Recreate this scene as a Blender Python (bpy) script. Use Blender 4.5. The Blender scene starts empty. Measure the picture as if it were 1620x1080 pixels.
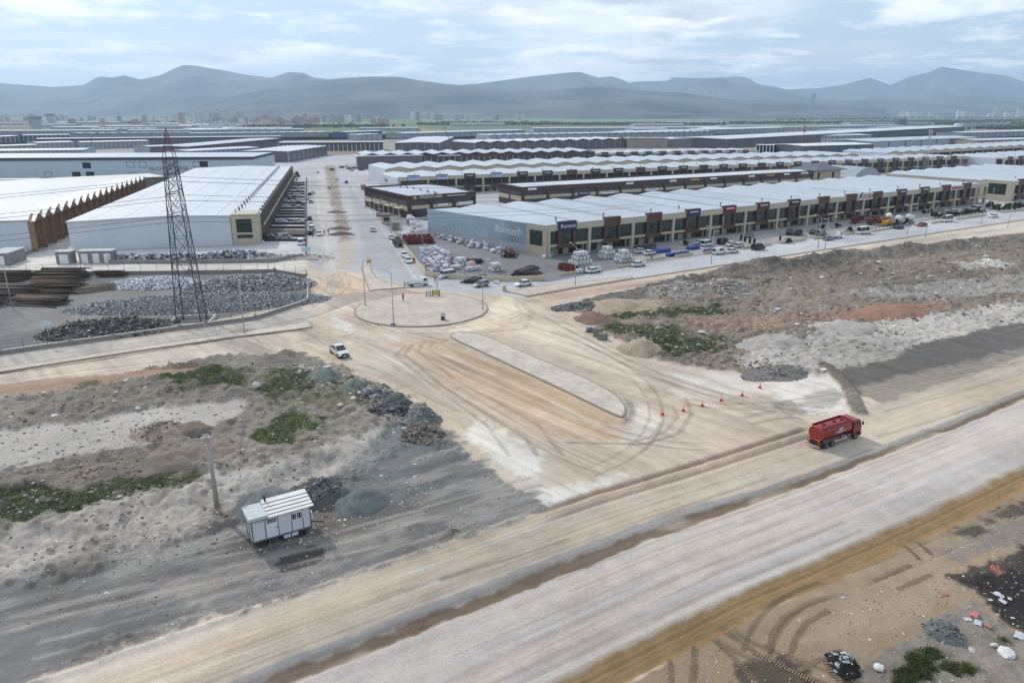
import bpy, bmesh, math, random
import numpy as np
from mathutils import Vector, Matrix
random.seed(7); RNG = np.random.default_rng(11)
SC = bpy.context.scene
COL = SC.collection
R = math.radians
# ---------------------------------------------------------------- camera, world, sun, exposure
F, HZ, CH = 1150.0, 178.0, 40.0          # focal length in photo pixels, horizon row, camera height
PITCH = math.atan((540 - HZ) / F); SP, CP = math.sin(PITCH), math.cos(PITCH)
cam = bpy.data.cameras.new('camera'); camo = bpy.data.objects.new('camera', cam); COL.objects.link(camo)
cam.sensor_width = 36; cam.lens = 36 * F / 1620; cam.clip_start = 0.5; cam.clip_end = 80000
camo.location = (0, 0, CH); camo.rotation_euler = (math.pi / 2 - PITCH, 0, 0)
SC.camera = camo
SUN_EL, SUN_AZ = 40.0, -45.0             # azimuth from +Y towards +X
world = bpy.data.worlds.new('World'); SC.world = world; world.use_nodes = True
wn, wl = world.node_tree.nodes, world.node_tree.links
wn.clear()
sky = wn.new('ShaderNodeTexSky'); sky.sky_type = 'NISHITA'; sky.sun_disc = False
sky.sun_elevation = R(SUN_EL); sky.sun_rotation = R(SUN_AZ); sky.altitude = 1000; sky.air_density = 1.0; sky.dust_density = 2.0; sky.ozone_density = 1.0
bg = wn.new('ShaderNodeBackground'); bg.inputs[1].default_value = 0.135
wo = wn.new('ShaderNodeOutputWorld')
tc = wn.new('ShaderNodeTexCoord'); sx = wn.new('ShaderNodeSeparateXYZ'); wl.new(tc.outputs['Generated'], sx.inputs[0])
def wmath(op, a, b=None, clamp=False):
    n = wn.new('ShaderNodeMath'); n.operation = op; n.use_clamp = clamp
    for i, v in enumerate((a, b)):
        if v is None: continue
        if isinstance(v, (int, float)): n.inputs[i].default_value = v
        else: wl.new(v, n.inputs[i])
    return n.outputs[0]
zz = wmath('ADD', wmath('MAXIMUM', sx.outputs[2], 0.0), 0.09)
cv = wn.new('ShaderNodeCombineXYZ'); wl.new(wmath('DIVIDE', sx.outputs[0], zz), cv.inputs[0]); wl.new(wmath('DIVIDE', sx.outputs[1], zz), cv.inputs[1])
def wnoise(scale, detail, off, rough=.55):
    mp = wn.new('ShaderNodeMapping'); mp.inputs['Location'].default_value = off; wl.new(cv.outputs[0], mp.inputs[0])
    n = wn.new('ShaderNodeTexNoise'); n.inputs['Scale'].default_value = scale; n.inputs['Detail'].default_value = detail
    n.inputs['Roughness'].default_value = rough; n.inputs['Distortion'].default_value = .25; wl.new(mp.outputs[0], n.inputs['Vector']); return n.outputs[0]
def wramp(v, a, b):
    m = wn.new('ShaderNodeMapRange'); m.interpolation_type = 'SMOOTHSTEP'; wl.new(v, m.inputs[0]); m.inputs[1].default_value = a; m.inputs[2].default_value = b; return m.outputs[0]
def wmix(f, a, b):
    m = wn.new('ShaderNodeMix'); m.data_type = 'RGBA'
    if isinstance(f, float): m.inputs[0].default_value = f
    else: wl.new(f, m.inputs[0])
    for i, v in ((6, a), (7, b)):
        if isinstance(v, tuple): m.inputs[i].default_value = (*v, 1)
        else: wl.new(v, m.inputs[i])
    return m.outputs[2]
veil = wmix(0.72, sky.outputs[0], (6.6, 8.2, 9.8))                       # thin high haze over the blue
big = wramp(wnoise(.36, 7, (3.1, 1.7, 0)), .47, .62)                     # broad cloud cover
fine = wramp(wnoise(1.15, 9, (7.3, 2.2, 1.0), .62), .5, .66)            # small cumulus
dark = wramp(wnoise(.62, 6, (1.3, 9.2, 4.0)), .46, .6)                  # grey bellies
c1 = wmix(wmath('MULTIPLY', big, .9), veil, (12.0, 12.2, 12.4))
c2 = wmix(wmath('MULTIPLY', wmath('MULTIPLY', big, dark), .75), c1, (4.8, 5.6, 6.7))
c3 = wmix(wmath('MULTIPLY', fine, .75), c2, (14.0, 14.0, 14.0))
wl.new(c3, bg.inputs[0]); wl.new(bg.outputs[0], wo.inputs[0])
sl = bpy.data.lights.new('sun', 'SUN'); sl.energy = 3.5; sl.angle = R(1.5); sl.color = (1.0, .94, .85)
slo = bpy.data.objects.new('sun', sl); COL.objects.link(slo)
sd = Vector((math.sin(R(SUN_AZ)) * math.cos(R(SUN_EL)), math.cos(R(SUN_AZ)) * math.cos(R(SUN_EL)), math.sin(R(SUN_EL))))
slo.rotation_euler = (-sd).to_track_quat('-Z', 'Y').to_euler(); slo.location = (0, 0, 300)
SC.view_settings.view_transform = 'Standard'; SC.view_settings.look = 'None'; SC.view_settings.gamma = 1
SC.view_settings.exposure = -0.36; SC.view_settings.use_curve_mapping = False
SC.render.engine = 'CYCLES'
SC.cycles.use_denoising = True; SC.cycles.max_bounces = 6; SC.cycles.diffuse_bounces = 2; SC.cycles.glossy_bounces = 2
SC.cycles.transmission_bounces = 2; SC.cycles.volume_bounces = 2; SC.cycles.transparent_max_bounces = 6; SC.cycles.caustics_reflective = False
SC.cycles.use_adaptive_sampling = True; SC.cycles.adaptive_threshold = 0.02
# ---------------------------------------------------------------- pixel -> place helpers
def P(px, py, z=0.0):
    u = (px - 810) / F; v = (540 - py) / F
    t = (z - CH) / (-SP + v * CP)
    return (u * t, (CP + v * SP) * t)
def P3(px, py, z=0.0): return Vector((*P(px, py, z), z))
A2 = math.atan(1904 / math.hypot(F, 540 - HZ)); D2 = (math.sin(A2), math.cos(A2)); N2 = (-D2[1], D2[0])   # estate road direction
AZ2 = math.pi / 2 - A2
def XY(s, t): return (s * D2[0] + t * N2[0], s * D2[1] + t * N2[1])
def ang(a, b): return math.atan2(b[1] - a[1], b[0] - a[0])
# ---------------------------------------------------------------- mesh helpers
class MB:
    def __init__(s): s.V = []; s.F = []; s.M = []; s.cur = 0; s.S = []; s.sm = False
    def add(s, vs, fs):
        o = len(s.V); s.V += [tuple(v) for v in vs]
        for f in fs: s.F.append(tuple(i + o for i in f)); s.M.append(s.cur); s.S.append(s.sm)
        return s
    def box(s, c, d, rz=0.0, top=1.0, topy=None):
        topy = top if topy is None else topy
        x, y, z = d[0] / 2, d[1] / 2, d[2] / 2; ca, sa = math.cos(rz), math.sin(rz); vs = []
        for zz_, kx, ky in ((-z, 1, 1), (z, top, topy)):
            for ax, ay in ((-1, -1), (1, -1), (1, 1), (-1, 1)):
                X, Y = ax * x * kx, ay * y * ky
                vs.append((c[0] + X * ca - Y * sa, c[1] + X * sa + Y * ca, c[2] + zz_))
        return s.add(vs, [(3, 2, 1, 0), (4, 5, 6, 7), (0, 1, 5, 4), (1, 2, 6, 5), (2, 3, 7, 6), (3, 0, 4, 7)])
    def b(s, x0, x1, y0, y1, z0, z1): return s.box(((x0 + x1) / 2, (y0 + y1) / 2, (z0 + z1) / 2), (abs(x1 - x0), abs(y1 - y0), abs(z1 - z0)))
    def prism(s, poly, z0, z1, axis='z'):
        n = len(poly)
        a = sum(poly[i][0] * poly[(i + 1) % n][1] - poly[(i + 1) % n][0] * poly[i][1] for i in range(n))
        if a < 0: poly = poly[::-1]
        if axis == 'z': vs = [(p[0], p[1], z0) for p in poly] + [(p[0], p[1], z1) for p in poly]
        elif axis == 'y': vs = [(p[0], z1, p[1]) for p in poly] + [(p[0], z0, p[1]) for p in poly]
        else: vs = [(z0, p[0], p[1]) for p in poly] + [(z1, p[0], p[1]) for p in poly]
        return s.add(vs, [tuple(range(n))[::-1], tuple(range(n, 2 * n))] + [(i, (i + 1) % n, (i + 1) % n + n, i + n) for i in range(n)])
    def tube(s, p0, p1, r0, r1=None, n=6, caps=True):
        r1 = r0 if r1 is None else r1
        a, b_ = Vector(p0), Vector(p1); d = (b_ - a)
        if d.length < 1e-6: return s
        d.normalize(); q = Vector((0, 0, 1)) if abs(d.z) < .9 else Vector((1, 0, 0))
        u = d.cross(q).normalized(); w = d.cross(u)
        vs = [a + (u * math.cos(2 * math.pi * i / n) + w * math.sin(2 * math.pi * i / n)) * r0 for i in range(n)] + \
             [b_ + (u * math.cos(2 * math.pi * i / n) + w * math.sin(2 * math.pi * i / n)) * r1 for i in range(n)]
        fs = [(i + n, (i + 1) % n + n, (i + 1) % n, i) for i in range(n)]
        sm = s.sm; s.sm = n > 5; s.add(vs, fs); s.sm = sm
        if caps: o = len(s.V) - 2 * n; s.F += [tuple(o + i for i in range(n)), tuple(o + n + i for i in range(n))[::-1]]; s.M += [s.cur] * 2; s.S += [False] * 2
        return s
    def path(s, pts, r, n=5):
        for i in range(len(pts) - 1): s.tube(pts[i], pts[i + 1], r, n=n, caps=False)
        return s
    def mesh(s, name, mats):
        me = bpy.data.meshes.new(name); me.from_pydata(s.V, [], s.F)
        for m in (mats if isinstance(mats, (list, tuple)) else [mats]): me.materials.append(m)
        me.polygons.foreach_set('material_index', s.M); me.polygons.foreach_set('use_smooth', s.S); me.update(); return me
def tag(o, label=None, cat=None, group=None, kind=None):
    if label: o['label'] = label
    if cat: o['category'] = cat
    if group: o['group'] = group
    if kind: o['kind'] = kind
    return o
def ob(name, mb, mats, parent=None, label=None, cat=None, group=None, kind=None, loc=None, rz=0, bev=0, smooth=None):
    me = mb if isinstance(mb, bpy.types.Mesh) else mb.mesh(name, mats)
    if bev:
        bm = bmesh.new(); bm.from_mesh(me)
        bmesh.ops.bevel(bm, geom=[e for e in bm.edges if e.calc_face_angle(0) > .5], offset=bev, segments=1 if bev < .04 else 2, affect='EDGES', clamp_overlap=True)
        bm.to_mesh(me); bm.free()
    if smooth is not None:
        me.polygons.foreach_set('use_smooth', [True] * len(me.polygons)); me.set_sharp_from_angle(angle=R(smooth))
    o = bpy.data.objects.new(name, me); COL.objects.link(o)
    if parent: o.parent = parent
    if loc is not None: o.location = loc
    o.rotation_euler.z = rz
    return tag(o, label, cat, group, kind)
def empty(name, loc=(0, 0, 0), rz=0, label=None, cat=None, group=None):
    o = bpy.data.objects.new(name, None); COL.objects.link(o); o.location = loc; o.rotation_euler.z = rz
    return tag(o, label, cat, group)
KIDS = {}
def kids(o):
    if o.name not in KIDS: KIDS[o.name] = [c for c in COL.objects if c.parent == o]
    return KIDS[o.name]
def copy_tree(o, parent=None):
    c = o.copy(); COL.objects.link(c); c.parent = parent
    for k in kids(o): copy_tree(k, c)
    return c
def text(body, size, mat, parent, loc, rx=math.pi / 2, rz=0, ext=.03, name='lettering', align='CENTER', sx=1.0):
    cu = bpy.data.curves.new(name, 'FONT'); cu.body = body; cu.size = size; cu.extrude = ext; cu.align_x = align; cu.align_y = 'CENTER'; cu.resolution_u = 2
    t = bpy.data.objects.new(name, cu); COL.objects.link(t)
    bpy.context.view_layer.update()
    me = bpy.data.meshes.new_from_object(t.evaluated_get(bpy.context.evaluated_depsgraph_get())); bpy.data.objects.remove(t)
    me.materials.clear(); me.materials.append(mat)
    o = bpy.data.objects.new(name, me); COL.objects.link(o); o.parent = parent; o.location = loc; o.rotation_euler = (rx, 0, rz); o.scale.x = sx
    return o
# ---------------------------------------------------------------- materials
def lin(c): return tuple((v / 255 / 12.92) if v / 255 <= .04045 else ((v / 255 + .055) / 1.055) ** 2.4 for v in c)
MATS = {}
def mat(name, rgb, rough=.7, metal=0.0, var=.12, scale=.6, bump=0.0, bscale=8.0, dirt=0.0, spec=.4, stripe=None):
    """procedural paint: rgb is the surface's own colour (sRGB 0-255), broken up by two noises, optional dust and fluting"""
    if name in MATS: return MATS[name]
    m = bpy.data.materials.new(name); m.use_nodes = True; nt = m.node_tree; N, L = nt.nodes, nt.links
    b = N['Principled BSDF']; b.inputs['Roughness'].default_value = rough; b.inputs['Metallic'].default_value = metal; b.inputs['Specular IOR Level'].default_value = spec
    c = lin(rgb); tcn = N.new('ShaderNodeTexCoord'); src = tcn.outputs['Object']
    def noise(sc, det=5):
        n = N.new('ShaderNodeTexNoise'); n.inputs['Scale'].default_value = sc; n.inputs['Detail'].default_value = det; n.inputs['Roughness'].default_value = .6; L.new(src, n.inputs['Vector']); return n.outputs[0]
    mr = N.new('ShaderNodeMapRange'); L.new(noise(scale), mr.inputs[0]); mr.inputs[1].default_value = .3; mr.inputs[2].default_value = .7; mr.inputs[3].default_value = 1 - var; mr.inputs[4].default_value = 1 + var
    hs = N.new('ShaderNodeMix'); hs.data_type = 'RGBA'; hs.blend_type = 'MULTIPLY'; hs.inputs[0].default_value = 1; hs.inputs[6].default_value = (*c, 1); L.new(mr.outputs[0], hs.inputs[7]); out = hs.outputs[2]
    if dirt:
        dm = N.new('ShaderNodeMapRange'); L.new(noise(scale * 3.7, 8), dm.inputs[0]); dm.inputs[1].default_value = .48; dm.inputs[2].default_value = .75; dm.inputs[4].default_value = dirt
        mx = N.new('ShaderNodeMix'); mx.data_type = 'RGBA'; L.new(dm.outputs[0], mx.inputs[0]); L.new(out, mx.inputs[6]); mx.inputs[7].default_value = (*lin((150, 138, 122)), 1); out = mx.outputs[2]
    L.new(out, b.inputs['Base Color'])
    if stripe:   # fluted sheet: (axis, period)
        w = N.new('ShaderNodeTexWave'); w.bands_direction = stripe[0]; w.inputs['Scale'].default_value = .314 / stripe[1]; L.new(src, w.inputs['Vector'])
        bp = N.new('ShaderNodeBump'); bp.inputs['Strength'].default_value = .35; bp.inputs['Distance'].default_value = .05; L.new(w.outputs[1], bp.inputs['Height']); L.new(bp.outputs[0], b.inputs['Normal'])
    elif bump:
        bp = N.new('ShaderNodeBump'); bp.inputs['Strength'].default_value = bump; bp.inputs['Distance'].default_value = .08; L.new(noise(bscale, 8), bp.inputs['Height']); L.new(bp.outputs[0], b.inputs['Normal'])
    MATS[name] = m; return m
# ---------------------------------------------------------------- numpy noise
def _h(xi, yi, s):
    h = (xi * 374761393 + yi * 668265263 + s * 1274126177) & 0xffffffff
    h = ((h ^ (h >> 13)) * 1274126177) & 0xffffffff
    return ((h ^ (h >> 16)) & 0xffff) / 65535.0
def vn(x, y, s=0):
    xf, yf = np.floor(x), np.floor(y); xi, yi = xf.astype(np.int64), yf.astype(np.int64); u, v = x - xf, y - yf
    u = u * u * (3 - 2 * u); v = v * v * (3 - 2 * v)
    return (_h(xi, yi, s) * (1 - u) + _h(xi + 1, yi, s) * u) * (1 - v) + (_h(xi, yi + 1, s) * (1 - u) + _h(xi + 1, yi + 1, s) * u) * v
def fbm(x, y, size, octv=4, s=0, gain=.5):
    r = 0; a = 1; tot = 0; f = 1 / size
    for k in range(octv):
        ca, sa = math.cos(k * .9 + .4), math.sin(k * .9 + .4)
        r = r + a * vn((x * ca - y * sa) * f + 17.3 * k, (x * sa + y * ca) * f - 9.1 * k, s + k); tot += a; a *= gain; f *= 2.03
    return r / tot
def sdpoly(x, y, poly):
    """signed distance to a polygon, positive inside"""
    d = np.full(x.shape, 1e18); ins = np.zeros(x.shape, bool); n = len(poly)
    for i in range(n):
        ax, ay = poly[i]; bx, by = poly[(i + 1) % n]; ex, ey = bx - ax, by - ay
        wx, wy = x - ax, y - ay; tt = np.clip((wx * ex + wy * ey) / (ex * ex + ey * ey + 1e-12), 0, 1)
        d = np.minimum(d, (wx - ex * tt) ** 2 + (wy - ey * tt) ** 2)
        if ay != by:
            c = ((ay > y) != (by > y)) & (x < ex * (y - ay) / (by - ay) + ax); ins ^= c
    return np.where(ins, 1, -1) * np.sqrt(d)
def dline(x, y, pts):
    d = np.full(x.shape, 1e18)
    for i in range(len(pts) - 1):
        ax, ay = pts[i]; ex, ey = pts[i + 1][0] - ax, pts[i + 1][1] - ay
        wx, wy = x - ax, y - ay; tt = np.clip((wx * ex + wy * ey) / (ex * ex + ey * ey + 1e-12), 0, 1)
        d = np.minimum(d, (wx - ex * tt) ** 2 + (wy - ey * tt) ** 2)
    return np.sqrt(d)
def sstep(a, b, v):
    t = np.clip((v - a) / (b - a), 0, 1); return t * t * (3 - 2 * t)
# ---------------------------------------------------------------- ground: colours and relief of the place, drawn as zones
def px(*pts): return [P(*p) for p in pts]
def tshift(s): return 2.2 * (1 - np.exp(-np.maximum(s - 45, 0) / 30))
TAN, PALE, OCHRE, GRAVEL = (184, 169, 153), (198, 189, 182), (136, 106, 66), (122, 119, 117)
GRASS, RUB, REDS, PGREY, BLK = (70, 78, 52), (130, 122, 113), (140, 118, 104), (172, 166, 159), (46, 42, 41)
# class ids: 0 ground 1 highway 2 street 3 dirt_lane 4 rubble_field 5 storage_yard 6 apron
# (class or None, colour, polygon, softness, warp, strength, roughness amplitude or None, streak)
ZONES = [
 (2, (170, 169, 172), px((-500, 408), (480, 404), (500, 430), (575, 432), (640, 452), (700, 466), (830, 470), (1000, 441), (1300, 394), (1620, 346), (2100, 280), (2100, 235), (-500, 235)), .6, .5, 1, .0),
 (2, (168, 166, 166), px((487, 262), (520, 262), (548, 420), (500, 430), (486, 400)), .8, .8, .9, None),
 (2, (182, 178, 174), px((502, 268), (512, 268), (545, 430), (515, 430)), 1.0, 1.2, .85, None),
 (None, (140, 130, 118), px((514, 262), (530, 262), (541, 320), (556, 380), (538, 384), (524, 320)), .6, 1.6, .9, .25),
 (None, (176, 164, 148), px((538, 378), (556, 378), (560, 425), (535, 425)), 1.5, 1.5, .8, None),
 (3, (196, 190, 183), px((-500, 408), (130, 408), (480, 404), (488, 428), (-500, 436)), .3, .3, 1, 0),
 (3, (202, 197, 190), px((30, 424), (104, 376), (135, 384), (112, 398), (160, 410), (150, 424)), .6, .6, 1, None),
 (2, (188, 187, 186), px((-100, 398), (110, 398), (380, 390), (485, 384), (486, 404), (-100, 410)), .4, .3, .8, None),
 (5, (112, 110, 111), px((-600, 435), (430, 427), (482, 441), (486, 472), (410, 492), (300, 514), (0, 557), (-600, 650)), .15, .1, 1, .05),
 (None, (132, 128, 124), px((60, 470), (300, 455), (420, 460), (330, 500), (180, 510), (0, 530)), 3, 3, .6, None),
 (None, (96, 98, 66), px((400, 432), (478, 442), (484, 470), (455, 474), (450, 450)), 1.2, 2, .7, None),
 (5, (124, 123, 126), px((628, 372), (684, 360), (870, 405), (1000, 392), (1600, 320), (1600, 328), (1000, 421), (870, 446), (735, 441), (690, 440)), .3, .3, 1, 0),
 (5, (158, 155, 152), px((990, 395), (1300, 352), (1600, 316), (1600, 326), (1300, 372), (1010, 420)), .8, .6, .8, None),
 (5, (112, 110, 108), px((600, 345), (640, 330), (645, 345), (625, 375)), 1, 1, .7, None),
 (2, (174, 174, 177), px((640, 446), (735, 446), (872, 450), (1010, 424), (1300, 376), (1620, 326), (2000, 275), (2000, 290), (1620, 346), (1000, 441), (830, 470), (700, 466)), .5, .3, 1, 0),
 (2, (158, 158, 161), px((548, 290), (562, 290), (660, 440), (640, 450), (585, 425)), 1.0, .6, .7, None),
 # apron and the roads of beaten dust
 (6, TAN, px((486, 428), (575, 432), (640, 455), (830, 470), (905, 485), (1060, 575), (1300, 590), (1390, 630), (1270, 690), (870, 812), (760, 735), (640, 632), (520, 566), (300, 572), (-500, 690), (-500, 640), (0, 558), (330, 516), (486, 476)), .5, .6, 1, .03),
 (6, (184, 172, 160), px((-500, 660), (0, 592), (380, 536), (500, 522), (540, 545), (480, 560), (0, 610), (-500, 700)), .4, .6, .8, None),
 (6, (172, 166, 160), px((-500, 645), (0, 560), (330, 518), (470, 484), (500, 500), (490, 512), (380, 530), (0, 588), (-500, 670)), .4, .4, .85, None),
 (6, (172, 158, 142), px((489, 440), (520, 434), (566, 440), (560, 466), (500, 470)), 1.0, 1.5, .7, None),
 (6, (196, 170, 140), px((496, 442), (512, 442), (514, 462), (500, 464)), .8, 1.0, .7, None),
 (6, (204, 176, 150), px((538, 432), (566, 432), (566, 462), (545, 465)), .8, 1.0, .6, None),
 (6, (150, 141, 132), px((498, 470), (570, 462), (640, 458), (700, 466), (640, 464), (560, 478), (520, 492)), .7, 1.0, .8, None),
 (6, (201, 196, 190), px((512, 500), (535, 495), (556, 512), (562, 528), (540, 524)), .8, 1.8, .85, None),
 (6, (152, 141, 128), px((470, 520), (492, 505), (540, 530), (580, 536), (520, 545), (480, 540)), .8, 1.4, .6, None),
 (6, (206, 192, 170), px((700, 522), (780, 500), (772, 482), (800, 470), (835, 490), (820, 506), (770, 520), (720, 528)), .8, 1.0, .85, None),
 (6, (178, 154, 128), px((620, 542), (700, 534), (985, 662), (975, 700), (880, 690), (740, 622)), 1.0, 1.2, .75, None),
 (6, (168, 158, 146), px((560, 540), (640, 555), (760, 640), (880, 720), (830, 740), (700, 640), (580, 565)), 1.5, 1.5, .55, None),
 (6, (203, 191, 172), px((840, 500), (900, 520), (1040, 590), (1010, 620), (880, 556), (800, 520)), 2.0, 2, .7, None),
 (6, (207, 200, 190), px((755, 660), (800, 690), (870, 715), (850, 760), (800, 745), (740, 690)), .8, 1.6, .9, None),
 (6, (140, 136, 132), px((986, 630), (1000, 634), (1008, 650), (1002, 664), (986, 670), (990, 655), (995, 645)), .3, .5, .9, None),
 (6, (206, 197, 185), px((1008, 636), (1030, 640), (1050, 665), (1020, 700), (975, 702), (1000, 680)), .7, .9, .9, None),
 (6, (203, 192, 180), px((1050, 590), (1290, 594), (1250, 616), (1130, 640), (1060, 630)), 1.6, 1.6, .75, None),
 (6, (212, 208, 204), px((1230, 598), (1325, 592), (1345, 640), (1290, 655), (1220, 640)), 1.6, 2.4, .6, None),
 (6, (156, 150, 142), px((1275, 622), (1318, 616), (1336, 628), (1300, 646), (1270, 640)), .5, 1.2, .8, None),
 (6, (118, 108, 98), px((1222, 636), (1250, 634), (1270, 655), (1240, 652)), .4, 1.2, .7, None),
 (6, (180, 162, 142), px((860, 720), (1050, 700), (1240, 660), (1270, 686), (1060, 745), (900, 790)), 1.8, 1.6, .7, None),
 (6, (204, 197, 188), px((820, 780), (900, 765), (1000, 745), (960, 770), (870, 806)), .8, 1.0, .8, None),
 # right rubble field
 (4, (126, 115, 104), px((905, 486), (960, 466), (1060, 448), (1180, 422), (1400, 398), (1620, 372), (2200, 300), (2200, 420), (1620, 505), (1300, 572), (1300, 590), (1180, 592), (1050, 572), (990, 545), (935, 512)), .5, 1.4, 1, .75),
 (3, (186, 176, 164), px((835, 473), (1000, 445), (1300, 399), (1620, 350), (2100, 285), (2100, 298), (1620, 366), (1400, 390), (1180, 414), (1050, 440), (950, 462), (900, 476)), .3, .5, 1, 0),
 (3, (178, 146, 126), px((850, 470), (1000, 446), (1080, 436), (1060, 446), (960, 462), (880, 474)), .6, .8, .7, None),
 (None, (106, 102, 98), px((905, 482), (960, 464), (1060, 448), (1180, 420), (1400, 394), (1620, 368), (1620, 374), (1400, 402), (1200, 428), (1075, 458), (985, 482), (960, 490)), .4, .8, .95, None),
 (None, (116, 107, 99), px((1080, 448), (1200, 420), (1400, 398), (1620, 374), (1620, 392), (1420, 412), (1280, 424), (1150, 452)), .6, 1.6, .8, None),
 (None, (172, 152, 130), px((945, 488), (975, 476), (1010, 484), (1020, 492), (960, 500)), .8, 1, .8, None),
 (None, GRASS, px((958, 492), (1010, 488), (1140, 480), (1170, 496), (1080, 506), (980, 514), (955, 504)), 1.2, 5.0, .95, None),
 (None, GRASS, px((945, 506), (1000, 518), (1070, 514), (1150, 535), (1140, 562), (1040, 566), (1000, 546), (960, 526)), 1.4, 6.0, .95, None),
 (None, (78, 84, 58), px((1180, 447), (1215, 442), (1220, 452), (1185, 456)), .6, 2, .9, None),
 (None, GRASS, px((1580, 445), (1640, 440), (1640, 458), (1590, 460)), .8, 2, .8, None),
 (None, REDS, px((1100, 505), (1320, 494), (1440, 478), (1510, 484), (1470, 496), (1340, 514), (1200, 526), (1080, 528)), 1.6, 3, .75, None),
 (None, (148, 114, 97), px((1330, 500), (1420, 482), (1500, 484), (1460, 496), (1380, 504)), .8, 1.2, .9, None),
 (None, PGREY, px((1160, 580), (1180, 560), (1290, 530), (1340, 518), (1400, 500), (1500, 494), (1620, 480), (2100, 440), (2100, 500), (1620, 514), (1550, 524), (1460, 550), (1390, 582), (1300, 588), (1200, 588)), 1.0, 2.6, .95, .5),
 (None, (160, 155, 150), px((1300, 470), (1420, 452), (1620, 436), (2000, 400), (2000, 440), (1620, 468), (1440, 476)), 1.2, 2.4, .75, None),
 (None, (178, 172, 164), px((1500, 418), (1580, 412), (1600, 422), (1530, 430)), .8, 1.5, .8, None),
 (6, (100, 96, 93), px((1320, 588), (1390, 574), (1460, 546), (1550, 520), (1620, 508), (2100, 430), (2100, 500), (1620, 572), (1500, 602), (1390, 634), (1345, 615)), .4, 1.2, 1, .04),
 (6, (150, 142, 132), px((1360, 612), (1500, 580), (1620, 548), (1900, 490), (1900, 530), (1620, 580), (1500, 612), (1400, 640)), 1.0, 1.2, .7, None),
 # left rubble field
 (4, RUB, px((-500, 702), (0, 614), (330, 572), (480, 560), (530, 577), (580, 606), (640, 632), (690, 676), (760, 735), (870, 805), (640, 893), (400, 960), (100, 1060), (-500, 1350)), .4, 1.3, 1, .7),
 (4, (148, 124, 106), px((-100, 622), (0, 606), (200, 588), (320, 578), (330, 596), (160, 622), (0, 640), (-100, 660)), .6, 1.2, .85, .15),
 (None, GRASS, px((225, 602), (300, 588), (340, 585), (388, 606), (392, 628), (330, 633), (240, 624)), 1.0, 2.6, .95, None),
 (None, GRASS, px((108, 606), (160, 600), (164, 618), (110, 626)), .4, 1.5, .85, None),
 (None, (74, 80, 52), px((388, 622), (460, 592), (525, 598), (545, 612), (470, 640), (428, 655), (400, 645)), .6, 2.2, .85, None),
 (None, (82, 84, 58), px((420, 640), (520, 612), (600, 620), (640, 640), (560, 660), (440, 668)), 1.5, 4, .6, None),
 (4, PGREY, px((-100, 700), (0, 692), (130, 680), (250, 655), (380, 638), (400, 646), (392, 662), (330, 690), (230, 712), (100, 740), (0, 756), (-100, 770)), .5, 1.0, .95, .06),
 (None, (124, 114, 105), px((95, 778), (180, 742), (250, 728), (300, 720), (370, 715), (350, 735), (310, 748), (240, 765), (130, 790)), .6, 1.4, .8, None),
 (4, (64, 74, 48), px((-100, 812), (0, 790), (100, 776), (240, 762), (330, 746), (338, 772), (300, 782), (200, 804), (100, 832), (0, 852), (-100, 880)), .5, .9, .95, .1),
 (4, (66, 76, 46), px((402, 682), (470, 664), (520, 668), (528, 692), (500, 712), (440, 716), (405, 704)), .4, .8, .9, .08),
 (None, PGREY, px((340, 770), (400, 750), (480, 735), (560, 700), (640, 690), (600, 730), (500, 770), (400, 800), (345, 800)), 1.2, 2.2, .85, .4),
 (4, (172, 164, 155), px((-100, 880), (0, 855), (100, 832), (230, 795), (330, 786), (345, 808), (330, 835), (280, 870), (200, 885), (160, 835), (90, 890), (0, 920), (-100, 960)), .8, 2.0, .95, .55),
 (4, (114, 112, 110), px((-500, 1120), (-100, 975), (0, 925), (90, 905), (220, 880), (340, 842), (420, 815), (520, 800), (590, 740), (640, 700), (690, 678), (760, 735), (870, 805), (640, 893), (400, 960), (100, 1060), (-500, 1350)), 1.6, 2.4, 1, .1),
 (None, (100, 92, 84), px((330, 865), (520, 800), (700, 790), (800, 780), (780, 800), (640, 830), (480, 860), (350, 880)), 1.4, 1.6, .6, None),
 (None, (104, 108, 108), px((500, 770), (600, 702), (650, 660), (690, 682), (770, 742), (720, 790), (570, 812)), .7, 1.0, .85, None),
 (None, (148, 142, 136), px((230, 940), (480, 870), (640, 830), (660, 845), (500, 890), (300, 960)), 1.0, 2.2, .6, None),
 (None, (70, 64, 60), px((436, 892), (490, 868), (508, 872), (500, 886), (450, 902)), .25, .8, .9, None),
]
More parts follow.
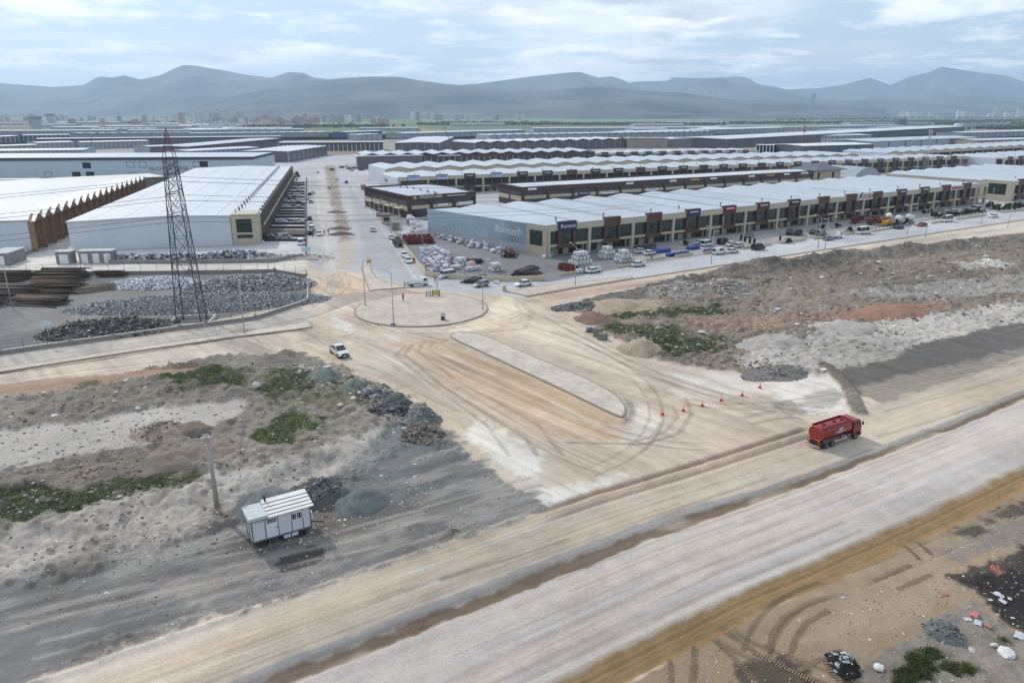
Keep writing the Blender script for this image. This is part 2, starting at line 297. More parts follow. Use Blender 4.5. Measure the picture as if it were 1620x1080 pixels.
NEAR = [ # strips of soil in front of the highway
 (0, (142, 125, 105), px((800, 1130), (1000, 1075), (1180, 975), (1400, 870), (1620, 765), (2100, 600), (2100, 1300), (800, 1400)), .2, .4, 1, .06),
 (0, (150, 134, 114), px((1230, 1010), (1330, 960), (1480, 880), (1530, 900), (1450, 980), (1330, 1040)), 1.2, 1.2, .7, None),
 (0, (124, 118, 110), px((1470, 870), (1560, 830), (1700, 780), (1700, 830), (1590, 868), (1520, 888)), .7, 1.3, .85, .1),
 (0, (62, 55, 50), px((1500, 850), (1545, 828), (1620, 795), (1700, 770), (1700, 782), (1600, 818), (1540, 845)), .5, 1.6, .75, .1),
 (4, (66, 60, 56), px((1500, 912), (1560, 886), (1620, 862), (1800, 800), (1800, 1000), (1660, 1030), (1610, 995), (1560, 950)), .3, .8, .95, .22),
 (None, BLK, px((1520, 920), (1580, 905), (1640, 900), (1640, 1000), (1600, 985), (1570, 950)), .4, .9, .95, None),
 (None, (150, 96, 84), px((1563, 896), (1580, 894), (1590, 908), (1576, 910)), .2, .4, .8, None),
 (4, (126, 118, 110), px((1360, 1060), (1450, 1005), (1480, 985), (1530, 945), (1600, 1000), (1700, 1040), (1700, 1200), (1330, 1200)), .3, .7, .95, .25),
 (None, (104, 106, 106), px((1470, 985), (1500, 970), (1516, 985), (1510, 1015), (1470, 1015)), .3, .5, .85, None),
 (None, GRASS, px((1410, 1065), (1450, 1030), (1490, 1025), (1495, 1050), (1460, 1080), (1410, 1095)), .25, .7, .95, None),
 (None, (78, 92, 46), px((1497, 1060), (1520, 1048), (1550, 1054), (1555, 1070), (1510, 1080)), .25, .5, .9, None),
 (None, (70, 82, 46), px((1555, 995), (1590, 1000), (1620, 1018), (1620, 1035), (1580, 1025), (1555, 1010)), .3, .7, .9, None),
 (None, (60, 55, 50), px((1150, 1110), (1190, 1045), (1240, 1035), (1290, 1075), (1310, 1110)), .4, 1.0, .8, .12),
 (None, BLK, px((1305, 1030), (1330, 1026), (1350, 1060), (1360, 1090), (1330, 1085)), .3, .6, .9, .3),
]
# wheel marks: (colour, polyline px, half width m, strength)
TRK = [((108, 98, 88), [(0, 591), (150, 570), (380, 533), (490, 521)], .5, .85), ((150, 141, 131), [(0, 601), (160, 582), (300, 566)], .5, .5),
 ((118, 106, 94), [(652, 545), (640, 560), (700, 610), (790, 665), (830, 690), (850, 720)], .35, .6), ((118, 106, 94), [(640, 548), (626, 562), (690, 616), (770, 672), (805, 720)], .3, .5),
 ((124, 110, 96), [(672, 540), (660, 555), (720, 600), (850, 670), (890, 720)], .3, .5), ((150, 128, 106), [(690, 538), (676, 552), (760, 600), (960, 690)], .35, .5),
 ((206, 196, 184), [(570, 540), (640, 580), (720, 640), (800, 700)], .3, .5), ((206, 196, 184), [(720, 600), (860, 660), (960, 705)], .3, .5), ((208, 198, 184), [(700, 560), (800, 600), (950, 672)], .28, .5),
 ((166, 140, 112), [(730, 575), (860, 640), (975, 695)], .5, .5), ((164, 138, 112), [(700, 545), (820, 600), (960, 668)], .4, .5),
 ((128, 112, 96), [(1085, 630), (1094, 655), (1075, 685), (1020, 702), (900, 700)], .3, .65), ((128, 112, 96), [(1065, 640), (1072, 660), (1050, 685), (1010, 696)], .25, .5),
 ((140, 124, 106), [(1010, 590), (1070, 612), (1110, 628), (1150, 640)], .3, .6), ((140, 124, 106), [(1045, 598), (1100, 618), (1130, 632)], .22, .5), ((150, 136, 120), [(880, 545), (980, 585), (1060, 615)], .3, .5),
 ((134, 122, 110), [(1180, 660), (1220, 650), (1240, 640)], .5, .5), ((120, 108, 98), [(1190, 670), (1230, 662), (1262, 660)], .35, .6), ((128, 118, 106), [(1220, 636), (1245, 655), (1270, 664)], .35, .6),
 ((140, 128, 116), [(560, 476), (500, 500), (440, 512)], .5, .6), ((210, 205, 198), [(490, 505), (540, 488), (565, 478)], .3, .6), ((210, 205, 198), [(440, 500), (500, 486), (530, 472)], .25, .5), ((146, 134, 120), [(530, 432), (522, 450), (530, 468)], .5, .5),
 ((146, 134, 120), [(548, 432), (534, 450), (520, 470), (490, 490)], .3, .5), ((150, 132, 110), [(556, 436), (552, 452), (528, 474)], .3, .5),
 ((150, 136, 120), [(828, 478), (842, 495), (830, 520), (780, 524), (700, 528), (600, 526), (560, 510)], .5, .5), ((164, 146, 124), [(815, 480), (826, 494), (806, 508), (760, 518)], .3, .6),
 ((170, 150, 128), [(840, 470), (870, 490), (900, 500), (860, 490)], .6, .5), ((214, 210, 206), [(110, 555), (250, 533), (330, 523), (420, 505)], .22, .5), ((214, 210, 206), [(20, 577), (120, 560)], .2, .5),
 ((130, 120, 110), [(1390, 690), (1480, 664), (1620, 618)], .3, .5), ((150, 138, 126), [(1400, 650), (1500, 625), (1620, 590)], .3, .5), ((98, 92, 88), [(700, 915), (800, 885), (900, 852)], .2, .45),
 ((196, 190, 184), [(500, 300), (505, 340), (520, 400), (528, 425)], .5, .7), ((140, 136, 132), [(486, 410), (506, 418), (520, 410), (524, 400)], .5, .6), ((214, 213, 212), [(553, 288), (600, 356), (657, 440)], .18, .8), ((150, 148, 148), [(590, 340), (620, 400), (650, 450)], .5, .35),
 ((138, 126, 112), [(488, 445), (496, 470), (470, 490)], .6, .6)]
TR2 = []
_r = random.Random(5)
def bez(p, n=14):
    q = [Vector(P(*a)) for a in p]; out = []
    for k in range(n + 1):
        t_ = k / n; L_ = q[:]
        while len(L_) > 1: L_ = [a.lerp(b, t_) for a, b in zip(L_, L_[1:])]
        out.append(tuple(L_[0]))
    return out
def ruts(ctrl, m, wob=12, cols=((120, 108, 94), (206, 194, 178), (150, 132, 112))):
    for _ in range(m):
        c = [(a + _r.uniform(-wob, wob), b + _r.uniform(-wob * .4, wob * .4)) for a, b in ctrl]; col_ = _r.choice(cols); w = _r.uniform(.14, .26)
        for off in (0, 1.9):
            pts = bez(c); o_ = []
            for i, p in enumerate(pts):
                a, b = Vector(pts[max(0, i - 1)]), Vector(pts[min(len(pts) - 1, i + 1)]); d = (b - a).normalized(); o_.append((p[0] - d.y * off, p[1] + d.x * off))
            TR2.append((np.array(lin(col_)), o_, w, _r.uniform(.25, .55)))
ruts([(560, 540), (640, 560), (760, 640), (860, 730), (980, 760)], 5, 18); ruts([(660, 545), (720, 590), (880, 660), (1000, 720), (1130, 710)], 5, 16); ruts([(840, 500), (930, 540), (1010, 590), (1120, 640), (1300, 650)], 5, 22); ruts([(800, 520), (900, 545), (1060, 600), (1080, 690), (930, 740)], 1, 16)
ruts([(485, 480), (540, 510), (620, 535), (760, 530), (840, 495)], 3, 10); ruts([(500, 440), (520, 470), (440, 510), (200, 550), (-50, 600)], 3, 8); ruts([(0, 606), (250, 575), (420, 555), (560, 560), (700, 640)], 3, 8); ruts([(530, 430), (545, 470), (560, 520), (700, 545)], 3, 8); ruts([(840, 480), (1000, 455), (1300, 405), (1620, 358)], 3, 3); ruts([(1080, 640), (1150, 660), (1300, 640), (1450, 610), (1620, 570)], 4, 14); ruts([(1390, 560), (1480, 560), (1560, 545), (1700, 500)], 3, 10, ((80, 76, 74), (140, 132, 122)))
for tt_, m in ((49.5, 2), (51, 3), (52.8, 2), (37, 2), (39, 2), (41.5, 2), (43.5, 2)):
    for _ in range(m):
        s0 = _r.uniform(-10, 60); t1 = tt_ + _r.uniform(-.8, .8); ln_ = _r.uniform(25, 70); col_ = _r.choice(((150, 134, 118), (206, 198, 188), (134, 120, 106), (168, 146, 122)))
        for off in (0, 1.9): TR2.append((np.array(lin(col_)), [XY(s0 + ln_ * k / 10, t1 + off + .12 * math.sin(k * .3 + s0) - float(2.2 * (1 - math.exp(-max(s0 + ln_ * k / 10 - 45, 0) / 30)))) for k in range(11)], _r.uniform(.12, .25), _r.uniform(.3, .6)))
ruts([(330, 900), (450, 885), (600, 850), (720, 800), (850, 770)], 4, 14, ((150, 146, 140), (96, 92, 90), (160, 152, 144))); ruts([(0, 1000), (200, 950), (420, 900), (640, 850)], 4, 16, ((150, 146, 140), (96, 92, 90), (160, 152, 144))); ruts([(60, 1040), (300, 975), (560, 900)], 3, 10, ((150, 146, 140), (98, 94, 92)))
ruts([(1130, 1010), (1180, 1045), (1240, 1060), (1310, 1090)], 2, 6, ((96, 82, 68),)); ruts([(1215, 1040), (1225, 990), (1260, 955), (1330, 940)], 2, 5, ((100, 86, 72),)); ruts([(1380, 925), (1500, 870), (1620, 820)], 3, 10, ((100, 88, 74), (150, 136, 118)))
CTRK = TR2 + [(np.array(lin(c)), [P(*p) for p in pl], w, a) for c, pl, w, a in TRK]
TERR = px((-400, 720), (0, 640), (330, 600), (460, 592), (560, 640), (590, 690), (480, 742), (340, 786), (240, 798), (100, 834), (0, 856), (-400, 1000))
def field(x, y, full=True):
    """relief (m), colour (linear rgb), class at ground points"""
    x = np.asarray(x, float); y = np.asarray(y, float)
    n = x.shape; col = np.empty(n + (3,)); col[:] = lin(TAN); amp = np.zeros(n); cls = np.zeros(n, np.int8); hz_ = np.zeros(n)
    wn1 = (fbm(x, y, 7, 3, 3) - .5) * 2; wn2 = (fbm(x, y, 1.6, 3, 9) - .5) * 2; wn3 = (fbm(x, y, .55, 2, 19) - .5) * 2; gn = fbm(x, y, 3.4, 4, 29, .6)
    s = x * D2[0] + y * D2[1]; t0 = x * N2[0] + y * N2[1]; t = t0 + tshift(s)
    def paint(zone):
        nonlocal amp
        c, rgb, poly, soft, warp, st, am = zone
        xs = [q[0] for q in poly]; ys = [q[1] for q in poly]; mg = warp * 2 + soft + .5
        m = (x > min(xs) - mg) & (x < max(xs) + mg) & (y > min(ys) - mg) & (y < max(ys) + mg)
        if not m.any(): return
        sd0 = sdpoly(x[m], y[m], poly); sd_ = sd0 + warp * (wn1[m] * .9 + wn2[m] * .9 + wn3[m] * .5)
        a = sstep(-soft, soft, sd_)
        if rgb[1] > rgb[0]  and rgb[1] > rgb[2] + 14 and c != 5: a = a * sstep(.3, .62, gn[m] + np.clip(sd0, -2, 3) * .06)
        k = (a * st)[:, None]
        col[m] = col[m] * (1 - k) + np.array(lin(rgb)) * k
        if am is not None: amp[m] = amp[m] * (1 - a) + am * a
        if c is not None: q = cls[m]; q[a > .5] = c; cls[m] = q
    for z in ZONES: paint(z)
    # the highway under construction, in road coordinates
    def strip(t_a, t_b, rgb, st, soft, am=None, c=None, warp=.25, sa=None, sb=None):
        nonlocal amp
        tt = t + warp * (wn1 * .5 + wn2 * .6); a = sstep(t_a - soft, t_a + soft, tt) * (1 - sstep(t_b - soft, t_b + soft, tt))
        if sa is not None: a = a * sstep(sa - 3, sa + 3, s)
        if sb is not None: a = a * (1 - sstep(sb - 3, sb + 3, s))
        k = (a * st)[:, None]; col[:] = col * (1 - k) + np.array(lin(rgb)) * k
        if am is not None: amp = amp * (1 - a) + am * a
        if c is not None: cls[a > .5] = c
        return a
    near = y < 150
    strip(47.6, 55.3, (184, 170, 153), 1, .25, .02, 1, .7)
    for za in NEAR: paint(za)
    nar = 1.0 * sstep(50, 68, s)
    strip(47.0 - nar, 48.2 - nar, (140, 136, 133), .9, .3, .02, 1, .5)
    strip(45.5, 47.0 - nar * .6, (116, 100, 86), .4 + .58 * sstep(.3, .5, fbm(s * .13, t * .3, 1, 3, 97)), .25, .06, 1, .8)
    strip(34.9, 45.3, (180, 170, 163), 1, .2, .015, 1, .55)
    strip(34.5, 35.4, (150, 140, 128), .8, .25, None, None, .3)
    strip(32.1, 34.9, (136, 111, 77), .95, .3, .07, 0, .6)
    strip(33.9, 34.3, (112, 92, 64), .8, .12, None, None, .15); strip(32.6, 33.0, (150, 126, 92), .7, .15, None, None, .15); strip(33.2, 33.6, (112, 92, 62), .6, .15, None, None, .15)
    hz_ += -.22 * sstep(45.0, 45.6, t) * (1 - sstep(46.6, 47.4, t + nar)) - .18 * sstep(32.0, 32.6, t) * (1 - sstep(34.4, 35.2, t)) + .2 * np.exp(-((t - 33.1) / .25) ** 2) * (wn2 * .4 + .8)
    # windrow and its trench beside the apron
    wa = sstep(36, 42, s) * (1 - sstep(79, 82, s)); kk = wa * np.exp(-((t - 55.5) / .55) ** 4)
    col[:] = col * (1 - kk[:, None] * .9) + np.array(lin((118, 98, 88))) * kk[:, None] * .9; hz_ -= .25 * kk
    k2 = wa * np.exp(-((t - 54.3) / .55) ** 2); hz_ += .42 * k2 * (.8 + .4 * wn2); col[:] = col * (1 - k2[:, None] * .7) + np.array(lin((182, 158, 138))) * k2[:, None] * .7
    k3 = wa * np.exp(-((t - 53.45) / .3) ** 4) * .75; col[:] = col * (1 - k3[:, None]) + np.array(lin((140, 118, 98))) * k3[:, None]
    k4 = (1 - sstep(34, 40, s)) * np.exp(-((t - 55.4) / .35) ** 2) * near; hz_ += .28 * k4 * (.7 + .6 * wn2); col[:] = col * (1 - k4[:, None] * .6) + np.array(lin((196, 184, 170))) * k4[:, None] * .6
    # dumped ridge of dark earth by the tanker
    rp = [P(*q) for q in ((1302, 580), (1322, 592), (1345, 620), (1356, 645), (1358, 652))]; dr = dline(x, y, rp)
    k5 = 1 - sstep(.85, 1.35, dr + wn2 * .35); hz_ += .55 * k5 * (.8 + .5 * wn2); col[:] = col * (1 - k5[:, None] * .95) + np.array(lin((108, 101, 92))) * k5[:, None] * .95
    for c, pl, w, a in CTRK:
        xs = [q[0] for q in pl]; ys = [q[1] for q in pl]; m = (x > min(xs) - 3) & (x < max(xs) + 3) & (y > min(ys) - 3) & (y < max(ys) + 3)
        if not m.any(): continue
        d = np.abs(dline(x[m], y[m], pl) + .15 * wn1[m]); br = .55 + .9 * (fbm(x[m], y[m], 3.5, 2, 41) - .25)
        k = (a * np.clip(br, 0, 1) * (1 - sstep(w * .5, w * 1.5, d)))[:, None]; col[m] = col[m] * (1 - k) + c * k; hz_[m] -= .05 * k[:, 0]
    # streaks pulled along the traffic
    rd = (cls == 1) | (cls == 3); ap = cls == 6
    st1 = fbm(s * .045, t * 1.1, 1, 4, 21, .65) - .5; st1b = fbm(s * .02, t * .38, 1, 3, 27) - .5
    dj = P(985, 690); da = P(640, 545); aj = math.atan2(dj[1] - da[1], dj[0] - da[0]); u_ = x * math.cos(aj) + y * math.sin(aj); v_ = -x * math.sin(aj) + y * math.cos(aj)
    st2 = fbm(u_ * .06 + wn1 * .2, v_ * .9 + wn1 * .5, 1, 4, 31, .65) - .5
    kst = np.where(rd, st1 * .42 + st1b * .3, np.where(ap, st2 * .6, np.where(cls == 4, st1 * .18, st1 * .2)))
    warm = np.where(rd | ap, (fbm(s * .03, t * .5, 1, 3, 77) - .5) * .5 * (rd) + (fbm(x, y, 14, 3, 78) - .5) * .35 * ap, 0)
    blot = (fbm(x, y, 26, 3, 57) - .5) * .3 + (fbm(x, y, 9, 4, 51) - .5) * .3 + (fbm(x, y, 1.3, 3, 52) - .5) * .22
    rb = np.clip(amp / .4, 0, 1); blot = blot * (1 + rb * .9) + rb * ((fbm(x, y, .8, 3, 53, .7) - .5) * .5)
    col *= np.clip(1 + kst + blot, .45, 1.6)[:, None]
    col[:, 0] *= 1 + warm * .25; col[:, 2] *= 1 - warm * .4
    # dark gravel swept into pale drifts along the haul road
    dg = (cls == 4) & (t0 > 54) & (t0 < 74) & (s < 48) & (x < 12); pn = sstep(.46, .66, fbm(s * .09 + wn1 * .3, t0 * .55, 1, 4, 83, .6)) * .6; k6 = (pn * dg)[:, None]; col[:] = col * (1 - k6) + np.array(lin((152, 147, 142))) * k6
    dk = sstep(.52, .7, fbm(s * .12, t0 * .4, 1, 4, 87, .6)) * .5; k7 = (dk * dg)[:, None]; col[:] = col * (1 - k7) + np.array(lin((86, 84, 83))) * k7
    # relief
    if full is not None:
        hills = (fbm(x, y, 13, 3, 61) - .42) * 2.6; lum = np.abs(fbm(x, y, 5.2, 4, 62, .6) - .5) * 3.0; fin = fbm(x, y, .9, 3, 63, .6) - .5
        edge = sstep(.05, .3, amp)
        hz_ += amp * (np.maximum(hills, -.2) * edge + (.6 - lum) * .9 * edge + fin * 1.5) * 1.0 + fin * .05
        # berm at the back of the right field, steep mounds
        bp = [P(*q) for q in ((1080, 452), (1200, 426), (1400, 404), (1620, 380))]; kb = np.exp(-(dline(x, y, bp) / 3.2) ** 2) * (cls == 4); hz_ += kb * (1.7 + 1.3 * wn1 + .5 * wn2)
        # the tipped spoil on the left stands as a low eroded terrace above the gravel yard
        gl_ = fbm(s * .75, t0 * .14, 1, 3, 66) - .5; sdt = sdpoly(x, y, TERR) + 3.2 * gl_ + 1.0 * wn1; hz_ += .95 * sstep(-3.6, .4, sdt) * (cls == 4)
        gl2 = fbm(s * .2, t0 * .9, 1, 3, 68) - .5; hz_ += (cls == 4) * (x > 30) * gl2 * .9 * sstep(.3, .5, amp)
    return hz_, col, cls
def hgt(x, y): return float(field(np.array([x]), np.array([y]))[0][0])
def G(px_, py_, z=0.0):
    x, y = P(px_, py_, z); return Vector((x, y, hgt(x, y)))
# near ground as a fine sheet, split by what it is
ys = [26.0]
while ys[-1] < 720: ys.append(ys[-1] + .12 + (ys[-1] / 200) ** 1.6 * .55)
ys = np.array(ys); NC = 740; us = np.linspace(-1, 1, NC + 1)
YY = np.repeat(ys[:, None], NC + 1, 1); XX = us[None, :] * (.76 * YY + 24)
hh, cc, kc = field(XX.ravel(), YY.ravel())
fade = (1 - sstep(690, 715, YY.ravel())) * (1 - sstep(.95, .995, np.abs(np.repeat(us[None, :], len(ys), 0).ravel()))) * sstep(26, 29, YY.ravel())
hh = hh * fade
VV = np.stack([XX.ravel(), YY.ravel(), hh], 1)
nr = len(ys); idx = np.arange(nr * (NC + 1)).reshape(nr, NC + 1)
quad = np.stack([idx[:-1, :-1], idx[:-1, 1:], idx[1:, 1:], idx[1:, :-1]], -1).reshape(-1, 4)
qc = kc[quad[:, 0]]
def gmat():
    m = bpy.data.materials.new('earth'); m.use_nodes = True; N, L = m.node_tree.nodes, m.node_tree.links; b = N['Principled BSDF']
    b.inputs['Roughness'].default_value = .95; b.inputs['Specular IOR Level'].default_value = .15
    at = N.new('ShaderNodeAttribute'); at.attribute_name = 'col'; tcn = N.new('ShaderNodeTexCoord')
    def nz(sc, d, r=.65):
        n = N.new('ShaderNodeTexNoise'); n.inputs['Scale'].default_value = sc; n.inputs['Detail'].default_value = d; n.inputs['Roughness'].default_value = r; L.new(tcn.outputs['Object'], n.inputs['Vector']); return n.outputs[0]
    mr = N.new('ShaderNodeMapRange'); L.new(nz(3.6, 9, .75), mr.inputs[0]); mr.inputs[1].default_value = .28; mr.inputs[2].default_value = .72; mr.inputs[3].default_value = .8; mr.inputs[4].default_value = 1.2
    mx = N.new('ShaderNodeMix'); mx.data_type = 'RGBA'; mx.blend_type = 'MULTIPLY'; mx.inputs[0].default_value = 1; L.new(at.outputs['Color'], mx.inputs[6]); L.new(mr.outputs[0], mx.inputs[7])
    v = N.new('ShaderNodeTexVoronoi'); v.inputs['Scale'].default_value = 2.6; L.new(tcn.outputs['Object'], v.inputs['Vector'])
    lt = N.new('ShaderNodeMath'); lt.operation = 'LESS_THAN'; L.new(v.outputs['Distance'], lt.inputs[0]); lt.inputs[1].default_value = .10
    gt = N.new('ShaderNodeMath'); gt.operation = 'GREATER_THAN'; L.new(nz(.35, 3), gt.inputs[0]); gt.inputs[1].default_value = .52
    ml = N.new('ShaderNodeMath'); ml.operation = 'MULTIPLY'; L.new(lt.outputs[0], ml.inputs[0]); L.new(gt.outputs[0], ml.inputs[1])
    ml2 = N.new('ShaderNodeMath'); ml2.operation = 'MULTIPLY'; L.new(ml.outputs[0], ml2.inputs[0]); ml2.inputs[1].default_value = .45
    m2 = N.new('ShaderNodeMix'); m2.data_type = 'RGBA'; L.new(ml2.outputs[0], m2.inputs[0]); L.new(mx.outputs[2], m2.inputs[6]); m2.inputs[7].default_value = (*lin((190, 184, 176)), 1)
    L.new(m2.outputs[2], b.inputs['Base Color'])
    bp = N.new('ShaderNodeBump'); bp.inputs['Strength'].default_value = .55; bp.inputs['Distance'].default_value = .06; L.new(nz(5, 10, .7), bp.inputs['Height']); L.new(bp.outputs[0], b.inputs['Normal'])
    return m
EARTH = gmat()
def sheet(name, V, Q, C, kind='structure'):
    u, inv = np.unique(Q, return_inverse=True); v = V[u]; q = inv.reshape(Q.shape)
    me = bpy.data.meshes.new(name); me.vertices.add(len(v)); me.vertices.foreach_set('co', v.ravel().astype(np.float32))
    k = q.shape[1]; me.loops.add(q.size); me.loops.foreach_set('vertex_index', q.ravel().astype(np.int32))
    me.polygons.add(len(q)); me.polygons.foreach_set('loop_start', np.arange(0, q.size, k, dtype=np.int32)); me.polygons.foreach_set('use_smooth', [True] * len(q)); me.update(calc_edges=True)
    ca = me.color_attributes.new('col', 'FLOAT_COLOR', 'POINT'); ca.data.foreach_set('color', np.concatenate([C[u], np.ones((len(u), 1))], 1).ravel().astype(np.float32))
    me.materials.append(EARTH); o = bpy.data.objects.new(name, me); COL.objects.link(o)
    if kind: o['kind'] = kind
    return o
hh = np.where(YY.ravel() > 262, hh * (1 - sstep(262, 300, YY.ravel())), hh)
VV[:, 2] = hh
for k, nm in enumerate(('ground', 'highway', 'street', 'dirt_lane', 'rubble_field', 'storage_yard', 'road_junction')):
    if (qc == k).any(): sheet(nm, VV, quad[qc == k], cc)
# the plain beyond and around, one sheet to the horizon with a hole for the fine sheet
def far_sheet():
    ring = [(XX[0, 0], ys[0]), (XX[0, -1], ys[0]), (XX[-1, -1], ys[-1]), (XX[-1, 0], ys[-1])]
    V = []; Q = []; C = []
    rad = [1, 1.6, 2.6, 4.5, 8, 14, 26, 45, 80, 160, 330]; cen = np.array((0.0, 150.0)); nseg = 40
    per = []
    for e in range(4):
        a, b = np.array(ring[e]), np.array(ring[(e + 1) % 4])
        for k in range(nseg): per.append(a + (b - a) * k / nseg)
    per = np.array(per); n = len(per)
    for r in rad:
        q = cen + (per - cen) * r
        if r > 1:
            dd = q - cen; ln = np.linalg.norm(dd, axis=1); w = min(1, (r - 1) / 6); q = cen + dd / ln[:, None] * (ln * (1 - w) + 130 * r * w)[:, None]
        for x, y in q:
            V.append((x, y, 0)); d = math.hypot(x, y)
            g = .5 + .5 * math.sin(x * .0013 + 1.7) * math.sin(y * .0021)
            if d < 900: c = lin((158, 155, 150))
            elif d < 1500: c = lin((140, 136, 128))
            else: c = tuple(a * (1 - g) + b * g for a, b in zip(lin((104, 110, 84)), lin((96, 112, 78))))
            C.append(c)
    for k in range(len(rad) - 1):
        for i in range(n): Q.append((k * n + i, k * n + (i + 1) % n, (k + 1) * n + (i + 1) % n, (k + 1) * n + i))
    V = np.array(V); Q = np.array(Q)
    o = sheet('plain', V, Q[:, ::-1], np.array(C)); return o
far_sheet()
# ---------------------------------------------------------------- buildings
BEIGE = mat('beige_cladding', (178, 170, 150), .6, var=.05, scale=.3, dirt=.15)
BROWN = mat('brown_cladding', (84, 58, 52), .55, var=.08, scale=.4, dirt=.1)
DKBROWN = mat('dark_brown_cladding', (66, 48, 46), .55, var=.08, dirt=.1)
GLASS = mat('green_glass', (32, 48, 45), .12, var=.6, scale=.12, spec=.7)
GLASS2 = mat('grey_glass', (44, 50, 54), .15, var=.6, scale=.12, spec=.7)
FRAME = mat('dark_window_frame', (48, 50, 50), .5)
ROOFB = mat('pale_blue_roof_sheet', (176, 184, 192), .5, var=.08, scale=.05, dirt=.22, stripe=('X', 1.0), metal=.1)
ROOFB2 = mat('grey_blue_roof_sheet', (172, 180, 190), .5, var=.08, scale=.05, dirt=.2, stripe=('X', 1.0), metal=.1)
ROOFW = mat('white_roof_sheet', (194, 198, 205), .5, var=.06, scale=.05, dirt=.16, stripe=('X', 1.0))
WALLW = mat('white_wall_panel', (196, 201, 208), .6, var=.05, scale=.1, dirt=.12, stripe=('X', 1.2))
WALLG = mat('grey_wall_panel', (150, 158, 166), .6, var=.06, scale=.1, dirt=.15, stripe=('X', 1.2))
CONC = mat('concrete', (150, 146, 140), .9, var=.15, scale=.8, bump=.3, dirt=.3)
CONCD = mat('grey_concrete', (118, 116, 114), .9, var=.15, scale=.8, bump=.3, dirt=.3)
DARK = mat('dark_opening', (34, 34, 36), .9, var=.2)
STEEL = mat('galvanised_steel', (150, 152, 155), .5, .5, var=.1)
WHITEP = mat('white_paint', (214, 216, 218), .4, var=.04, dirt=.12)
SIGNW = mat('sign_white', (216, 218, 222), .5, var=.03)
ORANGE = mat('ochre_brown_panel', (118, 88, 60), .7, var=.12, scale=.5, dirt=.1)
NAVY = mat('navy_sign', (34, 44, 84), .5, var=.05)
REDS_ = mat('red_sign', (120, 40, 44), .5, var=.08)
SKYL = mat('skylight_strip', (240, 242, 244), .35, var=.03)
VENT = mat('roof_vent', (70, 70, 74), .6)
def zig(L, depth, n, z, rise, over=.25, skew=0, th=.18):
    mb = MB(); w = (L + 2 * over) / n; top = []; bot = []
    for k in range(2 * n + 1):
        x = -over + k * w / 2; h = z + (rise if k % 2 else 0); top.append((x, h)); bot.append((x, h - th))
    return mb.prism(top + bot[::-1], -over, depth + over, axis='y')
def mono(L, depth, z, rise, over=.3, th=.2):
    return MB().prism([(-over, z), (depth / 2, z + rise), (depth + over, z), (depth + over, z - th), (depth / 2, z + rise - th), (-over, z - th)], -over, L + over, axis='x')
def rep(name, mb, mats, parent, locs, bev=0):
    me = mb.mesh(name, mats); r = []
    for l in locs:
        o = bpy.data.objects.new(name, me); COL.objects.link(o); o.parent = parent; o.location = l; r.append(o)
    return r
def frame_of(a, b, z):
    A, B = P(*a, z), P(*b, z); return A, ang(A, B), math.hypot(B[0] - A[0], B[1] - A[1])
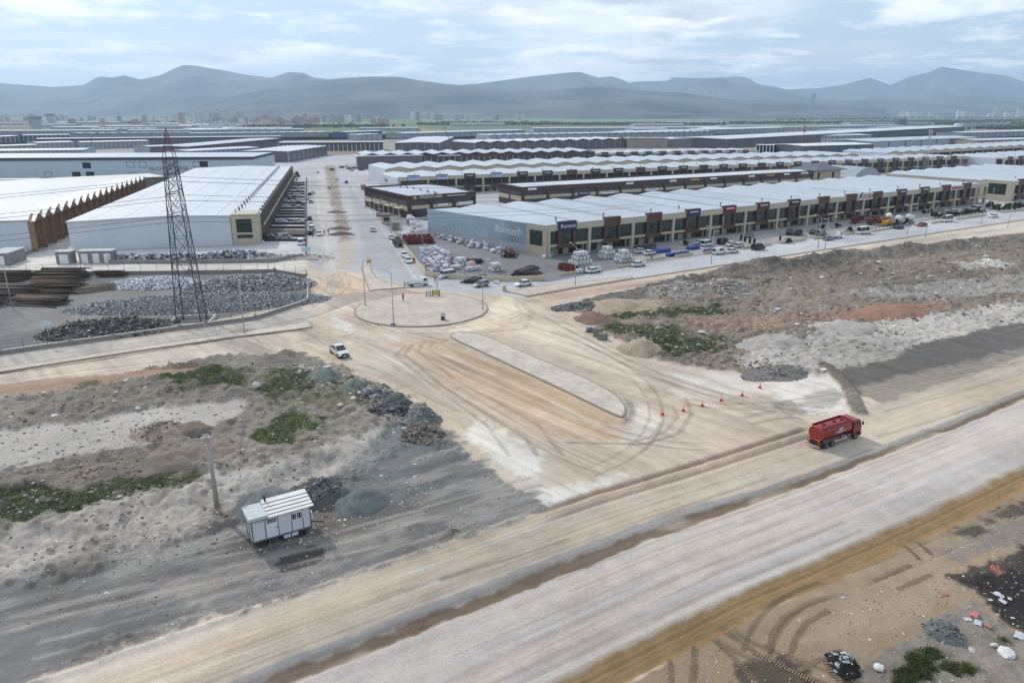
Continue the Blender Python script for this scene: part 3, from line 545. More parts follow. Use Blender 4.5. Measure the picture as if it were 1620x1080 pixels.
def shop_row(label, a, b, z, depth, off, period=17.0, rise=1.3, drop=.5, roof=ROOFB, lower=True, brown=BROWN, ridges=None, group=None, seed=1, vents=True):
    """two-storey beige showroom row: glazed bays, brown entrance portals, sawtooth of shallow gables"""
    A, rz, L = frame_of(a, b, z); r = empty('showroom_row', (*A, 0), rz, label, 'building', group); rnd = random.Random(seed)
    h = z / 9.3; zb, zs, zt = 2.9 * h, 3.6 * h, 7.5 * h
    ob('wall', MB().b(0, L, 3.2, depth, 0, z - drop - .25).b(0, L, 0, 1.3, zt, z).b(0, L, .15, 3.19, zb, zs), BEIGE, r)
    n = ridges or max(1, round(L / period)); ob('roof', zig(L, depth - .6, n, z - drop, rise, .02).b(0, L, -.1, .35, z, z + .12), roof, r)
    nb = int((L - off) / period) + 1; cx = [off + k * period for k in range(nb) if off + k * period < L - 4]
    rep('portal', MB().b(-3.1, -2.3, -.25, .9, 2.4 * h, z + .8).b(2.3, 3.1, -.25, .9, 2.4 * h, z + .8).b(-2.3, 2.3, -.2, .9, zt + .1, z + .8).b(-2.3, 2.3, -.2, .9, 2.4 * h, zs + .1), brown, r, [(x, 0, 0) for x in cx])
    wm = MB().b(-2.25, 2.25, .35, .5, zs + .12, zt + .08); wm.cur = 1
    for q in (-.75, .75): wm.b(q - .04, q + .04, .3, .34, zs + .12, zt + .08)
    wm.b(-2.25, 2.25, .3, .34, (zs + zt) / 2 - .04, (zs + zt) / 2 + .04); rep('entrance_window', wm, [GLASS, FRAME], r, [(x, 0, 0) for x in cx])
    ww = period / 2 - 3.1 - .55
    def win(w):
        m = MB().b(0, w, .5, .62, zs + .02, zt - .02); m.cur = 1
        for q in range(1, 4): m.b(w * q / 4 - .035, w * q / 4 + .035, .45, .49, zs + .02, zt - .02)
        m.b(0, w, .45, .49, zs + (zt - zs) * .68 - .035, zs + (zt - zs) * .68 + .035); return m
    rep('window', win(ww), [GLASS, FRAME], r, [(x + 3.1, 0, 0) for x in cx if x + 3.1 + ww < L] + [(x - 3.1 - ww, 0, 0) for x in cx if x - 3.1 - ww > .6])
    if off - 3.1 - ww <= .6 and off > 4.2: rep('window', win(off - 3.1 - 1.3), [GLASS, FRAME], r, [(1.3, 0, 0)])
    rep('pilaster', MB().b(-.5, .5, -.08, 1.25, 0, zt - .01), BEIGE, r, [(x + period / 2, 0, 0) for x in cx if x + period / 2 < L - .6] + [(.6, 0, 0), (L - .6, 0, 0)])
    if lower:
        op = MB().b(-2.4, 2.4, 3.08, 3.18, .1, 2.6 * h); rep('shopfront', op, GLASS2, r, [(x + 5.6, 0, 0) for x in cx if x + 8 < L] + [(x - 5.6, 0, 0) for x in cx if x > 8])
        dm = MB().b(-1.0, 1.0, 2.9, 3.18, 0, 2.35 * h); dm.cur = 1; dm.b(-.8, .8, 2.85, 2.89, .05, 2.1 * h); rep('door', dm, [BEIGE, GLASS2], r, [(x, 0, 0) for x in cx])
    if vents: rep('roof_vent', MB().tube((0, 0, z - .1), (0, 0, z + .9), .12, n=6).tube((0, 0, z + .9), (0, 0, z + 1.25), .3, n=8), VENT, r, [(x + rnd.uniform(-3, 3), rnd.uniform(2.5, 4), rise * .3) for x in cx])
    return r, L, cx, A, rz
def signboard(parent, x, y, z, w, h, m, lines=0, lm=None):
    s_ = ob('sign', MB().b(x - w / 2, x + w / 2, y - .12, y, z, z + h), m, parent)
    for k in range(lines):   # lettering too small to read in the photograph: pale bars
        ob('lettering', MB().b(x - w * .36, x + w * (.36 - .1 * k), y - .15, y - .121, z + h * (.62 - .34 * k), z + h * (.8 - .34 * k)), lm or SIGNW, parent)
    return s_
# the long showroom row in front, billboard on its end wall
r, L, cx, A, rz = shop_row('long beige showroom row with a blue corner sign and rain billboard wall', (866, 357), (1565, 289), 9.3, 55, 6.9, 17.05, 1.1, .95, ridges=15, seed=3)
RAIN = r
def bill():
    m = bpy.data.materials.new('billboard_print'); m.use_nodes = True; N, L_ = m.node_tree.nodes, m.node_tree.links; b = N['Principled BSDF']; b.inputs['Roughness'].default_value = .6
    t = N.new('ShaderNodeTexCoord'); sp = N.new('ShaderNodeSeparateXYZ'); L_.new(t.outputs['Object'], sp.inputs[0])
    n = N.new('ShaderNodeTexNoise'); n.inputs['Scale'].default_value = .18; n.inputs['Detail'].default_value = 7; L_.new(t.outputs['Object'], n.inputs['Vector'])
    mr = N.new('ShaderNodeMapRange'); L_.new(sp.outputs[1], mr.inputs[0]); mr.inputs[1].default_value = 6; mr.inputs[2].default_value = 52
    ad = N.new('ShaderNodeMath'); ad.operation = 'MULTIPLY_ADD'; L_.new(n.outputs[0], ad.inputs[0]); ad.inputs[1].default_value = .9; L_.new(mr.outputs[0], ad.inputs[2])
    cr = N.new('ShaderNodeValToRGB'); L_.new(ad.outputs[0], cr.inputs[0]); e = cr.color_ramp.elements; e[0].position = .35; e[0].color = (*lin((112, 122, 130)), 1); e[1].position = 1.3 if False else 1.0; e[1].color = (*lin((164, 182, 192)), 1)
    L_.new(cr.outputs[0], b.inputs['Base Color']); return m
BILL = bill()
WS = R(11.9); ob('end_wall', MB().b(-.2, -.02, 8, 55, 0, 9.2), mat('end_wall_grey', (168, 172, 176), .7, var=.06, dirt=.2), r, rz=WS)
ob('billboard', MB().b(-.34, -.21, 8.5, 54.5, 3.1, 9.1), BILL, r, rz=WS)
fr = MB()
for k in range(9): fr.add([(-.37, 40 - .2, 3.3), (-.37, 40 + .2, 3.3), (-.37, 38 + (k - 4) * .7 + .03, 6.3), (-.37, 38 + (k - 4) * .7 - .03, 6.3)], [(0, 1, 2, 3)]) if False else fr.add([(-.36, 39 + (k - 4) * 2.1 - .22, 3.3), (-.36, 39 + (k - 4) * 2.1 + .22, 3.3), (-.36, 38.5 + (k - 4) * .55 + .04, 6.6), (-.36, 38.5 + (k - 4) * .55 - .04, 6.6)], [(0, 1, 2, 3)])
ob('field_rows_print', fr, mat('print_dark', (116, 136, 146), .6), r, rz=WS)
text('Raintech', 3.3, SIGNW, r, (-.38 * math.cos(WS) - 15.6 * math.sin(WS), 15.6 * math.cos(WS) - .38 * math.sin(WS), 6.2), rz=-math.pi / 2 + WS)
dr = MB()
rr = random.Random(4)
for k in range(26):
    y0, z0, q = rr.uniform(9, 53), rr.uniform(3.6, 8.7), rr.uniform(.06, .2); dr.box((-.36, y0, z0), (.02, q, q * 1.6))
ob('raindrop_print', dr, SIGNW, r, kind='stuff', rz=WS)
ob('corner_panel', MB().b(-.3, -.02, 0, 8, 0, 3.2).b(-.3, -.02, 0, 1.6, 3.2, 9.3).b(-.3, -.02, 6.8, 8, 3.2, 9.3).b(-.3, -.02, 1.6, 6.8, 7.6, 9.3), BEIGE, r, rz=WS)
ob('corner_window', MB().b(-.2, -.1, 1.6, 6.8, 3.2, 7.6), GLASS, r, rz=WS)
s_ = signboard(r, cx[0], -.28, 7.4, 6.6, 2.7, NAVY); text('Raintech', 1.55, SIGNW, r, (cx[0] + .2, -.42, 8.7))
signm = [NAVY, REDS_, BROWN, FRAME]
for k, x in enumerate(cx[3:13]):
    if k in (0, 1, 2, 3, 7, 8): signboard(r, x, -.26, z := 8.0, 5.2, 1.7, (NAVY, REDS_, mat('maroon', (92, 50, 56), .5), DKBROWN, BROWN, BROWN, BROWN, mat('charcoal_green', (50, 58, 56), .5), mat('charcoal_green', (50, 58, 56), .5), BROWN)[k], 1)
ob('sign', MB().b(cx[9] - 13.6, cx[9] - 3.2, -.16, -.05, 7.3, 10.1), mat('pale_pink_sign', (206, 196, 194), .5), r); text('DORA', 2.4, NAVY, r, (cx[9] - 6.4, -.2, 8.5)); ob('logo', MB().prism([(cx[9] - 12.9, 7.4), (cx[9] - 11.6, 10.0), (cx[9] - 10.2, 10.4), (cx[9] - 11, 9.0), (cx[9] - 9.8, 7.5), (cx[9] - 11.2, 8.6)], -.25, -.17, axis='y'), NAVY, r)
ob('sign', MB().b(cx[12] + 3.3, cx[12] + 13.7, -.16, -.05, 7.6, 9.2), mat('pale_pink_sign', (206, 196, 194), .5), r); ob('lettering', MB().b(cx[12] + 4, cx[12] + 13, -.2, -.161, 8.0, 8.8), REDS_, r)
for k in range(1, 15): ob('roof_gutter', MB().b(k * 16.5 - .14, k * 16.5 + .14, .5, 54, 8.3, 8.42), VENT, r)
def sheetp(k, y0, y1, half, m):
    w = 16.5; xa = k * w if half == 0 else (k + .5) * w; za, zb2 = (8.38, 9.5) if half == 0 else (9.5, 8.38)
    ob('roof_sheet', MB().add([(xa + .3, y0, za), (xa + w / 2 - .1, y0, zb2), (xa + w / 2 - .1, y1, zb2), (xa + .3, y1, za)], [(0, 1, 2, 3)]), m, RAIN)
for k, y0, y1, hf in ((1, 4, 50, 1), (2, 2, 52, 0), (2, 2, 52, 1), (3, 2, 40, 0), (4, 10, 50, 1), (6, 20, 52, 0), (9, 2, 30, 1)): sheetp(k, y0, y1, hf, ROOFB2)
WS = R(11.9); wedge = [(-.05, .3), (-.05, 53.9), (-11.3, 53.9)]
ob('end_wedge', MB().prism(wedge, 0, 8.7), BEIGE, r); ob('wedge_roof', MB().add([(-.02, 0, 9.25), (-.02, 54.4, 8.75), (-11.6, 54.4, 8.75)], [(0, 1, 2)]), ROOFB, r)
sp_ = MB()
for k in range(3): sp_.add([(28 + k * 3, 6, 9.35 + .1), (33.5 + k * 6, 6, 9.4), (33.5 + k * 6, 50, 9.4), (28 + k * 3, 50, 9.45)], [(0, 1, 2, 3)]) if False else None
# building beyond, standing forward of the row
r2, L2, cx2, _, _ = shop_row('beige showroom block standing forward at the far end of the billboard showroom row', (1606, 287), (1760, 270.5), 9.5, 62, 7.5, 17, 1.3, seed=5)
ob('side_panel', MB().b(-.3, -.02, 0, 14, 0, 3).b(-.3, -.02, 0, 3, 3, 9.5).b(-.3, -.02, 11, 14, 3, 9.5).b(-.3, -.02, 3, 11, 8, 9.5), BEIGE, r2); ob('side_window', MB().b(-.2, -.1, 3, 11, 3, 8), GLASS, r2)
# second and third showroom rows
r3, L3, cx3, _, _ = shop_row('showroom row with brown sign boxes behind the flat-roofed brown block', (630, 281), (1534, 247.5), 9.0, 36, 8, 15.2, 1.0, ridges=28, seed=6)
ob('end_wall', MB().b(-.25, -.02, 0, 36, 0, 8.6), WALLW, r3); text('Mod', 2.6, NAVY, r3, (-.3, 22, 6.0), rz=-math.pi / 2)
for k, x in enumerate(cx3):
    if k in (0, 1, 3): signboard(r3, x, -.26, 7.4, 6.0, 2.0, mat('pale_blue_sign', (176, 190, 210), .5), 1, NAVY)
    elif k % 3: signboard(r3, x, -.26, 7.6, 5.0, 1.6, (BROWN, DKBROWN, FRAME)[k % 3], 1)
r3b, L3b, cx3b, _, _ = shop_row('beige showroom block beyond the white blank wall of the second row', (1590, 250), (1760, 239), 9.0, 40, 8, 16, 1.3, seed=8)
ob('side_panel', MB().b(-.3, -.02, 0, 6, 0, 9), BEIGE, r3b); ob('end_wall', MB().b(-.25, -.02, 6, 40, 0, 8.6), WALLW, r3b); ob('side_window', MB().b(-.4, -.31, 1.2, 5, 3, 8), GLASS, r3b)
def gable_row(label, a, b, z, depth, n, roof=ROOFB, side=True, rise=1.4, name='gabled_row', wallm=BEIGE, openm=DARK):
    A, rz, L = frame_of(a, b, z); r = empty(name, (*A, 0), rz, label, 'building'); w = L / n
    ob('wall', MB().b(0, L, 1.6, depth, 0, z - .3), wallm, r)
    ob('roof', zig(L, depth, n, z, rise, .3), roof, r)
    rep('pediment', MB().prism([(.2, z - 2.0), (w - .2, z - 2.0), (w - .2, z - .2), (w / 2, z + rise - .25), (.2, z - .2)], .2, 1.5, axis='y'), wallm, r, [(k * w, 0, 0) for k in range(n)])
    rep('column', MB().b(-.35, .35, 0, .9, 0, z - 2.05), wallm, r, [(k * w, 0, 0) for k in range(n + 1)])
    rep('opening', MB().b(.5, w / 2 - .3, 1.45, 1.58, .3, z - 2.1).b(w / 2 + .3, w - .5, 1.45, 1.58, .3, z - 2.1), openm, r, [(k * w, 0, 0) for k in range(n)])
    if side: ob('end_wall', MB().b(-.2, -.02, 0, depth, 0, z - .2), WALLW, r)
    return r, L
gable_row('row of shallow beige gables behind the second showroom row', (610, 268), (1358, 245), 8.5, 42, 24)
gable_row('row of beige gables beside the grey shed at the far right', (1405, 242), (1700, 226), 8.5, 40, 18)
def cols_row(label, a, b, z, depth, n, roof, wallm, colm, rise=1.2, name='warehouse', open_=None, zigz=True, fascia=0, fm=None, ridges=None, group=None):
    A, rz, L = frame_of(a, b, z); r = empty(name, (*A, 0), rz, label, 'building', group); w = L / n
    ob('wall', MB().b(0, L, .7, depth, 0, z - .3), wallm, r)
    ob('roof', zig(L, depth, ridges or max(1, round(L / 16)), z, rise, .3) if zigz else mono(L, depth, z, rise), roof, r)
    if fascia: ob('fascia', MB().b(-.1, L + .1, -.4, .68, z - fascia, z + .15), fm, r)
    rep('column', MB().b(-.3, .3, 0, .69, 0, z - max(.25, fascia + .01)), colm, r, [(k * w, 0, 0) for k in range(n + 1)])
    if open_: rep('window', MB().b(w * .12, w * .88, .58, .68, 1.0, z - 2.2), open_, r, [(k * w, 0, 0) for k in range(n)])
    return r, L
r5, L5 = cols_row('dark glazed row with a brown fascia facing the gabled roofs', (575, 246), (941, 240), 9.5, 44, 40, ROOFB2, GLASS2, STEEL, 1.6, 'showroom_row', None, True, 2.0, DKBROWN, 14)
ob('annexe_roof', MB().b(-6, 44, -6, 8, 9.0, 9.5), ROOFW, r5); ob('annexe_wall', MB().b(-5.5, 43, -5.5, -.5, 0, 8.9), mat('grey_annexe', (96, 92, 96), .6), r5)
ob('lettering', MB().b(56, 74, -.5, -.42, 8.2, 8.9), SIGNW, r5)
r5b, L5b, _, _, _ = shop_row('pale beige row with small sign boxes right of the brown-fascia row', (943, 242.5), (1200, 238), 8.0, 34, 8, 13.5, 1.4, lower=False, seed=9, vents=False)
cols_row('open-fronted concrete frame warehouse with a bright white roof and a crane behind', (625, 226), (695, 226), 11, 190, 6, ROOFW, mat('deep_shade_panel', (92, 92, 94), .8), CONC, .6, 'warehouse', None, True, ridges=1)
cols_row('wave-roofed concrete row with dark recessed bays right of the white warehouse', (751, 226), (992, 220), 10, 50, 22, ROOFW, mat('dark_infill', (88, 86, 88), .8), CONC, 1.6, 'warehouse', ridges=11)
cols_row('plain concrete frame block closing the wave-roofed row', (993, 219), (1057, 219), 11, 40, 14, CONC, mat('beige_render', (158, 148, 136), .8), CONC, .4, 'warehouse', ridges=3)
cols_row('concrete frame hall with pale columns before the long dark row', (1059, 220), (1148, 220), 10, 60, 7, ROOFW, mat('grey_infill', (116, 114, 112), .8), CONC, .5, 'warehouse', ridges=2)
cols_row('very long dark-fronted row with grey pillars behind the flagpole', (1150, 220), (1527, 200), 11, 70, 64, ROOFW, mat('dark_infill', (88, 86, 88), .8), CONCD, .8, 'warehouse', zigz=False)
cols_row('low dark grey shed with a cream roof behind the gabled rows', (1272, 231), (1382, 228), 9, 45, 8, mat('cream_roof', (214, 212, 206), .5, var=.05), mat('slate_panel', (82, 88, 98), .6, stripe=('X', 1)), mat('slate_panel', (82, 88, 98), .6), .8, 'warehouse', zigz=False)
gb, _ = cols_row('long blue-grey panelled shed below the tree line', (1380, 224), (1548, 217), 10, 60, 7, ROOFB, mat('bluegrey_panel', (150, 162, 176), .6, stripe=('X', 1)), mat('slate_panel', (82, 88, 98), .6), 1.0, 'warehouse', zigz=False)
cols_row('small white portal building beside the cream-roofed shed', (1197, 229), (1224, 229.5), 9, 14, 5, WHITEP, DARK, WHITEP, .2, 'gatehouse', zigz=False)
# brown flat-roofed pair
def brown_block(label, a, b, z, depth, n, name='showroom_block'):
    A, rz, L = frame_of(a, b, z); r = empty(name, (*A, 0), rz, label, 'building'); w = L / n
    ob('wall', MB().b(0, L, .6, depth - .6, 0, z - .5), DKBROWN, r)
    ob('parapet', MB().b(0, L, 0, .58, z - 2.0, z).b(0, L, depth - .58, depth, z - 1, z).b(0, .58, .6, depth - .6, z - 2.0, z).b(L - .58, L, .6, depth - .6, z - 2, z), DKBROWN, r)
    ob('roof', MB().add([(.6, .6, z - .55), (L - .6, .6, z - .55), (L - .6, depth / 2, z + .1), (.6, depth / 2, z + .1), (L - .6, depth - .6, z - .55), (.6, depth - .6, z - .55)], [(0, 1, 2, 3), (3, 2, 4, 5)]), ROOFW if L > 60 else ROOFB2, r)
    rep('pier', MB().b(-.7, .7, -.05, .58, 0, z - 2.02), DKBROWN, r, [(max(.75, min(L - .75, k * w)), 0, 0) for k in range(n + 1)])
    rep('window', MB().b(.8, w - .8, .42, .58, z * .56, z - 2.1), GLASS2, r, [(k * w, 0, 0) for k in range(n)])
    rep('spandrel', MB().b(.75, w - .75, .2, .58, z * .38, z * .54), BEIGE, r, [(k * w, 0, 0) for k in range(n)])
    rep('shopfront', MB().b(.8, w - .8, .42, .58, .5, z * .36), GLASS, r, [(k * w, 0, 0) for k in range(n)])
    m = max(2, int(depth / 9)); wd = depth / m
    rep('side_window', MB().b(-.08, .0, 1.2, wd - 1.2, z * .6, z - 2.3), GLASS2, r, [(0, k * wd, 0) for k in range(m)])
    rep('side_spandrel', MB().b(-.12, .0, .8, wd - .8, z * .3, z * .52), BEIGE, r, [(0, k * wd, 0) for k in range(m)])
    return r, L, w
rf, LF, wf = brown_block('brown two-storey block with a green diamond logo and white lettering on its fascia', (645, 310), (753, 303), 8.7, 46, 3)
text('FRIGOCARE', 1.5, SIGNW, rf, (10.2, -.04, 7.8), sx=1.25); ob('logo', MB().prism([(2.2, 7.75), (3.1, 8.6), (4, 7.75), (3.1, 6.9)], -.08, -.01, axis='y'), mat('lime_logo', (150, 180, 120), .5), rf)
ob('lettering', MB().b(17.5, 26, -.04, -.005, 7.65, 7.9), SIGNW, rf); signboard(rf, 26, .18, 3.9, 7, 1.1, SIGNW); signboard(rf, 15.5, .18, 3.9, 4.5, .9, SIGNW)
va = MB()
for k in range(12): va.tube((13.5 + (k % 2) * 1.0, 2 + k * 3.4, 8.2), (13.5 + (k % 2) * 1.0, 2 + k * 3.4, 9.3), .22, n=6)
ob('roof_vent', va, VENT, rf, kind='stuff')
for k in range(4): ob('awning', MB().b(-2.4, -.1, 4 + k * 10, 10 + k * 10, 3.3, 3.6).b(-2.3, -2.1, 4.2 + k * 10, 4.5 + k * 10, 0, 3.3).b(-2.3, -2.1, 9.5 + k * 10, 9.8 + k * 10, 0, 3.3), BEIGE, rf)
rb_, LB, wb = brown_block('long brown flat-roofed showroom block between the billboard showroom row and the sign-box row', (826, 296), (1288, 270), 8.7, 22, 14)
for k in range(14):
    if k in (0, 4, 6, 7, 8, 10, 11, 12, 13): ob('lettering', MB().b(k * wb + 3, k * wb + (9 if k % 2 else 7.5), -.05, -.005, 7.2, 8.1), mat('gold_letters', (176, 130, 60), .5) if k in (7, 9, 11) else SIGNW, rb_)
    if k in (1, 2, 3, 5): signboard(rb_, k * wb + 6, .19, 3.4 if k != 1 else 6.9, 7, 1.2, SIGNW if k != 2 else NAVY, 1, NAVY if k != 2 else SIGNW)
# hip-roofed pavilion, low vault, masts
c = P(1312, 285); pv = empty('pavilion', (*P(1288, 290), 0), R(28), 'small beige pavilion with a dark hipped roof behind the billboard showroom row', 'building')
ob('wall', MB().b(0, 22, 0, 16, 0, 7.5), BEIGE, pv); ob('roof', MB().add([(-2.5, -2.5, 7.5), (24.5, -2.5, 7.5), (24.5, 18.5, 7.5), (-2.5, 18.5, 7.5), (11, 8, 11.2), (-2.5, -2.5, 7.2), (24.5, -2.5, 7.2), (24.5, 18.5, 7.2), (-2.5, 18.5, 7.2)], [(0, 1, 4), (1, 2, 4), (2, 3, 4), (3, 0, 4), (5, 6, 1, 0), (6, 7, 2, 1), (7, 8, 3, 2), (8, 5, 0, 3), (8, 7, 6, 5)]), mat('slate_roof', (92, 96, 106), .6, var=.1), pv)
rep('window', MB().b(-.9, .9, -.06, .02, 2.5, 6), DARK, pv, [(3, 0, 0), (15.5, 0, 0)])
va = MB(); pr = [(-13 + 26 * k / 12, 6 * math.sin(math.pi * k / 12) ** .7 + 1.5) for k in range(13)]
va.prism(pr + [(13, 0), (-13, 0)], 0, 26, axis='y'); ob('vaulted_store', va, WALLG, None, 'grey vaulted store behind the billboard showroom row beside the pavilion', 'building', loc=(*P(1372, 284), 0), rz=R(30), smooth=30)
# ---- left side warehouses
A = P(105, 350, 9); Bc = P(407, 341, 9); rz = ang(A, Bc); LW = math.hypot(Bc[0] - A[0], Bc[1] - A[1])
wl_ = empty('warehouse', (*A, 0), rz, 'long white-roofed warehouse with a beige glazed corner behind the pylon', 'building'); DW = 225
ob('wall', MB().prism([(0, 0), (LW - 8.2, 0), (LW - 8.2, 8.85), (LW * .5, 9.5), (0, 8.7)], 0, .3, axis='y').b(0, .3, .3, DW, 0, 8.6).b(.3, LW - .6, DW - .3, DW, 0, 8.6).b(LW - .9, LW - .6, 9.2, DW - .3, 0, 8.5), WALLW, wl_)
ob('roof', MB().prism([(-.3, 8.9), (LW * .5, 9.8), (LW + .3, 8.9), (LW + .3, 8.65), (LW * .5, 9.55), (-.3, 8.65)], -.35, DW + .3, axis='y'), ROOFW, wl_)
for u in (.1, .27, .44, .6, .76): 
    zz_ = 8.9 + .9 * (1 - abs(u - .5) * 2) + .04
    rep('skylight', MB().add([(-.55, 0, -.02), (.55, 0, .02), (.55, 3.2, .02), (-.55, 3.2, -.02)], [(0, 1, 2, 3)]), SKYL, wl_, [(LW * u, 6 + k * 7.2, zz_ + .06) for k in range(30)])
vm = MB()
for k in range(52): vm.tube((LW * (.87 + .015 * (k % 2)), 6 + k * 4, 9.2), (LW * (.87 + .015 * (k % 2)), 6 + k * 4, 10.5), .16, n=5)
ob('roof_vent', vm, VENT, wl_, kind='stuff')
ob('corner_block', MB().b(LW - 8, LW, -.4, 9, 0, 2.0).b(LW - 8, LW - 6.6, -.4, 9, 2.0, 9.6).b(LW - 1.9, LW, -.4, 9, 2, 9.6).b(LW - 6.6, LW - 1.9, -.4, 9, 8.1, 9.6).b(LW - 6.6, LW - 1.9, .3, 9, 2.0, 8.1).b(LW - 6.6, LW - 1.9, -.4, .2, 3.2, 3.8), BEIGE, wl_)
ob('corner_window', MB().b(LW - 6.6, LW - 1.9, .05, .29, 3.8, 8.1), GLASS, wl_); ob('corner_window', MB().b(LW - 6.6, LW - 1.9, .05, .29, 2.0, 3.2), GLASS, wl_)
rep('pillar', MB().b(-.6, .7, -.35, .35, 0, 8.7).b(-.5, .9, -.6, .6, 8.95, 9.6), mat('brown_grey_pillar', (112, 104, 94), .7), wl_, [(LW, 14 + k * 8.1, 0) for k in range(26)])
rep('bay_opening', MB().b(-.62, -.5, 1, 7, .2, 7.5), DARK, wl_, [(LW, 14 + k * 8.1, 0) for k in range(25)])
ob('canopy_beam', MB().b(LW + .75, LW + 1.1, 9, DW, 4.6, 5.1), BEIGE, wl_)
# second warehouse with gabled ochre side
A = P(51, 348, 9.5); rz2 = ang(A, P(228, 283, 9.5)) - math.pi / 2
w2 = empty('warehouse', (*A, 0), rz2, 'white-roofed warehouse with zigzag ochre bays along its side', 'building')
ob('wall', MB().b(-70, -.1, 0, .3, 0, 9.2).b(-70, -1.6, .3, 146, 0, 9.0), WALLW, w2)
ob('roof', MB().b(-70.3, -1.2, -.4, 146.5, 9.35, 9.6), ROOFW, w2)
for u in (-60, -44, -28, -12): rep('skylight', MB().b(-.6, .6, 0, 3.2, 9.6, 9.66), SKYL, w2, [(u, 5 + k * 9, 0) for k in range(15)])
nb = 18; wv = 146 / nb
rep('bay_gable', MB().prism([(.1, 9.0), (wv / 2, 11.0), (wv - .1, 9.0)], -1.5, .4, axis='x'), ORANGE, w2, [(0, k * wv, 0) for k in range(nb)])
rep('bay_roof', MB().add([(-14, wv / 2, 9.65), (.6, 0, 9.05), (.6, wv / 2, 11.15), (.6, wv, 9.05)], [(0, 1, 2), (0, 2, 3)]), ROOFW, w2, [(0, k * wv, 0) for k in range(nb)])
rep('bay_back', MB().b(-1.58, -1.5, .5, wv - .2, 0, 9.0), ORANGE, w2, [(0, k * wv, 0) for k in range(nb)])
rep('bay_fin', MB().b(-1.45, .1, -.12, .12, 0, 9.02), mat('ochre_fin', (142, 112, 80), .7), w2, [(0, k * wv, 0) for k in range(nb + 1)])
# long low beige hall behind it
cols_row('low beige-roofed hall behind the ochre-sided warehouse', (-60, 297), (262, 279), 8, 26, 9, mat('beige_roof', (196, 194, 186), .6, var=.06), mat('olive_wall', (112, 110, 102), .8), CONCD, .3, 'warehouse', ridges=1)
# big grey hall with lettering
A, rz, L = frame_of((-90, 251.5), (399, 249), 13); gh = empty('distribution_hall', (*A, 0), rz, 'wide pale grey hall with a dark roof band and dark wall lettering', 'building')
ob('wall', MB().b(0, L, 0, 62, 0, 11.6), mat('ice_grey_panel', (172, 184, 192), .6, var=.04, stripe=('X', 2)), gh); ob('roof_band', MB().b(-.4, L + .1, -.5, .4, 11.65, 13.4), mat('charcoal_band', (58, 62, 70), .6), gh)
ob('roof', MB().b(-.2, L + .2, .45, 62.3, 12.6, 13.0), ROOFB, gh); ob('side_band', MB().b(L + .02, L + .5, .5, 62, 11.7, 13.3), mat('charcoal_band', (58, 62, 70), .6), gh)
text('GLOCAL OSSE', 2.9, FRAME, gh, (L * .718, -.05, 6.3), sx=1.3)
for x0, z0, m in ((.438, 6.8, 1), (.40, 1.2, 1), (.445, 1.2, 1), (.582, 7.2, 0), (.622, 7.2, 0), (.70, 7.2, 0), (.735, 7.2, 0), (.80, 7.2, 0), (.822, 7.2, 1), (.585, 1, 0), (.31, 1.5, 0)):
    fx = x0 * L
    if m: ob('dock_door', MB().b(fx, fx + 5, -.06, .02, z0, z0 + 3.6), DARK, gh)
    else: ob('window', MB().b(fx, fx + 4.6, -.06, -.0, z0, z0 + .25).b(fx, fx + 4.6, -.06, 0, z0 + 3.2, z0 + 3.45).b(fx, fx + .25, -.06, 0, z0 + .25, z0 + 3.2).b(fx + 4.35, fx + 4.6, -.06, 0, z0 + .25, z0 + 3.2), FRAME, gh)
sh_ = empty('site_hut', (*P(22, 300), 0), R(8), 'small white hut with dark windows before the grey hall', 'hut'); ob('wall', MB().b(-12, 12, 0, 6, 0, 5.5), WHITEP, sh_); rep('window', MB().b(-2.6, 2.6, -.06, .02, 2.5, 4.5), GLASS2, sh_, [(-8, 0, 0), (0, 0, 0), (8, 0, 0)])
# offices and rows beyond the grey hall
cols_row('white-roofed two-storey works with grey piers beyond the grey hall', (456, 239.5), (517, 230.5), 9, 40, 9, ROOFW, mat('grey_annexe', (96, 92, 96), .6), WALLG, .6, 'works', GLASS2, zigz=False)
FARL = [((-40, 239), (132, 237), 8, 40, 'low white hall with a pale end wall behind the grey hall'), ((-30, 232), (60, 229), 8, 30, 'white-roofed shed at the left behind the low hall'), ((60, 226), (118, 224.5), 8, 40, 'bright-roofed shed left of the long dark row'), ((128, 225), (235, 222.5), 8, 30, 'grey sheds with white roof edges near the tower crane'),
 ((240, 232), (300, 229.5), 8, 30, 'small shed with a pale roof just behind the pylon'), ((300, 232), (446, 219), 9, 40, 'white-roofed row with dark shutters beyond the pylon'), ((300, 239), (410, 233), 8, 30, 'flat white roof behind the grey hall end'), ((-30, 217), (30, 215), 9, 30, 'white-framed office row at far left'), ((36, 214), (110, 213), 9, 30, 'white-framed office row beside the far sheds'),
 ((55, 220), (445, 216), 9, 40, 'long dark-fronted row stretching across the left plain'), ((440, 226), (606, 225), 9, 30, 'long dark row with pale window frames below the city'), ((548, 209), (604, 207), 9, 30, 'blue-walled shed with a white roof below the city'), ((572, 213), (605, 212), 9, 30, 'bright white-roofed shed before the blue shed'),
 ((110, 211), (300, 209.5), 8, 30, 'hazy row of white sheds left of the pylon top'), ((300, 211), (520, 209), 8, 40, 'hazy row of white sheds right of the pylon top'), ((-40, 207), (180, 206), 8, 40, 'far pale sheds below the twin towers'), ((200, 206), (480, 204.5), 8, 40, 'far pale sheds below the apartment city')]
pal = [ROOFW, ROOFB, ROOFW, mat('cream_roof', (214, 212, 206), .5)]
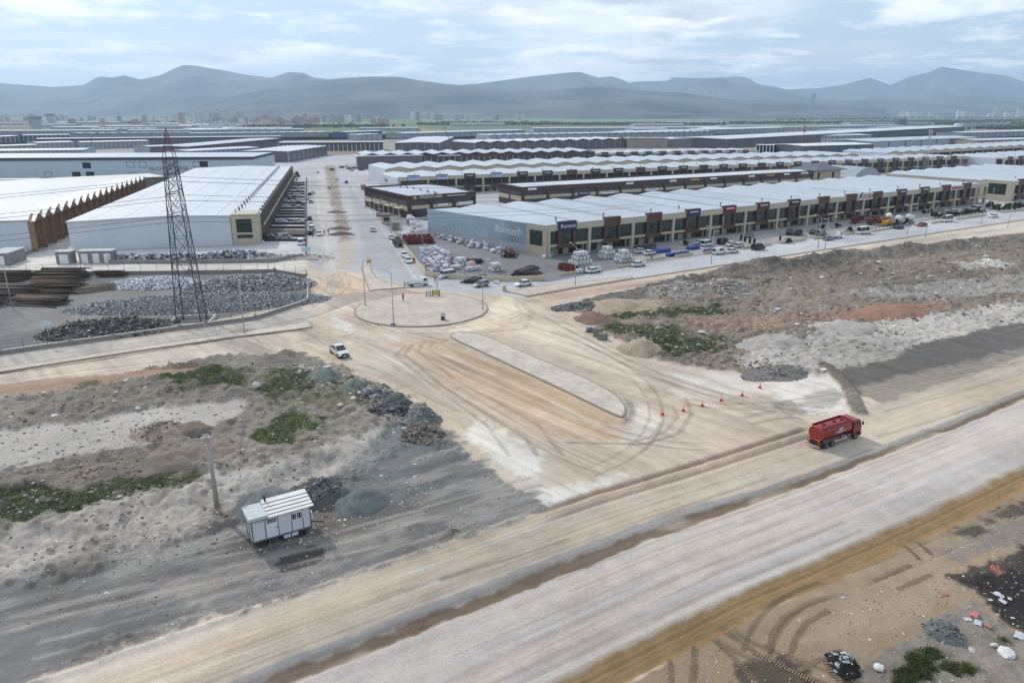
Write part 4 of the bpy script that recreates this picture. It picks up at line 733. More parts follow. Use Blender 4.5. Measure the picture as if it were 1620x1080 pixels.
for k, (a, b, z, d, lb) in enumerate(FARL):
    n = max(4, int((b[0] - a[0]) / 7)); dk = k in (5, 9, 10)
    cols_row(lb, a, b, z, d, n, pal[k % 4], mat('navy_panel', (60, 84, 130), .6) if k == 11 else (mat('dark_infill', (88, 86, 88), .8) if dk or k in (7, 8) else WALLG), WHITEP if k in (7, 8, 10) else CONCD, .6, 'warehouse', zigz=k in (12, 13, 14), fascia=1.4 if dk else 0, fm=FRAME)
FARR = [((742, 208), (830, 206), 'pale shed row with a blue end beyond the white warehouse'), ((775, 214), (1130, 208), 'white wave roofs beyond the concrete rows'), ((845, 203), (1140, 201), 'distant grey sheds before the green fields'), ((1000, 209), (1240, 202.5), 'pale roofs left of the flagpole'), ((1100, 204), (1400, 198), 'long white roofs below the airfield'), ((1240, 216), (1380, 213.5), 'grey flat roofs between the dark row and the cream shed'), ((640, 211), (745, 208), 'dim grey sheds behind the crane'), ((1545, 222), (1680, 219), 'plain beige hall at the far right'), ((1525, 210), (1640, 207), 'grey roofs at the far right below the trees')]
for k, (a, b, lb) in enumerate(FARR): cols_row(lb, a, b, 8.5, 45, max(5, int((b[0] - a[0]) / 9)), pal[k % 3], mat('beige_render', (158, 148, 136), .8) if k == 7 else WALLG, CONCD, 1.0, 'warehouse', zigz=k in (1, 3))
# ---------------------------------------------------------------- vehicles
TYRE = mat('tyre_rubber', (34, 34, 35), .9, var=.2, dirt=.35); RIM = mat('wheel_rim', (120, 122, 126), .4, .6); CARGL = mat('car_glass', (26, 30, 34), .08, spec=.8, var=.1)
LAMPW = mat('headlamp', (220, 222, 220), .2); LAMPR = mat('tail_lamp', (150, 30, 28), .3); BLKP = mat('black_plastic', (40, 40, 42), .7)
CARS = {'white': mat('car_white', (212, 214, 216), .25, var=.02, dirt=.15), 'silver': mat('car_silver', (150, 154, 160), .3, .4, dirt=.15), 'dark': mat('car_dark', (44, 46, 52), .25, dirt=.15), 'blue': mat('car_blue', (96, 112, 140), .3, dirt=.15), 'red': mat('car_red', (120, 44, 40), .3, dirt=.15)}
def wheel(parent, x, y, r, w=.22):
    ob('wheel', MB().tube((x, y - w / 2, r), (x, y + w / 2, r), r, n=14), TYRE, parent)
    s_ = 1 if y > 0 else -1
    k = COL.objects[-1]; ob('rim', MB().tube((x, y + s_ * w / 2, r), (x, y + s_ * (w / 2 + .015), r), r * .6, n=10), RIM, k); return k
def make_car(kind, colr):
    m = CARS[colr]; names = {'sedan': 'parked_car', 'hatch': 'parked_car', 'van': 'parked_van', 'minibus': 'minibus', 'mpv': 'parked_van', 'flat': 'light_truck'}
    r = empty(names[kind])
    if kind == 'sedan': L, W, low, roof, gx, rx, zr = 4.5, 1.78, [(-2.25, .35), (-2.22, .88), (-1.6, .95), (1.0, .92), (2.05, .74), (2.25, .55), (2.2, .3)], 0, (-1.75, 1.15), (-1.0, .35), 1.44
    elif kind == 'hatch': L, W, low, roof, gx, rx, zr = 4.0, 1.7, [(-2.0, .35), (-1.98, .92), (-1.7, .98), (.9, .93), (1.8, .76), (2.0, .55), (1.95, .3)], 0, (-1.95, 1.05), (-1.55, .25), 1.48
    elif kind == 'van': L, W, low, roof, gx, rx, zr = 4.5, 1.8, [(-2.25, .35), (-2.25, 1.15), (1.2, 1.1), (2.1, .85), (2.25, .6), (2.2, .3)], 0, (-2.24, 1.5), (-2.15, .75), 1.85
    elif kind == 'mpv': L, W, low, roof, gx, rx, zr = 4.9, 1.9, [(-2.45, .35), (-2.45, 1.1), (1.5, 1.05), (2.3, .85), (2.45, .6), (2.4, .3)], 0, (-2.43, 1.7), (-2.25, .9), 1.92
    else: L, W, low, roof, gx, rx, zr = 5.9, 2.0, [(-2.95, .4), (-2.95, 1.3), (1.9, 1.25), (2.8, 1.0), (2.95, .65), (2.9, .35)], 0, (-2.93, 2.15), (-2.85, 1.5), 2.55
    w = W / 2; belt = max(z for x, z in low) - .03
    ob('body', MB().prism(low, -w, w, axis='y'), m, r, bev=.07, smooth=35)
    wt = w * .80; gl = MB(); a0, a1 = gx; b0, b1 = rx
    gl.add([(a0, -w * .94, belt), (a1, -w * .94, belt), (a1, w * .94, belt), (a0, w * .94, belt), (b0, -wt, zr - .03), (b1, -wt, zr - .03), (b1, wt, zr - .03), (b0, wt, zr - .03)], [(0, 1, 5, 4), (1, 2, 6, 5), (2, 3, 7, 6), (3, 0, 4, 7), (4, 5, 6, 7)])
    ob('window', gl, CARGL, r)
    rf_ = MB().box(((b0 + b1) / 2, 0, zr), (b1 - b0 + .08, wt * 2 + .06, .07))
    for s_ in (-1, 1):
        for (xa, xb) in ((a0, b0), (a1, b1)): rf_.tube((xa, s_ * w * .95, belt - .03), (xb, s_ * (wt + .01), zr), .045, n=4)
        xm = (b0 + b1) / 2; rf_.tube((xm, s_ * w * .96, belt - .03), (xm, s_ * (wt + .015), zr), .05, n=4)
        if kind in ('van',): rf_.add([(a0, s_ * w * .955, belt - .02), (xm, s_ * w * .955, belt - .02), (xm, s_ * (wt + .03), zr), (b0, s_ * (wt + .03), zr)], [(0, 1, 2, 3) if s_ < 0 else (3, 2, 1, 0)])
    ob('roof', rf_, m, r)
    wr = .31 if kind != 'minibus' else .36; fx = L / 2 - .85
    for x in (-fx, fx):
        for y in (-w + .08, w - .08): wheel(r, x, y, wr)
    rep('headlamp', MB().box((0, 0, 0), (.1, .36, .14)), LAMPW, r, [(L / 2 - .07, s_ * (w - .28), .68) for s_ in (-1, 1)]); rep('tail_lamp', MB().box((0, 0, 0), (.08, .26, .2)), LAMPR, r, [(-L / 2 + .01, s_ * (w - .2), .8) for s_ in (-1, 1)])
    return r
def pickup():
    r = empty('pickup_truck'); m = CARS['white']
    ob('body', MB().prism([(-2.65, .5), (-2.65, 1.12), (-.95, 1.12), (-.95, 1.1), (1.15, 1.1), (2.4, 1.02), (2.65, .85), (2.65, .45), (2.2, .4)], -.92, .92, axis='y'), m, r, bev=.06, smooth=35)
    ob('bed_liner', MB().b(-2.5, -1.05, -.78, .78, 1.125, 1.135).b(-2.6, -1.0, -.9, -.8, 1.13, 1.2).b(-2.6, -1.0, .8, .9, 1.13, 1.2), BLKP, r)
    gl = MB().add([(-1.0, -.86, 1.08), (1.25, -.86, 1.08), (1.25, .86, 1.08), (-1.0, .86, 1.08), (-.75, -.7, 1.76), (.35, -.72, 1.76), (.35, .72, 1.76), (-.75, .7, 1.76)], [(0, 1, 5, 4), (1, 2, 6, 5), (2, 3, 7, 6), (3, 0, 4, 7), (4, 5, 6, 7)]); ob('window', gl, CARGL, r)
    rf_ = MB().box((-.2, 0, 1.79), (1.22, 1.5, .08))
    for s_ in (-1, 1):
        for xa, xb in ((-1.0, -.75), (1.25, .35), (.05, .0)): rf_.tube((xa, s_ * .875, 1.05), (xb, s_ * .72, 1.78), .05, n=4)
    ob('roof', rf_, m, r, bev=.02)
    for x in (-1.65, 1.65):
        for y in (-.85, .85): wheel(r, x, y, .38, .26)
    ob('grille', MB().b(2.6, 2.68, -.55, .55, .68, .95), BLKP, r); ob('bumper', MB().b(2.55, 2.74, -.85, .85, .42, .62), BLKP, r); ob('number_plate', MB().b(2.745, 2.76, -.26, .26, .46, .57), SIGNW, r)
    rep('headlamp', MB().box((0, 0, 0), (.12, .34, .16)), LAMPW, r, [(2.6, -.72, .84), (2.6, .72, .84)]); rep('mirror', MB().box((0, 0, 0), (.14, .2, .16)), m, r, [(1.0, -1.02, 1.2), (1.0, 1.02, 1.2)])
    return r
def place(o, px_, py_, head, label=None, cat='car', group=None, z=None):
    x, y = P(px_, py_); o.location = (x, y, hgt(x, y) if z is None else z); o.rotation_euler.z = head
    if label: o['label'] = label
    o['category'] = cat
    if group: o['group'] = group
    return o
def vang(p, q): return ang(P(*p), P(*q))
place(pickup(), 537, 561, vang((537, 561), (552, 566)) - .28, 'white double-cab pickup driving on the dust below the roundabout', 'pickup')
PROTO = {}
def car(kind, colr):
    k = (kind, colr)
    if k not in PROTO: PROTO[k] = make_car(*k); return PROTO[k]
    return copy_tree(PROTO[k])
EST = AZ2; MAIN = math.pi / 2 + R(15.05)
CL = [('sedan', 'white', 828, 452, EST + math.pi, 'white sedan on the street in front of the beige pipe-yard wall'), ('hatch', 'silver', 761, 453, EST + math.pi + .1, 'silver hatchback passing the pipe heap by the yard wall'), ('mpv', 'white', 712, 438, EST + .05, 'white people carrier parked against the beige yard wall'),
 ('sedan', 'white', 938, 431, EST + .1, 'white sedan parked beside the tall stack of white tanks'), ('sedan', 'white', 1009, 421, EST + .08, 'white saloon at the kerb beyond the wire-caged tanks'), ('van', 'white', 1137, 402, EST, 'white van parked at the kerb beside the blue drums'), ('sedan', 'white', 1158, 400, EST + .05, 'white saloon directly in front of the white van'), ('mpv', 'dark', 1199, 395, EST + .05, 'dark people carrier at the kerb past the small cypresses'),
 ('minibus', 'white', 1366, 370, EST, 'white minibus parked near the red machinery yard'), ('minibus', 'white', 1497, 351, EST + math.pi, 'white high-roof minibus driving past the hedge'), ('sedan', 'dark', 1422, 362, EST, 'black saloon beside the concrete mixers'), ('sedan', 'red', 1458, 358, EST + math.pi, 'dark red saloon by the gate past the mixers'), ('sedan', 'white', 1571, 344, EST + math.pi, 'white saloon driving on the far end of the estate street'),
 ('sedan', 'silver', 1185, 375, EST + .3, 'grey saloon on the forecourt below the maroon sign'), ('mpv', 'dark', 1249, 371, EST + .5, 'dark car beside the black van on the forecourt'), ('mpv', 'dark', 1263, 372, EST + .4, 'black van on the forecourt under the showroom row'), ('sedan', 'dark', 1285, 370, EST + .5, 'low black car on the forecourt'), ('van', 'silver', 1299, 372, EST + .2, 'pale silver van on the forecourt beside the low black car'),
 ('hatch', 'silver', 1310, 380, EST, 'grey hatchback behind the flat-bed at the kerb'),
 ('sedan', 'white', 590, 366, MAIN, 'white saloon driving away along the main street'), ('sedan', 'white', 619, 378, MAIN, 'white saloon parked at the head of the grey crates'), ('hatch', 'silver', 599, 342, MAIN, 'silver car parked by the gate before the brown block with the diamond logo'), ('hatch', 'dark', 548, 290, MAIN, 'dark car far along the right lane of the main street'), ('sedan', 'white', 533, 286, MAIN, 'white car far along the middle of the main street'), ('hatch', 'white', 503, 274, MAIN, 'white car at the far end of the left lane'),
 ('sedan', 'white', 640, 406, MAIN + math.pi, 'white saloon parked behind another beside the yard wall of bags'), ('sedan', 'white', 646, 415, MAIN + math.pi, 'white saloon parked nearest the roundabout beside the yard wall of bags'), ('sedan', 'white', 505, 372, MAIN + math.pi, 'white saloon standing by two people on the left lane'), ('sedan', 'white', 678, 347, EST, 'white car parked behind the end of the billboard wall')]
for kd, cl, x, y, h_, lb in CL: place(car(kd, cl), x, y, h_, lb, 'minibus' if kd == 'minibus' else ('van' if kd in ('van', 'mpv') else 'car'))
def many(items, label, group, h_, cat='car'):
    for kd, cl, x, y in items: place(car(kd, cl), x, y, h_ + random.uniform(-.06, .06), label % {'white': 'white', 'dark': 'dark', 'silver': 'silver', 'blue': 'blue-grey'}[cl], cat, group + ' (' + cl + ')')
many([('hatch', 'dark', 490, 309), ('sedan', 'white', 495, 306), ('sedan', 'white', 489, 316), ('hatch', 'white', 492, 321), ('hatch', 'dark', 490, 348), ('sedan', 'white', 492, 357), ('van', 'white', 494, 364), ('hatch', 'dark', 491, 371)], '%s car parked in the line along the warehouse car park fence', 'cars along the car park fence', MAIN)
many([('mpv', 'dark', 425, 378), ('van', 'silver', 451, 378), ('sedan', 'dark', 433, 352), ('sedan', 'white', 446, 353), ('hatch', 'white', 473, 352), ('sedan', 'white', 453, 329), ('van', 'silver', 443, 329), ('sedan', 'white', 464, 321), ('hatch', 'white', 475, 317), ('hatch', 'white', 475, 330), ('van', 'blue', 453, 314), ('hatch', 'white', 475, 302), ('sedan', 'white', 452, 302), ('hatch', 'white', 470, 310), ('sedan', 'silver', 454, 308), ('hatch', 'white', 452, 296), ('sedan', 'silver', 448, 318), ('hatch', 'dark', 474, 323), ('sedan', 'white', 455, 291), ('hatch', 'silver', 449, 321)], '%s vehicle parked in the bays between the warehouse and its fence', 'vehicles in the warehouse bays', MAIN - math.pi / 2)
place(car('van', 'white'), 476, 387, MAIN + math.pi, 'white van at the front gate of the warehouse car park', 'van')
many([('sedan', 'white', 1491, 334), ('hatch', 'white', 1506, 336), ('sedan', 'white', 1516, 337), ('mpv', 'white', 1542, 332), ('sedan', 'silver', 1530, 335), ('sedan', 'white', 1575, 332), ('van', 'white', 1584, 330), ('mpv', 'white', 1600, 328)], '%s car parked behind the hedge at the showroom row', 'cars behind the hedge', EST + 1.2)
many([('sedan', 'white', 1157, 389), ('hatch', 'white', 1169, 391), ('sedan', 'white', 1107, 386), ('mpv', 'white', 1118, 389), ('mpv', 'dark', 1144, 386), ('sedan', 'white', 1013, 400), ('sedan', 'white', 1027, 403)], '%s car on the forecourt between the stacked tanks and the cypresses', 'cars on the showroom forecourt', EST + .15)
many([('hatch', 'dark', 540, 266), ('hatch', 'white', 547, 265), ('hatch', 'dark', 552, 268), ('sedan', 'dark', 560, 267), ('hatch', 'white', 556, 271), ('sedan', 'dark', 572, 270), ('hatch', 'dark', 525, 270)], '%s car parked at the far crossing of the main street', 'cars at the far crossing', MAIN + .8)
many([('sedan', 'dark', 603, 334), ('hatch', 'blue', 607, 336), ('sedan', 'dark', 610, 333), ('hatch', 'silver', 604, 330)], '%s car in the small lot before the brown block with the diamond logo', 'cars before the brown block', EST)
# light flat-bed and lorries
def flatbed(colr='white'):
    r = empty('light_truck'); m = CARS[colr]
    ob('cab', MB().prism([(.9, .45), (.9, 1.95), (1.0, 2.05), (2.1, 2.0), (2.55, 1.2), (2.6, .45)], -.85, .85, axis='y'), m, r, bev=.06, smooth=35); ob('windscreen', MB().add([(2.16, -.74, 1.93), (2.16, .74, 1.93), (2.565, .76, 1.25), (2.565, -.76, 1.25)], [(3, 2, 1, 0)]).b(1.25, 2.1, -.862, -.852, 1.25, 1.85).b(1.25, 2.1, .852, .862, 1.25, 1.85), CARGL, r)
    ob('bed', MB().b(-2.5, .8, -.9, .9, .78, .92), m, r); rep('side_board', MB().b(-2.5, .8, -.03, .03, .92, 1.25), m, r, [(0, -.9, 0), (0, .9, 0)]); ob('tail_board', MB().b(-2.53, -2.47, -.86, .86, .92, 1.25), m, r); ob('chassis', MB().b(-2.3, 2.3, -.4, .4, .45, .77), BLKP, r)
    for x in (-1.6, 1.75):
        for y in (-.75, .75): wheel(r, x, y, .33)
    return r
FB = flatbed(); place(FB, 661, 452, EST - .15, 'white flat-bed light truck turning at the roundabout', 'truck')
place(copy_tree(FB), 1322, 377, EST, 'white flat-bed parked ahead of the grey hatchback', 'truck'); place(copy_tree(FB), 465, 287, MAIN - 1.5, 'white flat-bed at the back of the warehouse bays', 'truck')
place(copy_tree(FB), 520, 298, MAIN, 'light truck loaded dark on the main street verge', 'truck')
def mixer():
    r = empty('concrete_mixer'); m = CARS['white']
    ob('cab', MB().prism([(2.6, .7), (2.6, 2.9), (4.2, 2.9), (4.5, 1.7), (4.5, .7)], -1.2, 1.2, axis='y'), m, r, bev=.08, smooth=35); ob('windscreen', MB().b(4.3, 4.42, -1.1, 1.1, 1.9, 2.6), CARGL, r); ob('chassis', MB().b(-4, 4.2, -.5, .5, .7, 1.1), BLKP, r)
    d = MB(); pr = [(2.2, .55), (1.6, 1.1), (.2, 1.25), (-1.6, 1.1), (-3.2, .5)]
    for (xa, ra), (xb, rb2) in zip(pr, pr[1:]): d.tube((xa, 0, 2.1 - (xa - 2.2) * .16), (xb, 0, 2.1 - (xb - 2.2) * .16), ra, rb2, n=14, caps=True)
    ob('drum', d, WHITEP, r); ob('chute', MB().b(-4.2, -3.3, -.4, .4, 1.2, 2.6), BLKP, r)
    for x in (-3, -1.8, 3.2):
        for y in (-.95, .95): wheel(r, x, y, .5, .35)
    return r
MX = mixer(); place(MX, 1420, 356, EST + .4, 'white concrete mixer second from the yellow pump', 'truck'); place(copy_tree(MX), 1437, 354, EST + .3, 'white concrete mixer beside the gate with the dark red saloon', 'truck'); place(copy_tree(MX), 1405, 352, EST + .6, 'white concrete mixer behind the yellow pump', 'truck')
YEL = mat('machine_yellow', (196, 150, 50), .5, dirt=.2); MRED = mat('machine_red', (96, 36, 36), .6, dirt=.3)
r = empty('concrete_pump', label='yellow trailer concrete pump among the mixers', cat='machine'); ob('frame', MB().b(-2.5, 2.5, -.8, .8, .5, .9).b(2.5, 4, -.1, .1, .6, .75), YEL, r); ob('hopper', MB().box((-1.6, 0, 1.5), (1.4, 1.7, 1.1), top=1.3), YEL, r); ob('engine_cover', MB().b(-.4, 2.2, -.7, .7, .92, 2.0), YEL, r, bev=.1); ob('boom', MB().tube((-1, 0, 2.1), (2.6, 0, 2.9), .16).tube((2.6, 0, 2.9), (-.6, .2, 3.2), .13), YEL, r)
for x, y in ((-.5, -.85), (-.5, .85), (.6, -.85), (.6, .85)): wheel(r, x, y, .42)
place(r, 1403, 357, EST, cat='machine')
for k, (x, y) in enumerate(((1352, 353), (1364, 351), (1376, 355), (1388, 352), (1396, 356))):
    r = empty('red_machine_frame'); rr = random.Random(k)
    ob('deck', MB().b(-2.8, 2.8, -1, 1, .7, 1.0), MRED, r); ob('bin', MB().box((-1.2, 0, 1.7), (2.0, 1.8, 1.4), top=1.25), MRED, r); ob('rail', MB().path([(2.6, -.9, 1), (2.6, -.9, 2.6), (.2, -.9, 2.6), (.2, .9, 2.6), (2.6, .9, 2.6), (2.6, .9, 1)], .07), MRED, r); rep('leg', MB().b(-.1, .1, -.1, .1, 0, .7), MRED, r, [(-2.6, -.9, 0), (-2.6, .9, 0), (2.6, -.9, 0), (2.6, .9, 0)])
    place(r, x, y, EST + rr.uniform(-.5, .5), 'dark red machine frame in the row beside the yellow pump', 'machine', 'red machine frames')
# ---- red water tanker
RED = mat('tanker_red', (128, 18, 27), .32, var=.06, scale=.8, dirt=.12, spec=.5); REDE = mat('tanker_end_red', (136, 42, 40), .45, var=.1, dirt=.25)
tk = empty('tanker_truck', label='red water tanker lorry driving on the dusty highway', cat='truck')
def ellring(x, a, b_, zc, n=28, p=2.4): return [(x, a * math.copysign(abs(math.cos(2 * math.pi * i / n)) ** (2 / p), math.cos(2 * math.pi * i / n)), zc + b_ * math.copysign(abs(math.sin(2 * math.pi * i / n)) ** (2 / p), math.sin(2 * math.pi * i / n))) for i in range(n)]
t = MB(); t.sm = True; rings = [ellring(-4.35, 1.22, .98, 2.28), ellring(-4.2, 1.25, 1.02, 2.28), ellring(1.95, 1.25, 1.02, 2.28), ellring(2.1, 1.2, .97, 2.28)]; n = 28
t.V = [v for q in rings for v in q]
for k in range(3):
    for i in range(n): t.F.append((k * n + i, k * n + (i + 1) % n, (k + 1) * n + (i + 1) % n, (k + 1) * n + i)); t.M.append(0); t.S.append(True)
t.F.append(tuple(range(3 * n, 4 * n))); t.M.append(0); t.S.append(False)
ob('tank', t, RED, tk)
t = MB(); q = ellring(-4.36, 1.2, .96, 2.28) + [(-4.47, 0, 2.28)]; t.V = q; t.F = [(i, n, (i + 1) % n) for i in range(n)]; t.M = [0] * n; t.S = [True] * n; end = ob('tank_end', t, REDE, tk)
ob('reflective_rim', MB().path(ellring(-4.37, 1.215, .975, 2.28) + ellring(-4.37, 1.215, .975, 2.28)[:1], .035, 4), mat('rim_orange', (220, 84, 44), .4), tk)
ob('catwalk_rail', MB().b(-4.2, 2.0, -.95, -.88, 3.08, 3.4).b(-4.2, 2.0, .88, .95, 3.08, 3.4).b(1.94, 2.02, -.88, .88, 3.1, 3.4), RED, tk)
rep('manhole', MB().tube((0, 0, 3.26), (0, 0, 3.42), .28, n=12).tube((0, 0, 3.42), (0, 0, 3.48), .18, n=10), mat('hatch_red', (112, 30, 34), .5), tk, [(-2.9, 0, 0), (-.6, 0, 0), (1.1, 0, 0)])
ob('chassis', MB().b(-4.5, 4.3, -.45, .45, .75, 1.12), BLKP, tk); rep('tank_cradle', MB().b(-.15, .15, -.9, .9, 1.12, 1.5), BLKP, tk, [(-3.8, 0, 0), (-1.2, 0, 0), (1.4, 0, 0)])
rep('side_skirt', MB().b(-4.1, -.6, -.06, .06, 1.0, 1.55), mat('skirt_grey', (74, 66, 66), .6, dirt=.3), tk, [(0, -1.12, 0), (0, 1.12, 0)])
rep('side_guard', MB().b(-.9, 1.9, -.03, .03, .55, .66).b(-.9, 1.9, -.03, .03, .82, .93).b(-.8, -.72, -.03, .03, .5, 1.1).b(1.72, 1.8, -.03, .03, .5, 1.1), STEEL, tk, [(0, -1.15, 0), (0, 1.15, 0)])
ob('fuel_tank', MB().b(.1, 1.4, -1.1, -.5, .7, 1.2), STEEL, tk, bev=.08)
cab = ob('cab', MB().prism([(2.45, .95), (2.45, 2.95), (2.6, 3.12), (3.9, 3.06), (4.4, 2.1), (4.45, .95)], -1.22, 1.22, axis='y'), RED, tk, bev=.08, smooth=35)
ob('windscreen', MB().add([(3.97, -1.08, 2.97), (3.97, 1.08, 2.97), (4.42, 1.1, 2.16), (4.42, -1.1, 2.16)], [(3, 2, 1, 0)]), CARGL, cab); rep('side_window', MB().b(2.95, 3.95, -.012, .012, 2.1, 2.75), CARGL, cab, [(0, -1.225, 0), (0, 1.225, 0)])
ob('bumper', MB().b(3.9, 4.55, -1.22, 1.22, .45, .94), BLKP, tk, bev=.05); rep('mud_guard', MB().prism([(2.6, .62), (2.75, 1.1), (3.1, 1.25), (3.6, 1.25), (3.95, 1.1), (4.0, .7), (3.85, .7), (3.78, 1.0), (3.5, 1.12), (3.15, 1.12), (2.85, 1.0), (2.75, .62)], -.2, .2, axis='y'), BLKP, tk, [(0, -1.05, 0), (0, 1.05, 0)])
rep('mirror', MB().box((0, 0, 0), (.14, .22, .5)), BLKP, tk, [(4.25, -1.42, 2.5), (4.25, 1.42, 2.5)]); rep('mirror_arm', MB().tube((4.1, 1.2, 2.7), (4.25, 1.42, 2.7), .03), BLKP, tk, [(0, 0, 0)]); ob('mirror_arm', MB().tube((4.1, -1.2, 2.7), (4.25, -1.42, 2.7), .03), BLKP, tk)
ob('beacon', MB().tube((2.8, .7, 3.12), (2.8, .7, 3.3), .09, n=8), mat('amber', (200, 120, 30), .3), tk)
for x in (-3.3, -1.95, 3.3):
    for y in (-1.05, 1.05):
        k = wheel(tk, x, y, .52, .34); ob('hub', MB().tube((x, y + (.17 if y > 0 else -.17), .52), (x, y + (.24 if y > 0 else -.24), .52), .14, n=8), RIM, k)
rep('mud_flap', MB().b(-.03, .03, -.22, .22, .3, 1.1), BLKP, tk, [(-4.0, -1.0, 0), (-4.0, 1.0, 0)])
ob('rear_bumper', MB().b(-4.85, -4.72, -1.2, 1.2, .52, .68), STEEL, tk); rep('hazard_plate', MB().b(-4.87, -4.852, -.3, .3, .5, .7), mat('hazard_orange', (210, 110, 60), .5), tk, [(0, -.85, 0), (0, .85, 0)]); ob('spray_bar', MB().tube((-4.62, -1.05, .9), (-4.62, 1.05, .9), .07), BLKP, tk); ob('pump', MB().b(-4.6, -4.0, -.5, .4, .75, 1.25), BLKP, tk, bev=.06)
rep('tail_lamp', MB().box((0, 0, 0), (.08, .36, .16)), LAMPR, tk, [(-4.76, -.95, 1.0), (-4.76, .95, 1.0)]); rep('valve', MB().tube((0, 0, 0), (-.2, 0, 0), .12, n=8), mat('hazard_orange', (210, 110, 60), .5), tk, [(-4.5, -.75, 1.3), (-4.5, .55, 1.25)])
ob('lettering', MB().b(-1.75, .55, -1.29, -1.262, 2.22, 2.3).b(-1.2, .0, -1.29, -1.262, 2.06, 2.12), SIGNW, tk); em = MB().prism([(-1.0, 2.55), (-.85, 2.72), (-.65, 2.76), (-.72, 2.6), (-.55, 2.55), (-.7, 2.46)], -1.27, -1.245, axis='y').b(-.48, -.2, -1.26, -1.24, 2.46, 2.84); ob('emblem', em, SIGNW, tk)
hd = vang((1308, 706), (1349, 692)); p0 = Vector(P(1319, 697)); tk.location = (p0.x, p0.y, hgt(p0.x, p0.y) - .02); tk.rotation_euler.z = hd; tk.scale = (.87,) * 3
# ---- worker's caravan hut on wheels
a_, b_ = P(401, 859, .75), P(484, 835, .75); rz = ang(a_, b_); Lc = math.hypot(b_[0] - a_[0], b_[1] - a_[1]); Lc = max(5.6, min(7.2, Lc))
cab_w = mat('caravan_white', (196, 202, 210), .5, var=.04, scale=1.2, dirt=.12); trim = mat('caravan_trim', (92, 96, 100), .5)
zc_ = max(hgt(a_[0] + u * math.cos(rz) * Lc - v * math.sin(rz) * 2.3, a_[1] + u * math.sin(rz) * Lc + v * math.cos(rz) * 2.3) for u in (.12, .5, .88) for v in (-.1, .1, 1)) - .05
cv_ = empty('site_caravan', (*a_, zc_), rz, 'white panelled site caravan on wheels beside the gravel heaps', 'caravan'); z0 = .85; hC = 2.25; Wc = 2.35
ob('wall', MB().b(0, Lc, 0, Wc, z0, z0 + hC), cab_w, cv_); ob('floor_frame', MB().b(-.08, Lc + .08, -.04, Wc + .04, z0 - .16, z0 - .005), trim, cv_)
ob('roof', MB().add([(1.55, -.3, z0 + hC + .02), (Lc + .35, -.3, z0 + hC + .02), (Lc + .35, Wc + .3, z0 + hC + .45), (1.55, Wc + .3, z0 + hC + .45), (1.55, -.3, z0 + hC + .1), (Lc + .35, -.3, z0 + hC + .1), (Lc + .35, Wc + .3, z0 + hC + .53), (1.55, Wc + .3, z0 + hC + .53)], [(3, 2, 1, 0), (4, 5, 6, 7), (0, 1, 5, 4), (1, 2, 6, 5), (2, 3, 7, 6), (3, 0, 4, 7)]), mat('caravan_roof', (214, 214, 210), .5, dirt=.1), cv_)
rep('roof_rib', MB().add([(1.55, 0, .01), (Lc + .35, 0, .01), (Lc + .35, .045, .05), (1.55, .045, .05), (1.55, .09, .03), (Lc + .35, .09, .03)], [(0, 1, 2, 3), (3, 2, 5, 4)]), trim, cv_, [(0, -.3 + (Wc + .6) * (k + .6) / 5, z0 + hC + .115 + .43 * (k + .6) / 5) for k in range(4)])
ob('porch_roof', MB().b(-.28, 1.5, -.3, Wc + .2, z0 + hC + .03, z0 + hC + .36), mat('porch_grey', (176, 180, 182), .5), cv_); ob('porch_edge', MB().b(-.34, 1.56, -.36, Wc + .26, z0 + hC - .04, z0 + hC + .02), trim, cv_)
rep('corner_trim', MB().b(-.05, .05, -.05, .05, z0, z0 + hC), trim, cv_, [(0, 0, 0), (Lc, 0, 0), (0, Wc, 0), (0, Wc / 2, 0)]); rep('panel_joint', MB().b(-.035, .035, -.03, .01, z0, z0 + hC), trim, cv_, [(1.25, 0, 0), (2.45, 0, 0), (3.75, 0, 0), (4.85, 0, 0)])
dr_ = ob('door', MB().b(1.3, 2.4, -.05, .0, z0 + .02, z0 + 2.1), WHITEP, cv_); ob('door_grille', MB().b(1.42, 2.3, -.065, -.051, z0 + 1.55, z0 + 2.0), DARK, dr_); ob('handle', MB().b(2.18, 2.32, -.12, -.05, z0 + .95, z0 + 1.0), BLKP, dr_)
for k in range(6): ob('grille_bar', MB().b(1.48 + k * .14, 1.52 + k * .14, -.08, -.066, z0 + 1.55, z0 + 2.0), WHITEP, dr_)
wi = ob('window', MB().b(3.65, 4.85, -.05, 0, z0 + 1.15, z0 + 1.95), WHITEP, cv_); rep('pane', MB().b(-.22, .22, -.065, -.051, z0 + 1.25, z0 + 1.85), DARK, wi, [(3.97, 0, 0), (4.53, 0, 0)])
ob('window_bar', MB().b(3.86, 3.89, -.08, -.066, z0 + 1.25, z0 + 1.85).b(4.05, 4.08, -.08, -.066, z0 + 1.25, z0 + 1.85).b(4.42, 4.45, -.08, -.066, z0 + 1.25, z0 + 1.85).b(4.62, 4.65, -.08, -.066, z0 + 1.25, z0 + 1.85), WHITEP, wi)
ob('stove_pipe', MB().tube((2.0, Wc - .2, z0 + hC), (1.85, Wc, z0 + hC + 1.05), .09, n=8), BLKP, cv_); ob('end_box', MB().box((Lc + .3, Wc * .6, z0 + .5), (.55, .9, .7), top=.7), cab_w, cv_); ob('tool_box', MB().b(2.9, 3.55, .05, .5, .25, .68), cab_w, cv_); ob('tool_box', MB().b(3.65, 4.3, .05, .5, .25, .68), cab_w, cv_)
for x in (.9, Lc - .9):
    for y in (.1, Wc - .1): wheel(cv_, x, y, .4, .25)
